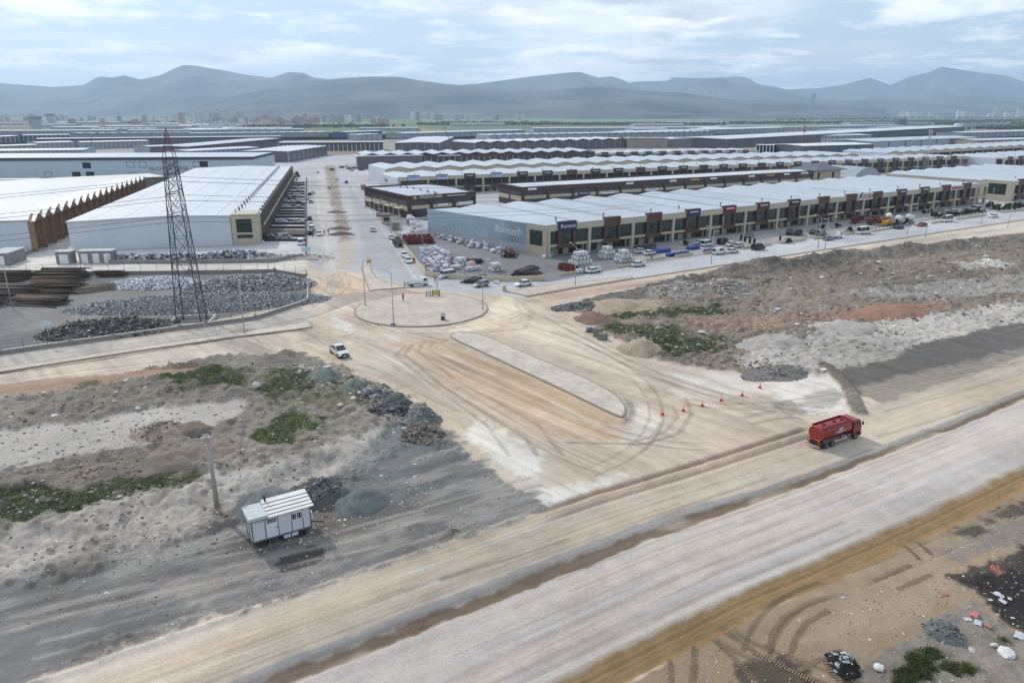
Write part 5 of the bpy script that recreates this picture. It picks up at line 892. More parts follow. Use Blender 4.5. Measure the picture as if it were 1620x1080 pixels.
ob('axle', MB().tube((.9, .1, .4), (.9, Wc - .1, .4), .06).tube((Lc - .9, .1, .4), (Lc - .9, Wc - .1, .4), .06).b(.8, 1, .6, .8, .4, .7).b(Lc - 1, Lc - .8, .6, .8, .4, .7), BLKP, cv_); ob('drawbar', MB().tube((Lc, Wc / 2, .7), (Lc + 1.5, Wc / 2 - .2, .3), .06).tube((Lc + 1.5, Wc / 2 - .2, .3), (Lc + 1.6, Wc / 2 - .2, .04), .05), BLKP, cv_); ob('prop', MB().tube((0, .05, z0 - .1), (-.05, -.15, .03), .05), trim, cv_)
lad = MB()
for x in (1.5, 2.2): lad.tube((x, -.05, z0 - .05), (x - .05, -.75, .02), .035, n=5)
for k in range(3): lad.tube((1.48, -.22 - k * .18, z0 - .28 - k * .22), (2.18, -.22 - k * .18, z0 - .28 - k * .22), .03, n=5)
ob('steps', lad, trim, cv_)
# ---- utility pole with transformer bracket
WOOD = mat('weathered_concrete_pole', (158, 154, 149), .9, var=.15, scale=3, bump=.3)
x, y = P(345, 813); z_ = hgt(x, y); up = empty('utility_pole', (x, y, z_), .4, 'tall grey concrete pole with a broken bracket near the caravan', 'pole'); ob('shaft', MB().tube((0, 0, -.3), (0, 0, 8.0), .26, .17, n=8), WOOD, up)
ob('bracket', MB().box((-.3, 0, 8.05), (.9, .35, .12), .5, .7).box((-.2, .22, 8.2), (.7, .16, .09), -.3, .6).box((.15, -.1, 8.0), (.5, .3, .22), .9, .8), mat('pale_timber', (176, 168, 156), .9), up); rep('stay', MB().tube((0, 0, 7.2), (-.6, 0, 8.0), .035), STEEL, up, [(0, 0, 0)]); rep('insulator', MB().tube((0, 0, 8.1), (0, 0, 8.45), .05, n=6), BLKP, up, [(-.7, 0, 0), (.3, .25, 0)])
# ---------------------------------------------------------------- lamp posts, fences, islands
GALV = mat('lamp_post_grey', (164, 166, 168), .5, .3, var=.06); LHEAD = mat('lamp_head', (186, 188, 190), .5)
def lamp_post(px_, py_, h_, label, az=0.0, double=True, group=None, base=None):
    x, y = P(px_, py_); r = empty('lamp_post', (x, y, hgt(x, y) - .03 + (base or 0)), az, label, 'lamp post', group)
    ob('pole', MB().tube((0, 0, 0), (0, 0, h_), .11, .06, n=8), GALV, r); ob('base_plate', MB().b(-.22, .22, -.22, .22, 0, .12), GALV, r)
    a = ob('arm', MB().tube((0, 0, h_ - .25), (1.9, 0, h_ + .55), .05, .04, n=6), GALV, r); ob('lamp_head', MB().box((2.15, 0, h_ + .6), (.75, .26, .12)), LHEAD, a)
    if double: a = ob('arm', MB().tube((0, 0, h_ - .6), (-1.2, 0, h_ - .45), .045, .04, n=6), GALV, r); ob('lamp_head', MB().box((-1.4, 0, h_ - .44), (.6, .22, .1)), LHEAD, a)
    return r
PE = AZ2 + math.pi / 2
for k, (x, y, lb) in enumerate(((910, 452, 'in front of the tall stack of white tanks'), (1125, 417, 'before the white van and blue drums'), (1294, 393, 'left of a close pair by the fenced forecourt'), (1305, 394, 'right of a close pair by the fenced forecourt'), (1435, 371, 'opposite the concrete mixers'), (1464, 375, 'on the kerb right of the mixers'), (1552, 355, 'beyond the hedge car park'), (1594, 360, 'on the kerb at the end of the street'))):
    lamp_post(x, y, 9.6, 'twin-arm grey street lamp ' + lb, PE + (0 if k % 2 == 0 else .1) + (math.pi if k in (3, 5, 7) else 0), group='street lamps')
for x, y, h_, lb, az, db, bs in ((578, 485, 10, 'by the roundabout edge facing the main street', -.5, False, .15), (623, 514, 10.5, 'standing on the near kerb of the roundabout', 2.8, False, .15), (692, 468, 8, 'behind the yellow barrier on the roundabout', 1.6, False, .15), (764, 491, 10, 'on the far side of the roundabout from the pylon', 1.0, False, .15), (387, 529, 9.5, 'beside the yard wall right of the pylon', 1.9, False, 0), (20, 489, 9.5, 'in front of the log stacks', 2.2, False, 0), (129, 428, 7.5, 'behind the log stacks by the kiosks', 2.4, False, 0), (425, 431, 7.5, 'behind the slag heap at the yard corner', 2.2, False, 0)):
    lamp_post(x, y, h_, 'slim grey lamp post ' + lb, az, db, base=bs)
ob('lamp_foot_wrap', MB().box((0, 0, .25), (.9, .6, .12)), mat('blue_plastic', (40, 70, 140), .6), None, 'blue plastic sheet at the foot of the near roundabout lamp', 'plastic sheet', loc=(*P(622, 515), .1))
for k, (x, y, h_) in enumerate(((634, 376, 8), (669, 398, 8), (674, 432, 8), (604, 345, 8), (1141, 388, 9), (1262, 360, 9), (1448, 348, 9), (1566, 335, 10))):
    xx, yy = P(x, y); r = empty('utility_pole', (xx, yy, 0), 0, ('thin grey service pole at the yard wall of bags', 'thin grey service pole at the yard wall of bags', 'thin grey service pole at the yard wall of bags', 'thin pole at the gate of the small car lot by the brown block', 'tall thin pole on the showroom forecourt', 'tall thin pole on the showroom forecourt', 'tall thin pole on the showroom forecourt', 'tall thin pole on the showroom forecourt')[k], 'pole', 'service poles'); ob('pole', MB().tube((0, 0, 0), (0, 0, h_), .09, .06), GALV, r); ob('cross_arm', MB().box((0, 0, h_ - .4), (1.0, .08, .08)), GALV, r)
PAVE = mat('concrete_paving', (184, 172, 160), .9, var=.16, scale=.22, bump=.25, bscale=3, dirt=.7); PAVEG = mat('pale_screed', (188, 177, 166), .9, var=.16, scale=.22, bump=.25, bscale=3, dirt=.7); KERB = mat('kerb_stone', (146, 136, 126), .9, var=.2, scale=1.5, dirt=.4)
def island(name, poly, top, h_=.22, kb=.3):
    c = Vector((sum(p[0] for p in poly) / len(poly), sum(p[1] for p in poly) / len(poly))); n = len(poly)
    a = sum(poly[i][0] * poly[(i + 1) % n][1] - poly[(i + 1) % n][0] * poly[i][1] for i in range(n))
    if a < 0: poly = poly[::-1]
    inn = []
    for i in range(n):
        p, q, r_ = Vector(poly[i - 1]), Vector(poly[i]), Vector(poly[(i + 1) % n]); e1 = (q - p).normalized(); e2 = (r_ - q).normalized(); nn = Vector((-e1.y - e2.y, e1.x + e2.x)); nn = nn.normalized() if nn.length > 1e-6 else Vector((-e1.y, e1.x)); inn.append(tuple(q + nn * kb))
    o = ob(name, MB().prism(inn, -.1, h_), top); o['kind'] = 'structure'
    k = MB()
    for i in range(n):
        j = (i + 1) % n; k.add([(*poly[i], -.1), (*poly[j], -.1), (*poly[j], h_ + .02), (*poly[i], h_ + .02), (*inn[j], h_ + .02), (*inn[i], h_ + .02), (*inn[j], h_ - .05), (*inn[i], h_ - .05)], [(0, 1, 2, 3), (3, 2, 4, 5), (5, 4, 6, 7)])
    ob('kerb', k, KERB, o); return o
cr = Vector(P(667, 490)); cr = Vector((-19.3, 150.0)); island('roundabout', [(cr.x + 14.2 * math.cos(2 * math.pi * k / 64), cr.y + 13.8 * math.sin(2 * math.pi * k / 64)) for k in range(64)], PAVE, .22)
def smooth_poly(pts, it=2):
    for _ in range(it): pts = [q for i in range(len(pts)) for q in (tuple(.8 * a + .2 * b for a, b in zip(pts[i], pts[(i + 1) % len(pts)])), tuple(.2 * a + .8 * b for a, b in zip(pts[i], pts[(i + 1) % len(pts)])))]
    return pts
island('traffic_island', smooth_poly(px((708, 533), (722, 526), (758, 527), (850, 567), (930, 600), (975, 625), (992, 645), (988, 661), (974, 659), (880, 613), (760, 557))), PAVEG, .2)
island('traffic_island', px((571, 423), (584, 421), (590, 432), (598, 442), (616, 448), (640, 453), (641, 456), (600, 459), (584, 461)), PAVE, .2)
island('pavement', px((798, 461), (860, 452), (930, 445), (1000, 437), (1000, 441), (900, 457), (833, 469)), PAVE, .18)
island('pavement', px((-80, 594), (0, 583), (200, 553), (400, 523), (478, 511), (489, 509), (495, 518), (470, 522), (380, 533), (200, 559), (0, 590), (-80, 602)), PAVEG, .2)
def wall_line(name, pts, h_, th, m, label, cat='wall', cap=None, z0=0, posts=0, ph=1.6, pm=None, mesh=True, piers=0, leave=None):
    """low wall along a line, with fence posts on it, each post a part"""
    r = empty(name, (*pts[0], z0), 0, label, cat); o0 = Vector(pts[0]); w = MB(); cp = MB(); wr = MB()
    P_ = [Vector(p) - o0 for p in pts]
    for a, b in zip(P_, P_[1:]):
        d = b - a; l = d.length; rz_ = math.atan2(d.y, d.x); c = (a + b) / 2
        w.box((c.x, c.y, h_ / 2), (l + th * .5, th, h_), rz_)
        if cap: cp.box((c.x, c.y, h_ + .04), (l + th * .5, th + .1, .08), rz_)
        if mesh and posts:
            for q in (.25, .6, .95): wr.tube((a.x, a.y, h_ + ph * q), (b.x, b.y, h_ + ph * q), .022, n=4, caps=False)
    ob('wall', w, m, r)
    if cap: ob('coping', cp, cap, r)
    if posts:
        loc = []
        for a, b in zip(P_, P_[1:]):
            k = max(1, round((b - a).length / posts)); loc += [tuple(a + (b - a) * i / k) + (h_,) for i in range(k)]
        rep('fence_post', MB().tube((0, 0, 0), (0, 0, ph), .045, n=5), pm or BLKP, r, loc + [tuple(P_[-1]) + (h_,)])
        if mesh: ob('fence_wire', wr, pm or BLKP, r)
    if piers:
        loc = []
        for a, b in zip(P_, P_[1:]):
            k = max(1, round((b - a).length / piers)); loc += [tuple(a + (b - a) * i / k) + (0,) for i in range(k)]
        rep('pier', MB().box((0, 0, h_ * .65), (th + .35, th + .35, h_ * 1.3)), m, r, loc)
    return r
WALLC = mat('rendered_low_wall', (138, 134, 130), .9, var=.12, bump=.2, dirt=.3); COPE = mat('pale_coping', (198, 195, 190), .8, var=.08); FENCE = mat('fence_dark', (70, 74, 72), .6)
wall_line('boundary_wall', px((-90, 574), (0, 561), (113, 545), (180, 536), (285, 521), (327, 516), (405, 505), (485, 479)), .75, .25, WALLC, 'low concrete wall with a pale coping and wire fence in front of the scrap yard', 'wall', COPE, posts=4.2, ph=1.7, pm=FENCE, piers=24)
wall_line('boundary_wall', px((486, 478), (487, 460), (486, 441)), .75, .25, WALLC, 'short fenced wall at the yard end facing the roundabout', 'wall', COPE, posts=4, ph=1.7, pm=FENCE)
wall_line('boundary_wall', px((485, 440), (435, 431), (300, 433), (-60, 437)), .9, .25, WALLC, 'grey fenced wall between the scrap yard and the pale lane', 'wall', None, posts=4.2, ph=2.0, pm=FENCE, piers=22)
wall_line('boundary_wall', px((173, 417), (300, 417), (430, 415), (479, 407)), 1.1, .3, WALLC, 'grey low wall before the white-roofed warehouse', 'wall', None, posts=4.5, ph=1.4, pm=FENCE)
wall_line('boundary_wall', px((622, 372), (632, 383), (655, 412), (673, 436)), 1.2, .3, mat('beige_low_wall', (192, 180, 156), .8, var=.08, dirt=.2), 'beige yard wall along the main street beside the heaped bags', 'wall', None, posts=3.5, ph=1.5, pm=FENCE)
wall_line('boundary_wall', px((674, 437), (735, 442), (800, 445), (828, 444), (862, 443)), 1.2, .3, mat('beige_low_wall', (192, 180, 156), .8), 'beige yard wall facing the roundabout with pipe heaps behind', 'wall', None, posts=4.5, ph=1.6, pm=FENCE)
for k, (a, b) in enumerate((((886, 436), (920, 431)), ((975, 424), (1003, 420)), ((1022, 413), (1053, 409)), ((1068, 407), (1095, 403)), ((1114, 402), (1130, 399)), ((1175, 394), (1220, 388)), ((1234, 386), (1275, 380)), ((1287, 379), (1310, 376)), ((1336, 372), (1352, 370)), ((1378, 367), (1415, 361)), ((1474, 354), (1500, 350)), ((1512, 348), (1560, 341)), ((1584, 337), (1640, 330)))):
    wall_line('forecourt_wall', px(a, b), .7, .25, mat('beige_low_wall', (192, 180, 156), .8), 'low beige forecourt wall with thin fence posts along the estate street', 'wall', None, posts=2.4, ph=1.3, pm=FENCE)['group'] = 'forecourt walls'
wall_line('kerb_line', px((833, 470), (900, 458), (1000, 442), (1300, 396), (1620, 348), (1900, 308)), .2, .35, KERB, 'dark kerb along the near side of the estate street', 'kerb')
wall_line('car_park_fence', px((484, 404), (484, 330), (485, 283)), .5, .3, BLKP, 'black fence down the street side of the warehouse car park', 'fence', None, posts=4, ph=1.8, pm=BLKP)
for k, q in enumerate((140, 165, 200, 240, 265, 300, 325, 370, 400, 430, 465, 495, 530, 570, 605, 650, 745, 795)):
    y = 270 + .1389 * q + 1; xl = 414 + (385 - y) * .36
    wall_line('bay_divider', px((xl, y), (482, y)), .8, .45, mat('divider_dark', (58, 58, 60), .8), 'dark low divider between the warehouse parking bays', 'divider')['group'] = 'parking bay dividers'
# kiosks
KG = mat('kiosk_grey', (128, 126, 128), .8, var=.08, dirt=.2)
def kiosk(px_, py_, w, n, label, d=3.0, h_=3.3):
    x, y = P(px_, py_); r = empty('transformer_kiosk', (x, y, 0), R(6), label, 'kiosk'); ob('wall', MB().b(0, w, 0, d, 0, h_), KG, r); ob('roof', MB().b(-.2, w + .2, -.2, d + .2, h_ + .01, h_ + .25), mat('kiosk_roof', (176, 176, 178), .8), r); pw = w / n
    rep('door', MB().b(pw * .22, pw * .8, -.06, .0, .1, h_ * .82), WHITEP, r, [(k * pw, 0, 0) for k in range(n)]); return r
kiosk(90, 418, 4.0, 1, 'single-door grey kiosk beside the warehouse lane'); kiosk(126, 417, 9.0, 3, 'grey kiosk with three white doors before the warehouse'); kiosk(-16, 421, 5.0, 1, 'grey kiosk with a pale roof at the ochre-sided warehouse', 9)
wall_line('boundary_wall', px((14, 417), (60, 395)), 1.0, .3, WALLC, 'low wall running back beside the ochre-sided warehouse', posts=4, ph=1.6, pm=FENCE)
def board(px_, py_, h_, w, bh, label, az=0):
    x, y = P(px_, py_); r = empty('notice_board', (x, y, hgt(x, y) - .02), az, label, 'sign'); ob('post', MB().tube((0, 0, 0), (0, 0, h_), .06), GALV, r); ob('panel', MB().b(-w / 2, w / 2, -.1, -.06, h_ - bh, h_), mat('pale_blue_board', (186, 198, 212), .6), r); return r
board(80, 546, 4.6, 1.6, .85, 'pale blue notice board on a post inside the scrap yard wall', .2); board(485, 409, 3.4, 2.4, 1.3, 'white board on posts at the warehouse lane corner', .2)
# ---- pylon
PYL = mat('pylon_steel', (78, 80, 84), .6, .3, var=.1); PYR = mat('pylon_red', (104, 66, 64), .6, var=.1)
x, y = P(304, 510); py_ = empty('power_pylon', (x, y, 0), R(8), 'tall dark lattice power pylon standing in the scrap yard', 'pylon')
lv = [0, 6.5, 12, 17, 21.5, 25.5, 29, 32]; hw = lambda z: 2.3 * (1 - z / 32) + .95 * (z / 32) if z <= 32 else .95 * (1 - (z - 32) / 5.2) + .05
for sx_, sy_ in ((1, 1), (1, -1), (-1, 1), (-1, -1)):
    ob('leg', MB().tube((sx_ * hw(0), sy_ * hw(0), 0), (sx_ * hw(32), sy_ * hw(32), 32), .13, .09, n=5), PYL, py_); ob('peak_leg', MB().tube((sx_ * hw(32), sy_ * hw(32), 32), (0, 0, 37.3), .08, .05, n=5), PYR, py_)
for a, b in list(zip(lv, lv[1:])):
    m = MB()
    for f in range(4):
        c0 = [((-1, -1), (1, -1)), ((1, -1), (1, 1)), ((1, 1), (-1, 1)), ((-1, 1), (-1, -1))][f]
        p = lambda c, z: (c[0] * hw(z), c[1] * hw(z), z)
        m.tube(p(c0[0], a), p(c0[1], b), .055, n=4).tube(p(c0[1], a), p(c0[0], b), .055, n=4).tube(p(c0[0], b), p(c0[1], b), .05, n=4)
    ob('bracing', m, PYL, py_)
m = MB()
for z in (33.3, 34.7):
    h1 = hw(z); cs = [(-h1, -h1), (h1, -h1), (h1, h1), (-h1, h1)]
    for i in range(4): m.tube((*cs[i], z), (*cs[(i + 1) % 4], z), .04, n=4); q = cs[(i + 1) % 4]; m.tube((*cs[i], z), (q[0] * .7, q[1] * .7, z + 1.3), .035, n=4)
ob('bracing', m, PYR, py_)
ARM = []
for z in (21.5, 25.5, 29):
    for s_ in (-1, 1):
        m = MB()
        for q in (-1, 1): m.tube((q * hw(z), s_ * hw(z), z), (0, s_ * 4.6, z + .1), .06, n=4).tube((q * hw(z + 2), s_ * hw(z + 2), z + 2), (0, s_ * 4.6, z + .1), .05, n=4)
        ob('cross_arm', m, PYL, py_); ARM.append((s_ * 4.6, z))
pit = empty('pylon_footing', (x, y, 0), R(8), 'white rectangular concrete kerb round the pylon feet', 'footing'); cw = mat('white_concrete', (196, 194, 190), .9, dirt=.25)
for nm, q in (('wall', (-3.9, 3.9, -3.5, -3.2)), ('wall', (-3.9, 3.9, 3.2, 3.5)), ('wall', (-3.9, -3.6, -3.19, 3.19)), ('wall', (3.6, 3.9, -3.19, 3.19))): ob('kerb', MB().b(q[0], q[1], q[2], q[3], 0, .7), cw, pit)
WIRE = mat('cable_grey', (66, 68, 72), .6)
mx_, my_ = P(1462, 274)
def wire(p0, p1, sag, n=26): return [tuple(Vector(p0).lerp(Vector(p1), k / n) - Vector((0, 0, 4 * sag * (k / n) * (1 - k / n)))) for k in range(n + 1)]
ca, sa = math.cos(R(8)), math.sin(R(8))
for k, (oy, z) in enumerate(ARM):
    a = (x - oy * sa, y + oy * ca, z - .9); lb = ('front' if oy < 0 else 'rear') + ' arm cable at the ' + {21.5: 'lowest', 25.5: 'middle', 29: 'top'}[z] + ' pylon level'
    b = (mx_ + (oy * .3), my_ + oy * .3, z - 2); c = (x - 330, y - 60 + oy, z - 2)
    i_ = ob('power_cable', MB().path(wire(a, b, 13), .035, 4), WIRE, None, 'thin dark ' + lb + ' spanning to the right mast', 'cable'); i_ = ob('power_cable', MB().path(wire(a, c, 8), .035, 4), WIRE, None, 'thin dark ' + lb + ' running off to the left', 'cable')
# slim mast
ms = empty('lattice_mast', (mx_, my_, 0), 0, 'slim grey lattice mast with equipment rising behind the billboard showroom row', 'mast')
for sx_, sy_ in ((1, 1), (1, -1), (-1, 1), (-1, -1)): ob('leg', MB().tube((sx_ * 1.4, sy_ * 1.4, 0), (sx_ * .35, sy_ * .35, 29), .1, .07, n=4), GALV, ms)
m = MB()
for k in range(12):
    za, zb_ = k * 2.4, k * 2.4 + 2.4; wa, wb_ = 1.4 - 1.05 * za / 29, 1.4 - 1.05 * zb_ / 29
    for c0, c1 in (((-1, -1), (1, -1)), ((1, -1), (1, 1)), ((1, 1), (-1, 1)), ((-1, 1), (-1, -1))): m.tube((c0[0] * wa, c0[1] * wa, za), (c1[0] * wb_, c1[1] * wb_, zb_), .05, n=3)
ob('bracing', m, GALV, ms); rep('antenna', MB().box((0, 0, 0), (.4, .3, 2.4)), WHITEP, ms, [(.9, 0, 27), (-.9, 0, 27.4), (0, .9, 24), (.8, .2, 23)]); rep('cross_arm', MB().box((0, 0, 0), (4.6, .18, .18)), GALV, ms, [(0, 0, 25.5), (0, 0, 22.5), (0, 0, 19.5)])
fx, fy = P(1268, 233); fp = empty('flagpole', (fx, fy, 0), 0, 'tall pole with a limp red flag before the dark row', 'flagpole'); ob('pole', MB().tube((0, 0, 0), (0, 0, 26), .28, .15), STEEL, fp); fl = MB()
fl.add([(.2 + .5 * math.sin(k * 1.1), .6 * math.sin(k * 1.9), 25.5 - k * 1.1) for k in range(8)] + [(1.9 + .6 * math.sin(k * 1.3 + 1), .6 * math.sin(k * 1.7 + 2), 24.8 - k * 1.2) for k in range(8)], [(k, k + 1, k + 9, k + 8) for k in range(7)]); ob('flag', fl, mat('flag_red', (190, 40, 44), .7), fp)
for (bx, by, tx, ty, lb) in ((147, 236, 165, 208, 'left lattice crane with a bent jib far across the sheds'), (716, 235, 702, 199, 'dark crawler crane jib leaning beside the white warehouse')):
    a = P3(bx, by); cr_ = empty('crane', a, 0, lb, 'crane'); d_ = a.y; hh_ = (by - ty) / F * math.hypot(a.y, CH) * 1.0; w_ = (tx - bx) / F * d_
    if tx < bx: ob('jib', MB().tube((0, 0, 0), (w_, 0, hh_), .5, .25, n=4), PYL, cr_); ob('body', MB().b(-2, 3, -2, 2, 0, 3), YEL, cr_)
    else: ob('mast', MB().tube((0, 0, 0), (0, 0, hh_ * .62), .5, .4, n=4), PYL, cr_); ob('jib', MB().tube((0, 0, hh_ * .6), (w_, 0, hh_), .4, .2, n=4), PYL, cr_)
# ---- cones, barriers, site clutter
ORNG = mat('cone_orange', (204, 60, 40), .5, var=.08)
def cone():
    r = empty('traffic_cone'); ob('base', MB().box((0, 0, .03), (.42, .42, .06)), ORNG, r, bev=.01); ob('cone_body', MB().tube((0, 0, .06), (0, 0, .8), .16, .035, n=12), ORNG, r); rep('reflective_band', MB().tube((0, 0, 0), (0, 0, .13), .118, .095, n=12), SIGNW, r, [(0, 0, .34)]); rep('reflective_band', MB().tube((0, 0, 0), (0, 0, .09), .08, .066, n=12), SIGNW, r, [(0, 0, .56)]); return r
c0 = cone()
for k, (x, y) in enumerate(((1048, 656), (1081, 650), (1111, 642), (1141, 634), (1174, 626), (1202, 614))):
    o = c0 if k == 0 else copy_tree(c0); place(o, x, y, k * .4, 'orange traffic cone with white bands in the line across the dusty junction', 'cone', 'traffic cones on the junction'); o.scale = (1.15,) * 3
def barrier(px_, py_, w, h_, m, label, az=0, z=.22):
    x, y = P(px_, py_, z); r = empty('road_barrier', (x, y, z), az, label, 'barrier'); rep('foot', MB().box((0, 0, .06), (.12, .6, .12)), BLKP, r, [(-w * .4, 0, 0), (w * .4, 0, 0)]); rep('board', MB().b(-w / 2, w / 2, -.05, .05, 0, h_ * .27), m, r, [(0, 0, .2), (0, 0, .2 + h_ * .34), (0, 0, .2 + h_ * .68)]); rep('post', MB().b(-.04, .04, -.09, -.051, .1, h_ + .22), BLKP, r, [(-w * .4, 0, 0), (w * .4, 0, 0)]); return r
YB = mat('barrier_yellow', (176, 160, 50), .6, dirt=.2)
barrier(690, 468, 1.9, 1.2, YB, 'yellow board barrier on the far side of the roundabout'); barrier(678, 468, 1.2, 1.0, mat('barrier_white', (196, 192, 186), .6), 'grey-white board barrier left of the yellow one'); barrier(643, 453, 1.1, .9, mat('barrier_white', (196, 192, 186), .6), 'grey-white barrier at the tip of the triangular island', .2); barrier(798, 460, .7, 1.0, YB, 'small yellow barrier at the pavement corner', .4, .18)
bx_ = empty('sign_box', (*P(584, 420), .2), .2, 'small yellow and white direction board on the triangular island', 'sign'); ob('panel', MB().b(-.6, .6, -.05, .05, .5, 1.4), mat('amber_board', (190, 140, 60), .6), bx_); rep('post', MB().b(-.04, .04, .051, .1, 0, 1.4), GALV, bx_, [(-.45, 0, 0), (.45, 0, 0)])
bx_ = empty('meter_box', (*P(701, 506, .2), .2), -.1, 'small white-and-grey cabinet on the roundabout', 'cabinet'); ob('body', MB().b(-.4, .4, -.3, .3, .1, 1.45), CONC, bx_, bev=.03); ob('door', MB().b(-.28, .28, -.34, -.301, .85, 1.3), WHITEP, bx_); ob('plinth', MB().b(-.5, .5, -.4, .4, 0, .1), CONCD, bx_); ob('door', MB().b(-.28, .28, -.34, -.301, .2, .75), BLKP, bx_)
# ---- people
def body_mesh(pose):
    J = {'pelvis': (0, 0, .95), 'waist': (0, 0, 1.12), 'chest': (0, 0, 1.36), 'neck': (.01, 0, 1.5), 'head': (.03, 0, 1.66), 'top': (.03, 0, 1.74)}
    st = .16 if pose == 'walk' else .03
    for s_, n_ in ((1, 'l'), (-1, 'r')):
        k = s_ * st
        J.update({'hip' + n_: (0, s_ * .1, .88), 'knee' + n_: (k * .8 + .03, s_ * .11, .48), 'ank' + n_: (k * 1.2 - .03, s_ * .11, .09), 'toe' + n_: (k * 1.2 + .14, s_ * .13, .05), 'sh' + n_: (0, s_ * .19, 1.42), 'el' + n_: (-k * .7 - .02, s_ * .26, 1.14), 'wr' + n_: (-k * 1.1 + .1, s_ * .27, .9), 'fin' + n_: (-k * 1.1 + .13, s_ * .26, .79)})
    E_ = [('pelvis', 'waist'), ('waist', 'chest'), ('chest', 'neck'), ('neck', 'head'), ('head', 'top')]
    for n_ in 'lr': E_ += [('pelvis', 'hip' + n_), ('hip' + n_, 'knee' + n_), ('knee' + n_, 'ank' + n_), ('ank' + n_, 'toe' + n_), ('chest', 'sh' + n_), ('sh' + n_, 'el' + n_), ('el' + n_, 'wr' + n_), ('wr' + n_, 'fin' + n_)]
    Rr = {'pelvis': .15, 'waist': .14, 'chest': .17, 'neck': .065, 'head': .105, 'top': .07, 'hip': .1, 'knee': .07, 'ank': .055, 'toe': .05, 'sh': .08, 'el': .055, 'wr': .04, 'fin': .03}
    ks = list(J); me = bpy.data.meshes.new('body'); me.from_pydata([J[k] for k in ks], [(ks.index(a), ks.index(b)) for a, b in E_], [])
    o = bpy.data.objects.new('body', me); COL.objects.link(o); md = o.modifiers.new('skin', 'SKIN'); sd_ = o.modifiers.new('sub', 'SUBSURF'); sd_.levels = 1; sd_.render_levels = 1
    for i, k in enumerate(ks):
        v = me.skin_vertices[0].data[i]; rr_ = Rr.get(k, Rr.get(k[:-1])); v.radius = (rr_, rr_); v.use_root = (k == 'pelvis')
    bpy.context.view_layer.update(); m2 = bpy.data.meshes.new_from_object(o.evaluated_get(bpy.context.evaluated_depsgraph_get())); bpy.data.objects.remove(o); return m2
BODY = {p: body_mesh(p) for p in ('stand', 'walk')}
SKIN = mat('skin', (176, 134, 110), .6); HAIR = mat('hair', (40, 34, 30), .8)
def person(px_, py_, az, pose, top, leg, label, z=0.0):
    me = BODY[pose].copy(); me.materials.clear()
    for m in (leg, top, SKIN, HAIR, BLKP): me.materials.append(m)
    for p in me.polygons:
        c = p.center; p.material_index = 4 if c.z < .12 else 0 if c.z < .93 and abs(c.y) < .22 else (2 if c.z < .9 else 1 if c.z < 1.5 else (3 if c.z > 1.69 or c.x < -.01 else 2)); p.use_smooth = True
    x, y = P(px_, py_, z); o = bpy.data.objects.new('person', me); COL.objects.link(o); o.location = (x, y, max(z, hgt(x, y)) - .02); o.rotation_euler.z = az
    tag(o, label, 'person')
HIV = mat('hi_vis_orange', (224, 66, 40), .6); DKC = mat('dark_cloth', (42, 42, 48), .8); BLC = mat('blue_cloth', (60, 70, 100), .8); RDC = mat('red_cloth', (170, 40, 44), .7)
person(638, 476, 2.2, 'stand', HIV, DKC, 'person in orange hi-vis jacket standing on the roundabout', .22)
person(688, 446, 0, 'walk', DKC, DKC, 'person in dark clothes walking in front of the white people carrier'); person(655, 416, 2, 'stand', DKC, DKC, 'person in dark clothes beside the two white saloons at the yard wall'); person(513.5, 372, 1.8, 'walk', DKC, BLC, 'person with blue trousers on the left lane of the main street'); person(519.5, 370, 1.8, 'walk', RDC, DKC, 'person in a red top walking on the left lane of the main street')
person(921, 431, -.5, 'stand', DKC, DKC, 'person in dark clothes standing left of a pair by the caged tanks'); person(924, 431, 2.4, 'stand', BLC, DKC, 'person in a blue top standing right of a pair by the caged tanks'); person(1030, 412, .4, 'stand', mat('brown_cloth', (96, 66, 56), .8), DKC, 'person in a brown top by the fence before the blue drums'); person(1429, 402, 2.5, 'walk', RDC, DKC, 'person in red walking along the dirt lane above the rubble'); person(494.5, 375, 0, 'stand', DKC, DKC, 'person in dark clothes behind the parked cars at the car park fence')
# ---------------------------------------------------------------- heaps, stacks, goods
def vmat(name, rough=.9, spec=.15, sc=3.0):
    m = bpy.data.materials.new(name); m.use_nodes = True; N, L = m.node_tree.nodes, m.node_tree.links; b = N['Principled BSDF']; b.inputs['Roughness'].default_value = rough; b.inputs['Specular IOR Level'].default_value = spec
    at = N.new('ShaderNodeAttribute'); at.attribute_name = 'col'; t = N.new('ShaderNodeTexCoord'); n = N.new('ShaderNodeTexNoise'); n.inputs['Scale'].default_value = sc; n.inputs['Detail'].default_value = 6; L.new(t.outputs['Object'], n.inputs['Vector'])
    mr = N.new('ShaderNodeMapRange'); L.new(n.outputs[0], mr.inputs[0]); mr.inputs[1].default_value = .3; mr.inputs[2].default_value = .7; mr.inputs[3].default_value = .8; mr.inputs[4].default_value = 1.2
    mx = N.new('ShaderNodeMix'); mx.data_type = 'RGBA'; mx.blend_type = 'MULTIPLY'; mx.inputs[0].default_value = 1; L.new(at.outputs['Color'], mx.inputs[6]); L.new(mr.outputs[0], mx.inputs[7]); L.new(mx.outputs[2], b.inputs['Base Color']); return m
STONEM = vmat('loose_stone'); LEAFM = vmat('leaf', .7, .2, .8); SCRAPM = vmat('scrap_metal', .5, .5, 2)
ICO = bmesh.new(); bmesh.ops.create_icosphere(ICO, subdivisions=1, radius=1); IV = np.array([v.co[:] for v in ICO.verts]); IF = np.array([[v.index for v in f.verts] for f in ICO.faces]); ICO.free()
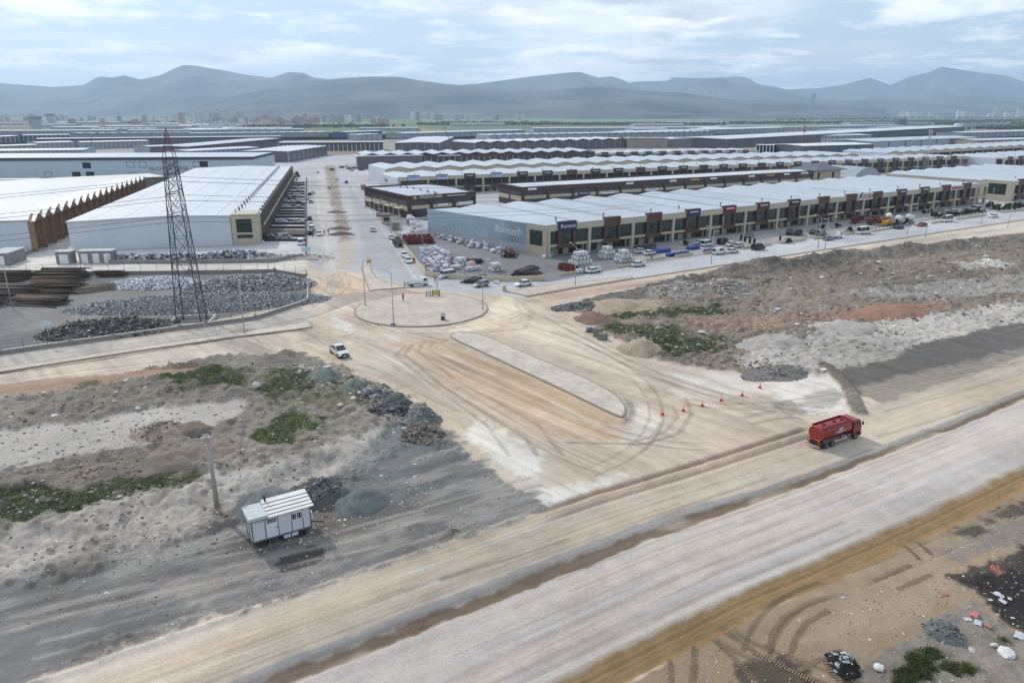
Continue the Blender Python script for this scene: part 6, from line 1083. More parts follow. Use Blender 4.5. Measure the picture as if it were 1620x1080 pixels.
def tri_obj(name, V, Fc, C, m, smooth=False):
    me = bpy.data.meshes.new(name); k = Fc.shape[1]; me.vertices.add(len(V)); me.vertices.foreach_set('co', V.ravel().astype(np.float32)); me.loops.add(Fc.size); me.loops.foreach_set('vertex_index', Fc.ravel().astype(np.int32)); me.polygons.add(len(Fc)); me.polygons.foreach_set('loop_start', np.arange(0, Fc.size, k, dtype=np.int32))
    me.polygons.foreach_set('use_smooth', [smooth] * len(Fc)); me.update(calc_edges=True); ca = me.color_attributes.new('col', 'FLOAT_COLOR', 'POINT'); ca.data.foreach_set('color', np.concatenate([C, np.ones((len(C), 1))], 1).ravel().astype(np.float32)); me.materials.append(m)
    o = bpy.data.objects.new(name, me); COL.objects.link(o); return o
def lumps(pos, size, colr, name, m, squash=.65, jag=.35):
    """one mesh of many small angular stones"""
    n = len(pos); q = IV[None] * (1 + RNG.uniform(-jag, jag, (n, len(IV), 1))); q = q * (size[:, None, None] * np.stack([RNG.uniform(.7, 1.5, n), RNG.uniform(.7, 1.3, n), np.full(n, squash)], 1)[:, None, :])
    a = RNG.uniform(0, 6.28, n); ca, sa = np.cos(a)[:, None], np.sin(a)[:, None]; x = q[..., 0] * ca - q[..., 1] * sa; y = q[..., 0] * sa + q[..., 1] * ca
    V = np.stack([x, y, q[..., 2]], -1) + pos[:, None, :]; Fc = (IF[None] + (np.arange(n) * len(IV))[:, None, None]).reshape(-1, 3)
    return tri_obj(name, V.reshape(-1, 3), Fc, np.repeat(colr, len(IV), 0), m)
def pick(poly_px, n):
    poly = px(*poly_px); xs = [p[0] for p in poly]; ys_ = [p[1] for p in poly]; out = np.zeros((0, 2))
    while len(out) < n:
        q = np.stack([RNG.uniform(min(xs), max(xs), n * 2), RNG.uniform(min(ys_), max(ys_), n * 2)], 1); out = np.concatenate([out, q[sdpoly(q[:, 0], q[:, 1], poly) > 0]])
    return out[:n]
greys = np.array([lin(c) for c in ((150, 146, 140), (120, 116, 112), (176, 170, 162), (104, 98, 94), (160, 142, 126), (196, 194, 190))])
def scatter(name, poly, n, smin, smax, label, white=.06, only=None):
    xy = pick(poly, n); h_, c_, k_ = field(xy[:, 0], xy[:, 1]); keep = np.isin(k_, only) if only else np.ones(len(xy), bool)
    cl = (fbm(xy[:, 0], xy[:, 1], 6, 3, 91) > RNG.uniform(.25, .75, len(xy))) & keep; xy, h_ = xy[cl], h_[cl]; n = len(xy)
    sz = smin + (smax - smin) * RNG.random(n) ** 4.5; colr = greys[RNG.integers(0, 5, n)] * RNG.uniform(.7, 1.15, (n, 1)); w = RNG.random(n) < white; colr[w] = greys[5] * RNG.uniform(.85, 1.1, (w.sum(), 1))
    o = lumps(np.stack([xy[:, 0], xy[:, 1], h_ - sz * .1], 1), sz, colr, name, STONEM); tag(o, label, 'stones', kind='stuff')
LEFTP = [(-150, 660), (0, 622), (330, 578), (480, 566), (640, 640), (760, 740), (600, 830), (330, 900), (0, 1000), (-150, 1050)]
RIGHTP = [(905, 490), (1060, 452), (1180, 428), (1400, 404), (1750, 366), (1750, 480), (1620, 510), (1300, 585), (1180, 590), (1050, 572), (935, 515)]
scatter('loose_stones', LEFTP, 15000, .03, .26, 'loose stones and rubble strewn over the left waste ground', .05, (4,))
scatter('loose_stones', RIGHTP, 26000, .05, .42, 'loose stones and rubble strewn over the right waste ground', .09, (4,))
scatter('loose_stones', [(1100, 1040), (1330, 940), (1470, 880), (1620, 800), (1750, 760), (1750, 1120), (1150, 1150)], 9000, .02, .11, 'white pebbles and clods on the brown soil', .18)
scatter('loose_stones', [(440, 565), (530, 582), (640, 640), (700, 690), (640, 690), (560, 640), (480, 610), (430, 590)], 2600, .06, .4, 'broken rubble tipped along the edge of the junction', .1, (4,))
scatter('loose_stones', [(900, 480), (960, 468), (1000, 480), (960, 500), (1010, 545), (1100, 575), (1290, 592), (1290, 584), (1100, 562), (960, 512)], 2200, .06, .4, 'broken rubble tipped along the far side of the junction', .12, (4,))
scatter('loose_stones', [(30, 900), (330, 830), (640, 760), (760, 740), (860, 800), (640, 890), (100, 1050)], 5000, .03, .14, 'small stones on the dark gravel round the caravan', .08)
# grass: tufts of blades wherever the soil is green
def grass(poly, n, label, hmin, hmax):
    xy = pick(poly, n); h_, c_, k_ = field(xy[:, 0], xy[:, 1]); g = (c_[:, 1] > c_[:, 0] * 1.03) & (c_[:, 1] < .16) & (c_[:, 1] > c_[:, 2] * 1.3); xy, h_ = xy[g], h_[g]; n = len(xy)
    B = 9; a = RNG.uniform(0, 6.28, (n, B)); r_ = RNG.uniform(.0, .42, (n, B)); hh_ = RNG.uniform(hmin, hmax, (n, B)) * (.5 + fbm(xy[:, 0], xy[:, 1], 4, 3, 95))[:, None]; w = RNG.uniform(.025, .06, (n, B)); lean = RNG.uniform(.02, .16, (n, B)); b2 = RNG.uniform(0, 6.28, (n, B))
    bx = xy[:, :1] + r_ * np.cos(a); by = xy[:, 1:] + r_ * np.sin(a); z = np.repeat(h_[:, None], B, 1) - .02
    p0 = np.stack([bx - w * np.sin(b2), by + w * np.cos(b2), z], -1); p1 = np.stack([bx + w * np.sin(b2), by - w * np.cos(b2), z], -1); p2 = np.stack([bx + lean * np.cos(b2), by + lean * np.sin(b2), z + hh_], -1)
    V = np.stack([p0, p1, p2], 2).reshape(-1, 3); Fc = np.arange(len(V)).reshape(-1, 3); base = np.array([lin(c) for c in ((66, 82, 46), (58, 72, 42), (84, 94, 56), (112, 110, 78))])[RNG.integers(0, 4, n * B)] * RNG.uniform(.7, 1.2, (n * B, 1))
    o = tri_obj('grass', V, Fc, np.repeat(base, 3, 0), LEAFM); tag(o, label, 'grass', kind='stuff')
grass(LEFTP, 34000, 'patchy green grass on the left waste ground', .04, .18); grass(RIGHTP, 34000, 'patchy green weeds on the right waste ground', .06, .34); grass([(1380, 1100), (1440, 1020), (1500, 1000), (1560, 985), (1640, 1000), (1640, 1100)], 6000, 'weeds among the rubble beside the black soil', .06, .3); grass([(395, 428), (484, 438), (486, 476), (440, 478)], 6000, 'weeds along the scrap yard wall corner', .1, .5)
# heaps: a noisy cone each
def heap(px_, py_, r_, h_, rgb, label, name='gravel_heap', st=1.0, az=0.0, cat='heap', stones=0, ssz=.12, scol=None, zoff=0):
    x, y = P(px_, py_); z0 = hgt(x, y) + zoff; nr, na = 14, 40; V = []; C = []
    R1 = np.linspace(0, 1, nr); A1 = np.linspace(0, 2 * np.pi, na, endpoint=False); RR, AA = np.meshgrid(R1, A1, indexing='ij'); ed = 1 + (fbm(np.cos(AA) * 2 + px_, np.sin(AA) * 2 + py_, 1, 3, 7) - .5) * .5
    lx = RR * np.cos(AA) * r_ * st * ed; ly = RR * np.sin(AA) * r_ * ed; ca, sa = math.cos(az), math.sin(az); X = x + lx * ca - ly * sa; Y = y + lx * sa + ly * ca
    prof = np.clip(1 - RR, 0, 1) ** 1.05 * (1 - .12 * np.exp(-(RR / .2) ** 2)) * 1.15; nz = (fbm(X, Y, r_ * .6, 4, int(px_)) - .5) * h_ * .7 * np.sin(np.clip(RR, 0, 1) * np.pi) + (fbm(X, Y, .5, 3, 5) - .5) * .22
    Z = prof * h_ + nz * (RR < .98) - .12 * (RR > .97); g = field(X.ravel(), Y.ravel())[0].reshape(X.shape) - hgt(x, y); Z = Z + g * RR
    V = np.stack([X - x, Y - y, Z], -1).reshape(-1, 3); I = np.arange(nr * na).reshape(nr, na); Q = np.stack([I[:-1], I[1:], np.roll(I, -1, 1)[1:], np.roll(I, -1, 1)[:-1]], -1).reshape(-1, 4)
    C = np.array(lin(rgb))[None] * (1 + (fbm(X, Y, .7, 4, 3).reshape(-1, 1) - .5) * .6); o = tri_obj('mound' if stones else name, V, Q, C, EARTH, True)
    if stones:
        r = empty(name, (x, y, z0)); o.parent = r; k = RNG.integers(na, nr * na, stones); sz = ssz * (.5 + RNG.random(stones) ** 2 * 1.6); cl = np.array([lin(c) for c in scol])[RNG.integers(0, len(scol), stones)] * RNG.uniform(.7, 1.2, (stones, 1))
        q = lumps(V[k] + RNG.normal(0, .12, (stones, 3)) * np.array([1, 1, .4]), sz, cl, 'tipped_pieces', STONEM); q.parent = r; q['kind'] = 'stuff'; tag(r, label, cat)
    else: o.location = (x, y, z0); tag(o, label, cat)
BG = (104, 110, 110)
heap(572, 795, 3.1, 1.7, BG, 'rounded blue-grey gravel heap right of the caravan'); heap(505, 786, 3.0, 1.5, (88, 92, 94), 'stony dark gravel heap between two smoother heaps', stones=500, ssz=.1, scol=((90, 92, 94), (120, 122, 122), (70, 72, 76))); heap(428, 808, 3.6, 1.5, BG, 'blue-grey gravel heap directly behind the caravan')
heap(515, 605, 2.9, 1.1, (112, 118, 112), 'greenish gravel heap nearest the pickup'); heap(562, 620, 2.6, 1.2, (108, 116, 108), 'greenish gravel heap second from the pickup'); heap(592, 628, 2.6, 1.3, (130, 128, 126), 'heap of grey broken concrete on the junction edge', stones=500, ssz=.22, scol=((130, 128, 126), (160, 158, 154), (100, 100, 102)), name='rubble_heap'); heap(628, 640, 2.6, 1.4, (84, 92, 88), 'dark green-grey heap behind the asphalt lumps'); heap(615, 655, 2.8, 1.2, (66, 66, 70), 'heap of dark asphalt lumps on the junction edge', stones=600, ssz=.22, scol=((60, 60, 66), (80, 80, 86), (100, 100, 104)), name='rubble_heap'); heap(668, 666, 2.8, 1.0, (112, 114, 112), 'grey-green gravel heap at the end of the tipped row', stones=300, ssz=.12, scol=((110, 112, 112), (140, 140, 138)))
heap(670, 690, 2.6, .9, (110, 104, 100), 'low heap of broken bricks below the tipped row', stones=400, ssz=.18, scol=((110, 104, 100), (140, 130, 122), (90, 84, 82)), name='rubble_heap')
heap(455, 572, 3.4, 1.6, (132, 122, 112), 'brown earth heap at the field corner near the pickup', 'earth_heap'); heap(425, 577, 4.2, 1.2, (128, 120, 112), 'broad brown earth heap beside the left road', 'earth_heap', 1.6); heap(258, 695, 3.0, 1.3, (146, 132, 122), 'brown soil heap on the pale track', 'earth_heap', 1.3, stones=300, ssz=.12, scol=((146, 132, 122), (120, 110, 104))); heap(305, 692, 2.4, 1.2, (120, 108, 100), 'dark soil heap on the pale track', 'earth_heap', 1.2); heap(275, 742, 3.0, 1.0, (122, 112, 104), 'brown soil heap above the grass strip', 'earth_heap', 1.4); heap(340, 725, 2.6, .8, (126, 114, 106), 'low brownish soil heap behind the concrete pole', 'earth_heap', 1.5); heap(160, 760, 2.6, .8, (124, 114, 105), 'long brown soil heap beside the grass strip', 'earth_heap', 2.2, .5, stones=250, ssz=.1, scol=((124, 114, 105), (146, 138, 130), (104, 98, 92)))
heap(1012, 556, 3.2, 1.5, (156, 142, 126), 'smooth sand heap at the edge of the junction', 'sand_heap', 1.4, -.5); heap(940, 507, 3.6, 1.3, (122, 102, 90), 'dark red-brown earth heap by the paving blocks', 'earth_heap', 1.3, -.5); heap(990, 486, 6.0, 1.6, (158, 142, 124), 'broad sandy heap above the weeds', 'sand_heap', 1.7, .2); heap(915, 487, 3.4, 1.0, (104, 104, 104), 'heap of dark broken kerbs at the field corner', 'rubble_heap', 1.8, .2, stones=500, ssz=.2, scol=((100, 100, 102), (130, 130, 130), (80, 82, 84)))
heap(1075, 465, 6.5, 2.0, (142, 134, 126), 'large rubble heap on the right waste ground', 'rubble_heap', 1.3, .3, stones=700, ssz=.2, scol=((156, 148, 140), (130, 124, 117), (176, 170, 162))); heap(1150, 458, 6.0, 2.4, (134, 126, 120), 'large pale rubble heap next to the berm', 'rubble_heap', 1.5, .3, stones=700, ssz=.22, scol=((160, 154, 146), (130, 124, 117), (186, 180, 172)))
heap(1230, 592, 3.2, .7, (116, 112, 108), 'low heap of dark clods beside the earth ridge', 'rubble_heap', 2.0, .3, stones=400, ssz=.13, scol=((126, 122, 118), (150, 146, 142), (106, 103, 100))); heap(1400, 497, 5.0, .9, (144, 114, 98), 'red earth bank on the right waste ground', 'earth_heap', 2.4, .35); heap(1330, 522, 4.5, 1.5, (166, 160, 154), 'pale grey spoil hump beside the red bank', 'earth_heap', 1.6, .3); heap(1220, 545, 4.0, 1.2, (160, 154, 148), 'pale grey spoil hump near the dark clods', 'earth_heap', 1.8, .3)
heap(538, 362, 3.0, .9, (104, 96, 86), 'brown earth heap on the main street median', 'earth_heap', 1.5); heap(541, 371, 3.0, .7, (92, 84, 76), 'dark earth heap at the near end of the median', 'earth_heap', 1.6); heap(533, 336, 3.2, .9, (110, 102, 92), 'earth heap halfway along the median', 'earth_heap', 1.5); heap(446, 368, 7.0, 1.2, (98, 92, 84), 'long dark earth heap in the warehouse bays', 'earth_heap', 1.8)
heap(1492, 1003, 1.6, .7, (104, 107, 108), 'blue-grey gravel heap at the edge of the black soil', stones=350, ssz=.07, scol=((104, 107, 108), (130, 132, 132))); heap(1335, 1052, 1.5, .9, (44, 42, 42), 'black soil heap with torn plastic', 'earth_heap', .8, stones=120, ssz=.1, scol=((44, 42, 42), (150, 156, 164)))
heap(385, 470 + 54, 2.2, .5, (150, 140, 130), 'small gravel spill at the foot of the lamp by the yard wall', 'gravel_heap', 1.4); heap(462, 408, 5.0, .7, (150, 146, 142), 'low rubble ridge at the warehouse lane corner', 'rubble_heap', 2.6, .1, stones=200, ssz=.2, scol=((150, 146, 142), (120, 116, 112)))
# scrap yard heaps
def scrap(px_, py_, rx, ry, h_, n, cols, label, sz, rod=0.0, az=.1):
    x, y = P(px_, py_); r = empty('scrap_heap', (x, y, 0), az, label, 'heap'); a = RNG.uniform(0, 6.28, n); q = np.sqrt(RNG.random(n)); X = q * np.cos(a) * rx; Y = q * np.sin(a) * ry; Z = h_ * np.clip(1 - q ** 2.2, 0, 1) * (.6 + .8 * fbm(X + px_, Y, 4, 3, 8)) * RNG.uniform(.75, 1, n)
    m = MB(); nr, na = 6, 30
    for i in range(nr):
        for k in range(na): t_ = i / (nr - 1); m.V.append((t_ * rx * .97 * math.cos(2 * math.pi * k / na), t_ * ry * .97 * math.sin(2 * math.pi * k / na), h_ * .62 * (1 - t_ ** 2.2) - .05))
    for i in range(nr - 1):
        for k in range(na): m.F.append((i * na + k, (i + 1) * na + k, (i + 1) * na + (k + 1) % na, i * na + (k + 1) % na)); m.M.append(0); m.S.append(True)
    ob('mound', m, mat('scrap_core', (104, 105, 110), .9, var=.3, scale=2), r)
    V = []; C = []; Fc = []; L_ = np.where(RNG.random(n) < rod, RNG.uniform(1.5, 4, n), 1.0) * sz * RNG.uniform(.5, 1.5, n); base = np.array([[-1, -1, -1], [1, -1, -1], [1, 1, -1], [-1, 1, -1], [-1, -1, 1], [1, -1, 1], [1, 1, 1], [-1, 1, 1]]) * .5
    fq = np.array([(3, 2, 1, 0), (4, 5, 6, 7), (0, 1, 5, 4), (1, 2, 6, 5), (2, 3, 7, 6), (3, 0, 4, 7)]); cs = np.array([lin(c) for c in cols])
    for i in range(n):
        e = Matrix.Rotation(RNG.uniform(0, 6.28), 3, 'Z') @ Matrix.Rotation(RNG.normal(0, .6), 3, 'X') @ Matrix.Rotation(RNG.normal(0, .5), 3, 'Y'); d = np.array([L_[i], (sz if L_[i] < sz * 1.6 else .12) * RNG.uniform(.4, 1), sz * RNG.uniform(.1, .5)]); V.append((base * d) @ np.array(e).T + (X[i], Y[i], Z[i] + .05)); Fc.append(fq + 8 * i)
    c_ = cs[RNG.integers(0, len(cs), n)] * RNG.uniform(.6, 1.2, (n, 1)); o = tri_obj('scrap_pieces', np.concatenate(V), np.concatenate(Fc), np.repeat(c_, 8, 0), SCRAPM); o.parent = r; o['kind'] = 'stuff'
scrap(243, 449, 11.5, 7, 1.3, 3200, ((214, 216, 222), (190, 194, 202), (150, 154, 160), (226, 228, 230)), 'broad heap of pale silver scrap in the middle of the yard', .34)
scrap(395, 453, 16, 8.5, 2.6, 4200, ((140, 142, 148), (200, 202, 208), (100, 102, 108), (176, 178, 184), (120, 118, 118)), 'tall mixed grey scrap heap at the yard corner', .34, az=.15)
scrap(318, 481, 28, 8.5, 2.1, 5600, ((124, 128, 138), (156, 160, 168), (100, 104, 114), (184, 188, 194)), 'long blue-grey scrap heap behind the pylon', .27, az=.18)
scrap(176, 523, 13, 6, 2.0, 1300, ((60, 60, 60), (84, 82, 80), (110, 108, 106), (48, 46, 46), (132, 130, 128)), 'tangled heap of dark rods left of the pylon', .5, .5, .3)
for k, (x, y, l) in enumerate(((210, 412, 9), (250, 411, 10), (300, 410, 9), (350, 408, 10), (385, 405, 9))): scrap(x, y, l, 2.6, 1.7, 260, ((170, 176, 186), (200, 204, 210), (60, 60, 64), (130, 134, 142)), ('heap of dark and pale goods along the warehouse front wall', 'heap of white crates and tarps along the warehouse front wall', 'heap of grey sacks behind the pylon along the warehouse front', 'heap of pale bundles along the warehouse front', 'heap of pale bundles next to the beige warehouse corner')[k], .8)
# log stacks: every log a part
LOG = [mat('log_grey_brown', (98, 88, 78), .9, var=.25, scale=1.5), mat('log_brown', (84, 72, 62), .9, var=.25, scale=1.5), mat('log_pale', (122, 112, 98), .9, var=.2, scale=1.5)]
LOGM = [MB().tube((-5.5, 0, 0), (5.5, 0, 0), .17, .11, n=6).mesh('log', m) for m in LOG]
def logs(px_, py_, az, n, wid, h_, label, pal=(0, 0, 1), ln=1.0, spread=.07, name='log_stack'):
    x, y = P(px_, py_); r = empty(name, (x, y, 0), az, label, 'logs'); rnd = random.Random(int(px_ * 7 + py_)); rows = max(1, int(h_ / .26)); cnt = 0
    while cnt < n:
        z_ = rnd.randrange(rows); yy = rnd.uniform(-1, 1) * wid / 2 * (1 - .65 * z_ / rows); o = bpy.data.objects.new('log', LOGM[rnd.choice(pal)]); COL.objects.link(o); o.parent = r; o.location = (rnd.uniform(-.8, .8), yy, .16 + z_ * .26); o.rotation_euler = (0, rnd.uniform(-.012, .012), rnd.uniform(-spread, spread)); o.scale = (ln * rnd.uniform(.85, 1.1), rnd.uniform(.8, 1.4), rnd.uniform(.8, 1.4)); cnt += 1
logs(10, 442, .02, 60, 9, 2.4, 'log stack against the lane fence at the far corner of the yard'); logs(100, 441, .06, 60, 7, 2.6, 'log stack with a flat top along the lane fence'); logs(90, 460, .0, 70, 9, 2.4, 'wide log stack in the middle of the timber area'); logs(30, 464, -.08, 60, 9, 2.2, 'log stack beside the lamp post in the yard'); logs(65, 480, -.12, 60, 6, 1.6, 'low log stack nearest the open gravel'); logs(-30, 482, -.1, 50, 8, 2.0, 'log stack at the outer end of the yard'); logs(150, 459, .62, 26, 5, 1.2, 'fan of pale poles leaning at the end of the log stacks', (2, 2), .75, .08); logs(176, 437, .05, 26, 3, 1.6, 'small dark timber stack by the silver scrap', (1,), .6)
BRP = [MB().tube((-4, 0, 0), (4, 0, 0), .2, n=7).mesh('pipe', m) for m in (mat('pipe_brown', (84, 62, 58), .6, var=.15), mat('pipe_dark', (64, 66, 72), .6, var=.15), mat('pipe_grey', (120, 112, 104), .6, var=.15))]
LOGM_, LOGM = LOGM, BRP
logs(752, 444, AZ2 + .55, 34, 4.0, 1.0, 'heap of dark pipes lying outside the beige yard wall', (1, 1, 0), .9, .05, 'pipe_stack'); logs(832, 435, AZ2 + .5, 46, 5, 2.0, 'tall bundle of brown and grey pipes at the yard corner', (0, 1), 1.0, .05, 'pipe_stack'); logs(805, 404, AZ2 + 1.0, 34, 5, 2.0, 'pipe bundle against the billboard wall', (2, 2, 0), .9, .1, 'pipe_stack'); logs(748, 416, AZ2 - .8, 14, 2.5, 1.2, 'small bundle of dark pipes among the bags', (1,), .6, .1, 'pipe_stack'); logs(1022, 396, AZ2, 16, 2, 1.6, 'black coiled pipe row under the showroom windows', (1,), 1.0, .02, 'pipe_stack')
LOGM = LOGM_
# bulk bags, crates, tanks, drums: copies sharing a mesh
def bagmesh(nm, m, seed):
    bm = bmesh.new(); bmesh.ops.create_cube(bm, size=1); bmesh.ops.subdivide_edges(bm, edges=bm.edges, cuts=2, use_grid_fill=True); rnd = random.Random(seed)
    for v in bm.verts:
        q = v.co.copy(); l = q.length; v.co = q.lerp(q / l * .62, .45) + Vector((rnd.uniform(-.05, .05), rnd.uniform(-.05, .05), rnd.uniform(-.05, .05))); v.co.z = v.co.z * .85 + .42
    me = bpy.data.meshes.new(nm); bm.to_mesh(me); bm.free(); me.materials.append(m); me.polygons.foreach_set('use_smooth', [True] * len(me.polygons)); return me
BAGM = [bagmesh('bulk_bag', m, k) for k, m in enumerate((mat('bag_white', (206, 206, 210), .8, var=.08, scale=2, dirt=.15), mat('bag_white', (206, 206, 210), .8), mat('bag_grey', (176, 178, 186), .8, var=.1, scale=2), mat('bag_tan', (150, 138, 124), .8, var=.1, scale=2), mat('bag_lilac', (190, 186, 204), .8, var=.1)))]
def bags(poly, n, label, group, h2=.3, sz=1.15):
    pts = pick(poly, n)
    for i, (x, y) in enumerate(pts):
        o = bpy.data.objects.new('bulk_bag', BAGM[random.choice((0, 1, 1, 2, 2, 4)) if random.random() < .9 else 3]); COL.objects.link(o); s_ = sz * random.uniform(.7, 1.15); o.location = (x, y, (.75 * sz if random.random() < h2 else 0) + .0); o.scale = (s_, s_, s_ * random.uniform(.75, 1.1)); o.rotation_euler.z = random.uniform(0, 6); tag(o, label, 'bag', group)
bags([(660, 402), (668, 395), (700, 393), (716, 408), (735, 420), (728, 430), (690, 432), (677, 431)], 120, 'bulk bag in the heap inside the yard wall by the main street', 'bags by the street wall'); bags([(683, 366), (700, 368), (800, 394), (790, 402), (740, 392), (684, 374)], 110, 'bulk bag in the line beneath the rain billboard', 'bags under the billboard', .35); bags([(640, 346), (660, 346), (662, 366), (648, 368)], 22, 'bale in the stack behind the red crates', 'bales behind the red crates', .5, 1.3); bags([(694, 440), (702, 440), (702, 443), (694, 443)], 3, 'white sack dropped outside the beige yard wall', 'sacks outside the wall', 0, .9); bags([(778, 446), (790, 446), (790, 449), (778, 449)], 4, 'white sack beside the dark pipes outside the wall', 'sacks beside the pipes', 0, .7); bags([(860, 402), (876, 402), (874, 409), (858, 409)], 6, 'grey bundle at the foot of the beige showroom corner', 'bundles at the corner', .2)
REDC = mat('crate_dark_red', (104, 38, 34), .7, var=.15, dirt=.1)
def crate_mesh(nm, m, w=1.0, h_=1.0):
    k = MB().b(-w / 2, w / 2, -w / 2, w / 2, 0, .12).b(-w / 2, w / 2, -w / 2, -w / 2 + .06, .12, h_).b(-w / 2, w / 2, w / 2 - .06, w / 2, .12, h_).b(-w / 2, -w / 2 + .06, -w / 2 + .06, w / 2 - .06, .12, h_).b(w / 2 - .06, w / 2, -w / 2 + .06, w / 2 - .06, .12, h_); return k.mesh(nm, m)
def boxes(name, me, px_, py_, nx, ny, lev, az, pitch, hz_, label, group, cat, jit=.05, taper=1, kid=None):
    c = Vector(P(px_, py_)); ca, sa = math.cos(az), math.sin(az)
    for k in range(lev):
        mx2, my2 = max(1, nx - k * taper), max(1, ny - (k * taper) // 2)
        for i in range(mx2):
            for j in range(my2):
                lx = (i - (mx2 - 1) / 2) * pitch + random.uniform(-jit, jit); ly = (j - (my2 - 1) / 2) * pitch + random.uniform(-jit, jit); o = bpy.data.objects.new(name, me); COL.objects.link(o); o.location = (c.x + lx * ca - ly * sa, c.y + lx * sa + ly * ca, k * hz_); o.rotation_euler.z = az + random.uniform(-jit, jit) * .6; tag(o, label, cat, group)
                if kid: q = bpy.data.objects.new(kid[0], kid[1]); COL.objects.link(q); q.parent = o
RC = crate_mesh('plastic_crate', REDC, 1.1, .8)
boxes('plastic_crate', RC, 662, 382, 8, 6, 2, MAIN, 1.5, .82, 'dark red crate in the block inside the yard wall', 'red crates in the yard', 'crate', .2); boxes('plastic_crate', RC, 898, 428, 2, 5, 2, EST, 1.2, .82, 'dark red crate beside the tall stack of white tanks', 'red crates by the tanks', 'crate', .15, 0)
GC = crate_mesh('wire_crate', mat('crate_grey', (92, 96, 100), .7, var=.2), 1.3, 1.1)
boxes('wire_crate', GC, 631, 388, 2, 5, 2, MAIN - math.pi / 2, 1.7, 1.12, 'grey crate stacked on the verge outside the yard wall', 'grey crates on the verge', 'crate', .25)
TANK = MB().box((0, 0, .62), (1.05, 1.05, .98)); TANKM = TANK.mesh('tank', WHITEP); bm = bmesh.new(); bm.from_mesh(TANKM); bmesh.ops.bevel(bm, geom=bm.edges[:], offset=.12, segments=2, affect='EDGES'); bm.to_mesh(TANKM); bm.free()
cg = MB().b(-.55, .55, -.55, .55, 0, .12)
for a in (-.54, 0, .54):
    for s_ in (-.555, .555): cg.b(a - .02, a + .02, s_ - .015, s_ + .015, .12, 1.12).b(s_ - .015, s_ + .015, a - .02, a + .02, .12, 1.12)
CAGEM = cg.mesh('cage', STEEL)
for px_, py_, nx, ny, lev, lb in ((918, 424, 6, 3, 4, 'white tank in the tallest stack before the showroom'), (930, 430, 7, 1, 1, 'white caged tank in the front row by the street wall'), (960, 408, 4, 3, 3, 'white tank in the middle stack before the showroom'), (986, 414, 4, 3, 3, 'white tank in the stack behind the street fence'), (729, 420, 3, 2, 2, 'white tank in the pair stack at the end of the bags'), (748, 428, 4, 1, 1, 'white tank beside the pink-covered stack in the yard'), (784, 429, 3, 2, 2, 'white tank in the small stack behind the beige wall')):
    boxes('liquid_tank', TANKM, px_, py_, nx, ny, lev, EST, 1.18, 1.16, lb, lb, 'tank', .03, 1, ('cage', CAGEM))
o = ob('covered_stack', MB().box((0, 0, 1.1), (2.2, 2.0, 2.2), 0, .75), mat('pink_sheet', (196, 168, 160), .8, var=.1, scale=1.5, bump=.5, bscale=2), None, 'pink sheet draped over a stack between the white tanks', 'covered stack', loc=(*P(746, 426), 0), rz=EST, bev=.2, smooth=50)
DRM = MB().tube((0, 0, 0), (0, 0, .95), .32, n=12).tube((0, 0, .3), (0, 0, .34), .335, n=12).tube((0, 0, .62), (0, 0, .66), .335, n=12).mesh('drum', mat('drum_blue', (36, 66, 140), .45, var=.1))
for px_, py_, nx, ny, lb in ((1046, 399, 9, 3, 'blue drum in the long block before the showroom'), (1072, 404, 12, 2, 'blue drum in the row along the forecourt wall'), (1096, 394, 6, 3, 'blue drum in the block left of the parked cars'), (1121, 399, 5, 2, 'blue drum beside the white van')):
    boxes('plastic_drum', DRM, px_, py_, nx, ny, 1, EST, .72, .95, lb, lb, 'drum', .06)
for k, (x, y, m, az) in enumerate(((625, 362, CONCD, 1.8), (584, 318, STEEL, 1.8), (580, 305, STEEL, 1.8), (575, 300, CONCD, 1.8))):
    r = empty('shipping_container', (*P(x, y), 0), MAIN, ('grey container at the head of the bag yard', 'grey container by the street before the grassy lot', 'second grey container by the grassy lot', 'far container by the grassy lot')[k], 'container'); ob('body', MB().b(-3, 3, -1.2, 1.2, .1, 2.6), m, r); rep('door', MB().b(-.03, .03, -1.1, -.05, .2, 2.5), KG, r, [(-3.03, 0, 0), (-3.03, 1.15, 0)]); ob('base_rail', MB().b(-2.9, 2.9, -1.1, 1.1, 0, .1), BLKP, r)
gh_ = empty('gate_booth', (*P(611, 354), 0), MAIN, 'small beige gate booth with a flat overhanging roof by the street', 'booth'); ob('wall', MB().b(-1.6, 1.6, -1.6, 1.6, 0, 3.2), BEIGE, gh_); ob('roof', MB().b(-2.3, 2.3, -2.6, 2.6, 3.21, 3.5), BROWN, gh_); ob('window', MB().b(-1.64, -1.6, -1, 1, 1.2, 2.6), GLASS2, gh_)
# boulders, slabs, blocks one can pick out
def rock(px_, py_, s_, rgb, label, flat=.6, name='boulder', cat='boulder', jag=.22):
    x, y = P(px_, py_); bm = bmesh.new(); bmesh.ops.create_icosphere(bm, subdivisions=2, radius=s_); rnd = random.Random(int(px_ * 3 + py_)); ax = rnd.uniform(.8, 1.4)
    for v in bm.verts: v.co = Vector((v.co.x * ax, v.co.y, v.co.z * flat)) * (1 + rnd.uniform(-jag, jag) * .6 + jag * .5 * math.sin(v.co.x * 3 / s_ + px_))
    me = bpy.data.meshes.new(name); bm.to_mesh(me); bm.free(); me.materials.append(mat('rock_%d_%d_%d' % rgb, rgb, .9, var=.18, scale=2, bump=.4)); o = bpy.data.objects.new(name, me); COL.objects.link(o); o.location = (x, y, hgt(x, y) + s_ * flat * .45); o.rotation_euler.z = rnd.uniform(0, 6); tag(o, label, cat)
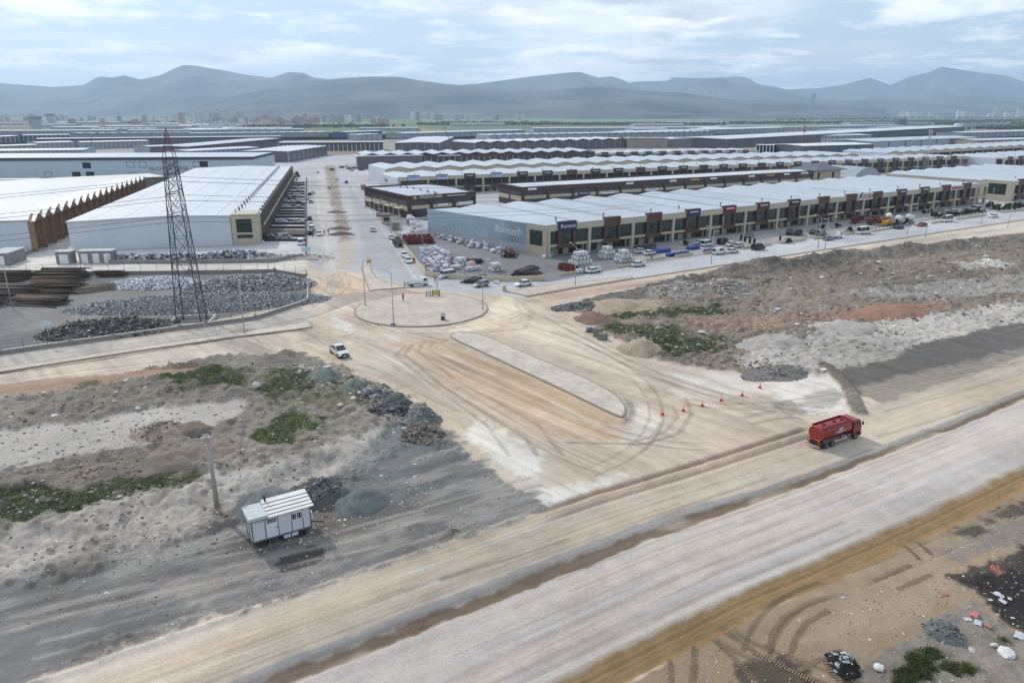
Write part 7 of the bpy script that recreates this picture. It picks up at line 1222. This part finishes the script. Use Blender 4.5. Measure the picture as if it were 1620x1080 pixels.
rock(1591, 1036, .55, (204, 204, 202), 'large white boulder beside the weeds by the black soil'); rock(1572, 1023, .26, (196, 194, 190), 'small white boulder left of the large white one'); rock(1390, 1060, .35, (196, 196, 194), 'white boulder beside the torn black heap'); rock(1538, 1030, .3, (170, 166, 160), 'grey boulder below the pink rubble'); rock(407, 640 - 15, .5, (196, 192, 184), 'pale upright stone among the left weeds', 1.4)
for k, (x, y, s_) in enumerate(((220, 660, .5), (150, 668, .45), (90, 672, .5), (22, 676, .4), (255, 690, .4), (70, 622, .4), (203, 618, .5), (475, 645, .5), (560, 640, .5), (540, 655, .45), (505, 690, .4), (1300, 440, .7), (1390, 420, .8), (1180, 470, .7), (1230, 490, .6), (1110, 530, .7), (1040, 528, .6), (1260, 520, .6), (1560, 408, .9), (1520, 430, .9), (1415, 520, .7), (1480, 470, .8), (1105, 552, .5), (1470, 440, .8))): rock(x, y, s_ * .8, ((190, 186, 180), (150, 144, 138), (206, 204, 200))[k % 3], 'loose ' + ('pale', 'grey-brown', 'whitish')[k % 3] + ' boulder lying on the ' + ('left' if x < 800 else 'right') + ' waste ground', .6); COL.objects[-1]['group'] = 'loose boulders ' + ('left' if x < 800 else 'right') + str(k % 3)
def slab(px_, py_, d, rgb, label, az=0, tilt=.12, name='concrete_slab', cat='slab'):
    x, y = P(px_, py_); m = MB().prism([(-d[0] / 2, -d[1] / 2), (d[0] * .45, -d[1] * .42), (d[0] / 2, d[1] * .3), (d[0] * .1, d[1] / 2), (-d[0] * .46, d[1] * .44)], 0, d[2]); o = ob(name, m, mat('rock_%d_%d_%d' % rgb, rgb, .9, var=.18, scale=2, bump=.4), None, label, cat, loc=(x, y, hgt(x, y) + .02), rz=az, bev=.03); o.rotation_euler.x = tilt; o.rotation_euler.y = -tilt * .6
slab(488, 587, (1.8, 1.2, .3), (176, 176, 174), 'broken grey concrete slab on the tipped row near the pickup', .3); slab(518, 587, (1.3, .5, .18), (206, 204, 200), 'white plank-like slab above the greenish heap', .5); slab(521, 603, (1.5, 1.1, .25), (190, 190, 188), 'pale square slab on the greenish heap', .2); slab(478, 592, (.8, .6, .25), (186, 184, 180), 'small pale slab beside the broken grey one', .9); slab(586, 625, (1.0, .8, .35), (140, 142, 148), 'grey concrete block lying on the broken concrete heap', .4); slab(562, 618, (.8, .6, .4), (190, 188, 182), 'pale block at the foot of the second greenish heap', .8); slab(637, 650, (.9, .7, .4), (176, 178, 182), 'pale block on the asphalt lumps', .5); slab(690, 686, (1.3, .5, .35), (120, 118, 114), 'concrete post stub beside the broken bricks', .1); slab(1303, 588, (1.0, .7, .3), (206, 206, 206), 'white block at the top end of the earth ridge', .3); slab(1245, 589, (.8, .5, .4), (200, 200, 198), 'white block on the dark clods', .7); slab(1560, 412, (3.2, 2.0, .3), (200, 206, 210), 'pale sheet lying on the berm at the far right', .4)
for k, (x, y, n, lb) in enumerate(((946, 532, 4, 'taller pallet of grey paving blocks at the junction edge'), (953, 537, 3, 'lower pallet of grey paving blocks at the junction edge'), (934, 525, 2, 'broken pallet of paving blocks beside the tall one'))):
    xx, yy = P(x, y); r = empty('block_pallet', (xx, yy, hgt(xx, yy)), -.7 + k * .1, lb, 'pallet'); ob('pallet', MB().b(-.75, .75, -.65, .65, 0, .12), mat('pallet_wood', (120, 104, 84), .9), r)
    rep('paving_block', MB().box((0, 0, 0), (.46, .4, .36)), CONCD, r, [(-.48 + i * .48, -.42 + j * .42, .31 + l * .37) for l in range(n) for i in range(3) for j in range(3) if not (k == 2 and (i + j + l) % 2)])
# plastic, sheets, tipped rubbish by the black soil
PLW = mat('torn_plastic', (180, 182, 188), .5, var=.1, scale=3); PLP = mat('pink_rubble', (176, 116, 108), .7, var=.2, scale=4); PLB = mat('blue_tarp', (40, 70, 150), .6)
def sheetlet(px_, py_, s_, m, label, name='plastic_sheet', cat='plastic'):
    x, y = P(px_, py_); n = 9; g = np.linspace(-1, 1, n); gx, gy = np.meshgrid(g, g); rr2 = np.sqrt(gx ** 2 + gy ** 2); z_ = (fbm(gx * 2 + px_, gy * 2 + py_, 1, 3, 4) - .25) * s_ * .9 * (1.1 - rr2 * .6); k_ = .65 + .5 * fbm(gx + px_, gy, .7, 2, 6)
    V = np.stack([gx * s_ * k_, gy * s_ * .7 * k_, np.maximum(z_, .02)], -1).reshape(-1, 3); I = np.arange(n * n).reshape(n, n); Q = np.stack([I[:-1, :-1], I[:-1, 1:], I[1:, 1:], I[1:, :-1]], -1).reshape(-1, 4); o = tri_obj(name, V, Q, np.ones((n * n, 3)), m, True); o.location = (x, y, hgt(x, y) + .03); o.rotation_euler.z = px_ % 6; tag(o, label, cat)
for x, y, s_, m, lb in ((1580, 942, .7, PLW, 'white plastic sheet lying on the black soil'), (1586, 953, .5, PLW, 'crumpled white plastic below the sheet on the black soil'), (1597, 949, .35, PLW, 'small grey plastic scrap beside the crumpled white plastic'), (1612, 1006, .8, PLW, 'white plastic heap at the edge of the black soil'), (1566, 952, .3, PLW, 'thin torn plastic strip on the black soil'), (1602, 977, .25, PLW, 'small plastic bag on the black soil'), (1337, 1036, .5, PLW, 'grey torn plastic on the black heap'), (1352, 1062, .45, PLW, 'torn plastic hanging down the black heap'), (1494, 940, .45, PLP, 'pink rag on the rubble edge above the gravel heap'), (1540, 976, .7, PLP, 'pink and white rubbish pile at the soil edge'), (1546, 988, .6, PLW, 'white rubbish in the pink pile'), (1562, 992, .4, PLP, 'pink scrap right of the rubbish pile'), (1570, 898, .5, mat('red_clay', (168, 92, 80), .8), 'red clay patch above the black soil'), (1530, 983, .5, PLW, 'grey-white plastic left of the pink pile'), (508, 588, .8, PLB, 'blue tarp caught in the tipped rubble'), (490, 574, .5, PLB, 'blue rag on the earth heap corner'), (1335, 945, .3, PLW, 'pale scrap on the brown soil'), (232, 627, .6, PLW, 'white plastic caught in the left weeds'), (353, 613, .5, PLB, 'blue scrap in the left grass'), (145, 664, .5, PLW, 'white plastic on the pale track edge')): sheetlet(x, y, s_ * .68, m, lb)
# caterpillar tread prints: rows of small ridges pressed up from the soil
def treads(paths, name, label, m):
    mb = MB()
    for pl, w in paths:
        pts = [Vector(P(*p)) for p in pl]
        for a, b in zip(pts, pts[1:]):
            d = (b - a); l = d.length; rz_ = math.atan2(d.y, d.x); k = 0.0
            while k < l:
                c = a + d * (k / l)
                mb.box((c.x, c.y, hgt(c.x, c.y) + .025), (.10, w * 1.15 * random.uniform(.6, 1.05), .06), rz_ + random.uniform(-.1, .1))
                k += .21
    tag(ob(name, mb, m), label, 'tread marks', kind='stuff')
treads([([(1215, 1030), (1222, 1000), (1240, 975), (1275, 955), (1310, 945)], .5), ([(1250, 1035), (1258, 1010), (1275, 985), (1310, 965)], .5), ([(1150, 1000), (1200, 1035), (1250, 1060), (1300, 1085)], .55), ([(1130, 1010), (1170, 1050), (1200, 1085)], .55), ([(1060, 1040), (1062, 1085)], .5), ([(1100, 1020), (1095, 1080)], .5), ([(1382, 918), (1440, 893)], .45), ([(1420, 932), (1475, 908)], .45), ([(1430, 860), (1455, 885)], .4), ([(1450, 855), (1475, 878)], .4), ([(1265, 1060), (1300, 1040), (1330, 1080)], .5)], 'tread_marks', 'caterpillar tread prints pressed into the brown soil', mat('tread_soil', (132, 114, 94), .95, var=.15))
# ---------------------------------------------------------------- trees, far city, hills, haze
def crown_pts(n, rx, ry, rz_, clumps=9):
    c = RNG.normal(0, .45, (clumps, 3)); c = c / np.maximum(1, np.linalg.norm(c, axis=1) / .75)[:, None]; k = RNG.integers(0, clumps, n); d = RNG.normal(0, 1, (n, 3)); d = d / np.linalg.norm(d, axis=1)[:, None] * (RNG.random((n, 1)) ** .4) * .42; return (c[k] + d) * np.array([rx, ry, rz_])
def leaves(pts, s_, rgbs):
    n = len(pts); a = RNG.normal(0, 1, (n, 3)); a /= np.linalg.norm(a, axis=1)[:, None]; b = np.cross(a, RNG.normal(0, 1, (n, 3))); b /= np.linalg.norm(b, axis=1)[:, None] + 1e-9; sz = s_ * RNG.uniform(.5, 1.3, (n, 1)); V = np.stack([pts - a * sz, pts + b * sz * .6, pts + a * sz, pts - b * sz * .6], 1).reshape(-1, 3); c = np.array([lin(q) for q in rgbs])[RNG.integers(0, len(rgbs), n)] * RNG.uniform(.65, 1.25, (n, 1)); return V, np.arange(len(V)).reshape(-1, 4), np.repeat(c, 4, 0)
def bushmesh(h_, rx, n, rgbs, col=False):
    p = crown_pts(n, rx, rx, h_ * .5, 12); p[:, 2] += h_ * .52
    if col: p[:, :2] *= (1.05 - .75 * np.clip(p[:, 2:] / h_, 0, 1))
    V, Q, C = leaves(p, .2, rgbs); o = tri_obj('crown', V, Q, C, LEAFM); me = o.data; bpy.data.objects.remove(o); return me
GRN = ((52, 68, 40), (44, 58, 36), (66, 80, 48)); BM = [bushmesh(2.2, 1.3, 500, GRN), bushmesh(1.8, 1.5, 500, GRN), bushmesh(2.6, .6, 380, ((40, 54, 36), (34, 46, 32)), True)]; TRK_ = MB().tube((0, 0, 0), (0, 0, 1.0), .07, .05).mesh('trunk', mat('bark', (80, 70, 60), .9))
def bush(px_, py_, k, label, group, s_=1.0):
    r = empty('shrub' if k < 2 else 'cypress', (*P(px_, py_), 0), random.uniform(0, 6), label, 'shrub', group); r.scale = (s_,) * 3
    for nm, me in (('crown', BM[k]), ('trunk', TRK_)): o = bpy.data.objects.new(nm, me); COL.objects.link(o); o.parent = r
for x, y in ((1478, 345), (1484, 344), (1490, 344), (1497, 343), (1503, 342), (1509, 342), (1516, 341), (1523, 340), (1530, 340), (1537, 339), (1470, 337), (1462, 338), (1546, 338), (1554, 337)): bush(x, y, random.randrange(2), 'dark green shrub in the hedge round the showroom car park', 'hedge shrubs', random.uniform(.8, 1.2))
for x, y in ((1592, 334), (1600, 333), (1606, 332), (1613, 331), (1566, 330), (1576, 335)): bush(x, y, 0, 'dark shrub by the forward showroom block', 'far hedge shrubs', 1.4)
for x, y in ((1172, 381), (1178, 384), (1186, 386), (1193, 387), (1234, 382)): bush(x, y, 2, 'small dark cypress on the showroom forecourt', 'forecourt cypresses', .9)
for x, y in ((1247, 385), (1085, 388), (1345, 366), (1300, 362), (1325, 360)): bush(x, y, 1, 'low shrub on the showroom forecourt', 'forecourt shrubs', .9)
for x, y in ((470, 277), (472, 282), (468, 279), (466, 284)): bush(x, y, 0, 'bush beside the main street verge', 'street bushes', 1.1)
xy = pick([(590, 312), (618, 308), (624, 326), (603, 328)], 2200); g = leaves(np.stack([xy[:, 0], xy[:, 1], RNG.uniform(.05, .7, len(xy))], 1), .35, ((84, 92, 52), (66, 78, 44), (104, 104, 64))); tag(tri_obj('grass', *g, LEAFM), 'overgrown grass lot beside the white end wall', 'grass', kind='stuff')
# wide fields on the plain
for nm, rgb, pl in (('green_field', (104, 124, 84), ((640, 186.5), (760, 184.5), (1140, 186), (1140, 191), (700, 195))), ('green_field', (112, 128, 92), ((1140, 184.5), (1700, 182.5), (1700, 185), (1140, 188))), ('field', (128, 124, 84), ((590, 205), (660, 203), (700, 206), (650, 213), (600, 212))), ('green_field', (96, 112, 78), ((1140, 192), (1700, 188), (1700, 194), (1140, 197))), ('field', (120, 112, 98), ((-200, 200), (280, 196), (280, 199), (-200, 204))), ('field', (134, 122, 104), ((1530, 203), (1760, 200), (1760, 209), (1545, 212))), ('field', (128, 120, 106), ((510, 222), (600, 220), (600, 240), (520, 246)))):
    o = ob(nm, MB().prism(px(*pl), -.2, .25), mat('crop_%d_%d_%d' % rgb, rgb, 1, var=.15, scale=.004)); o['kind'] = 'structure'
# distant woods: clumps too far to tell apart
def wood(lines, label, hh_, dens):
    P_ = []
    for (a, b, w, n) in lines:
        A_, B_ = Vector(P(*a)), Vector(P(*b))
        for _ in range(n): t_ = random.random(); q = A_.lerp(B_, t_); P_.append((q.x + random.gauss(0, 12), q.y + random.uniform(-w, w), hh_ * random.uniform(.3, .6)))
    P_ = np.array(P_); n = len(P_); sz = hh_ * .5 * RNG.uniform(.6, 1.3, n); o = lumps(P_, sz, np.array([lin(c) for c in ((58, 66, 48), (50, 60, 44), (70, 76, 56))])[RNG.integers(0, 3, n)], 'distant_trees', LEAFM, 1.0, .35); tag(o, label, 'trees', kind='stuff')
wood([((660, 198), (1140, 198), 60, 500), ((690, 195), (900, 196), 50, 150), ((1120, 196), (1420, 195), 80, 420), ((1230, 190), (1420, 189), 120, 200), ((1380, 194), (1640, 191), 100, 500), ((1560, 205), (1640, 203), 40, 160), ((1400, 187.5), (1640, 186.5), 150, 260), ((0, 196), (330, 195), 120, 260), ((330, 203), (620, 201), 80, 220), ((1480, 197), (1640, 196), 60, 160)], 'dark belts of trees across the far plain', 9, 1)
# apartment city: each block an object, shared meshes
def blockmat(nm, rgb, win):
    m = bpy.data.materials.new(nm); m.use_nodes = True; N, L = m.node_tree.nodes, m.node_tree.links; b = N['Principled BSDF']; b.inputs['Roughness'].default_value = .8
    t = N.new('ShaderNodeTexCoord'); br = N.new('ShaderNodeTexBrick'); br.offset = 0; mp = N.new('ShaderNodeMapping'); mp.inputs['Rotation'].default_value = (R(90), 0, 0); L.new(t.outputs['Object'], mp.inputs[0]); L.new(mp.outputs[0], br.inputs['Vector']); br.inputs['Color1'].default_value = (*lin(win), 1); br.inputs['Color2'].default_value = (*lin(win), 1); br.inputs['Mortar'].default_value = (*lin(rgb), 1); br.inputs['Scale'].default_value = .3; br.inputs['Mortar Size'].default_value = .028 * 10; br.inputs['Brick Width'].default_value = 1.2; br.inputs['Row Height'].default_value = .95; L.new(br.outputs[0], b.inputs['Base Color']); return m
BMS = [blockmat('block_%d' % k, c, w) for k, (c, w) in enumerate((((196, 190, 180), (120, 116, 114)), ((176, 164, 150), (108, 102, 98)), ((150, 140, 134), (96, 92, 92)), ((204, 202, 198), (130, 128, 128)), ((168, 150, 138), (110, 100, 98))))]
BLK_ = []
for k, m in enumerate(BMS):
    for (w, d, h_) in ((22, 16, 24), (30, 14, 32), (16, 16, 40)): BLK_.append((MB().b(-w / 2, w / 2, -d / 2, d / 2, 0, h_).mesh('wall', m), MB().b(-w / 2 - .5, w / 2 + .5, -d / 2 - .5, d / 2 + .5, h_, h_ + 1.2).b(-2, 3, -2, 2, h_ + 1.2, h_ + 4).mesh('roof', mat('block_roof', (140, 120, 110), .8))))
def city(n, x0, x1, y0, y1, label, group, s0=.8, s1=1.2, only=None):
    for _ in range(n):
        x, y = P(random.uniform(x0, x1), random.uniform(y0, y1)); w, rf_ = BLK_[random.choice(only) if only else random.randrange(len(BLK_))]; r = empty('apartment_block', (x, y, 0), random.choice((0, .2, -.3, 1.2)) + random.uniform(-.1, .1), label, 'building', group); s_ = random.uniform(s0, s1); r.scale = (s_ * random.uniform(.8, 1.3), s_, s_ * random.uniform(.7, 1.15))
        for nm, me in (('wall', w), ('roof', rf_)): o = bpy.data.objects.new(nm, me); COL.objects.link(o); o.parent = r
for k in range(30):
    yy0 = 193 + (k % 10) * 1.35; x0_ = random.uniform(-60, 640) if k < 20 else random.uniform(700, 1500); w_ = random.uniform(40, 130)
    cols_row('low pale shed in the hazy industrial spread ' + ('left of' if k < 20 else 'right of') + ' the main street', (x0_, yy0), (x0_ + w_, yy0 - .15), 8, 60, max(3, int(w_ / 14)), pal[k % 4], WALLG, CONCD, .8, 'warehouse', zigz=k % 3 == 0, group='hazy sheds ' + ('left' if k < 20 else 'right'))
city(95, 330, 620, 190.5, 200, 'hazy pale apartment block in the city below the hills', 'apartment city', .5, .8); city(22, 300, 385, 189.5, 192, 'tall grey block in the dense row at the city edge', 'tall city row', .9, 1.2, (1, 4, 7, 2, 5)); city(26, 620, 830, 186, 192, 'distant low block beyond the green fields', 'blocks beyond the fields', .8, 1.1); city(30, 0, 300, 190, 200, 'distant low block in the haze left of the pylon', 'blocks in the left haze', .5, .9); city(44, 900, 1620, 183.6, 186.5, 'far white block at the foot of the right hills', 'far right blocks', 1.2, 2.2, (0, 1, 9, 10, 11)); city(14, 1060, 1170, 183.5, 185, 'far white tower block below the right hills', 'far white towers', 2.0, 3.0, (2, 11, 9))
for k, (x, y, h_, w, lb) in enumerate(((59, 204, 30, 18, 'stubby cylindrical tower pair, paler one, far left'), (82, 198, 36, 20, 'stubby dark tower beside the paler one at far left'))):
    xx, yy = P(x, y); r = empty('silo_tower', (xx, yy, 0), .2, lb, 'tower'); ob('shaft', MB().b(-w / 2, w / 2, -9, 9, 0, h_ * .82), WALLG, r); ob('cap', MB().b(-w / 2 - 2, w / 2 + 2, -11, 11, h_ * .82, h_), CONCD, r)
xx, yy = (1242 - 810) / F * 7000 * .954 + 0, 7000 * .954; r = empty('office_tower', (2630, 6700, 0), .3, 'lone tall office tower far away below the hills', 'tower'); ob('shaft', MB().b(-17, 17, -15, 15, 0, 185), mat('tower_blue', (120, 134, 150), .4), r); ob('crown', MB().b(-10, 17, -15, 15, 185, 196), mat('tower_blue', (120, 134, 150), .4), r); ob('podium', MB().b(-60, 60, -50, 50, 0, 24), WALLG, r)
xx, yy = P(1424, 199); r = empty('water_tower', (xx, yy, 0), .1, 'blocky grey cubic building standing alone beyond the dark row', 'building'); ob('wall', MB().b(-14, 14, -12, 12, 0, 20), mat('slate_panel', (82, 88, 98), .6), r); ob('roof', MB().b(-14.5, 14.5, -12.5, 12.5, 20, 21), WALLG, r)
xx, yy = P(1515, 201); r = empty('storage_tank', (xx, yy, 0), 0, 'white rounded storage tank at the end of the dark row', 'tank'); ob('shell', MB().tube((0, 0, 0), (0, 0, 7), 11, n=20), WHITEP, r); ob('dome', MB().tube((0, 0, 7), (0, 0, 10), 11, 6, n=20), WHITEP, r); cols_row('white arcade wall below the trees at the far right', (1524, 196), (1600, 194), 8, 14, 22, ROOFW, WALLG, WHITEP, .3, 'arcade', zigz=False)
# mountains
HILLM = bpy.data.materials.new('hillside'); HILLM.use_nodes = True; N, L = HILLM.node_tree.nodes, HILLM.node_tree.links; b = N['Principled BSDF']; b.inputs['Roughness'].default_value = 1; b.inputs['Specular IOR Level'].default_value = 0
t = N.new('ShaderNodeTexCoord'); n1 = N.new('ShaderNodeTexNoise'); n1.inputs['Scale'].default_value = .0013; n1.inputs['Detail'].default_value = 9; n1.inputs['Roughness'].default_value = .62; L.new(t.outputs['Object'], n1.inputs['Vector']); cr_ = N.new('ShaderNodeValToRGB'); L.new(n1.outputs[0], cr_.inputs[0]); cr_.color_ramp.elements[0].position = .35; cr_.color_ramp.elements[0].color = (*lin((56, 62, 64)), 1); cr_.color_ramp.elements[1].position = .65; cr_.color_ramp.elements[1].color = (*lin((112, 110, 106)), 1); L.new(cr_.outputs[0], b.inputs['Base Color'])
def ridge(prof, D, front, back, seed, label):
    """hills whose crest follows the skyline, with a foot in front, gullies and a back slope"""
    xs = np.linspace(prof[0][0], prof[-1][0], 170); yp = np.interp(xs, [p[0] for p in prof], [p[1] for p in prof]); az = np.arctan2((xs - 810) / F, 1.0 / math.cos(PITCH) * 1.0); rr_ = np.concatenate([np.linspace(-front, 0, 26), np.linspace(0, back, 8)[1:]])
    AZ_, RR = np.meshgrid(az, rr_, indexing='ij'); HP = np.repeat(((HZ - yp) / F * D / np.cos(az) * 1.0 + CH)[:, None], len(rr_), 1); X = (D + RR) * np.tan(AZ_); Y = np.full_like(X, 0) + D + RR
    u = np.where(RR < 0, 1 + RR / front, 1 - RR / back); f = np.clip(u, 0, 1) ** 1.15; gul = 1.6 * (np.abs(fbm(X, Y, front * .22, 5, seed, .55) - .5) * 2); Z = HP * f * (1 - .55 * gul * (1 - f) * 1.4) + (fbm(X, Y, front * .12, 4, seed + 3) - .5) * HP * .12 * (f < .98); Z = np.where(u <= .02, -20, Z)
    V = np.stack([X, Y, Z], -1).reshape(-1, 3); I = np.arange(X.size).reshape(X.shape); Q = np.stack([I[:-1, :-1], I[1:, :-1], I[1:, 1:], I[:-1, 1:]], -1).reshape(-1, 4); o = tri_obj('hills', V, Q, np.ones((len(V), 3)), HILLM, True); tag(o, label, 'hills', kind='structure')
ridge([(-260, 152), (-100, 146), (0, 143), (90, 147), (140, 144), (165, 133), (186, 134), (205, 131), (230, 136), (262, 130), (285, 121), (300, 116), (320, 117), (350, 121), (400, 128), (435, 131), (462, 123), (485, 124), (500, 130), (540, 134), (620, 150), (700, 165)], 9600, 3000, 2500, 5, 'blue mountain ridge with a flat-topped peak')
ridge([(300, 172), (380, 155), (430, 146), (490, 137), (540, 131), (590, 128), (635, 128), (665, 133), (700, 137), (760, 142), (820, 148), (880, 147), (915, 143), (945, 141), (1000, 147), (1080, 151), (1150, 160), (1240, 164), (1400, 172)], 7400, 2600, 2000, 15, 'broad rounded hills in the middle distance')
ridge([(600, 150), (700, 141), (760, 137), (840, 127), (895, 122), (916, 121), (930, 125), (945, 129), (965, 127), (985, 133), (1010, 145), (1060, 152), (1130, 165)], 11000, 2400, 2400, 25, 'blue hills rising behind the broad hills')
ridge([(940, 150), (1000, 135), (1054, 134), (1056, 129), (1110, 131), (1165, 129), (1178, 131), (1195, 140), (1225, 144), (1240, 147), (1290, 146), (1330, 142), (1368, 133), (1385, 138), (1402, 143), (1430, 133), (1460, 128), (1476, 121), (1490, 123), (1530, 129), (1580, 134), (1620, 144), (1800, 152), (1950, 160)], 13500, 3000, 3000, 35, 'pale far mountains at the right')
ridge([(1050, 150), (1080, 140), (1110, 133), (1130, 131), (1160, 138), (1200, 144), (1260, 155), (1350, 166)], 10800, 2200, 2000, 45, 'low blue foothill before the pale mountains')
ridge([(1000, 176), (1150, 166), (1300, 163), (1450, 160), (1560, 160), (1750, 163), (1950, 168)], 9500, 2000, 2000, 55, 'low dark rise along the foot of the right mountains')
# the air between
hz = bpy.data.materials.new('haze'); hz.use_nodes = True; N, L = hz.node_tree.nodes, hz.node_tree.links; N.clear(); out = N.new('ShaderNodeOutputMaterial'); pv_ = N.new('ShaderNodeVolumePrincipled'); pv_.inputs['Color'].default_value = (.60, .77, 1.0, 1); pv_.inputs['Density'].default_value = 8.0e-5; pv_.inputs['Anisotropy'].default_value = .35; L.new(pv_.outputs[0], out.inputs['Volume'])
o = ob('haze', MB().b(-17000, 17000, -800, 17500, -25, 860), hz, kind='stuff'); o.visible_shadow = True
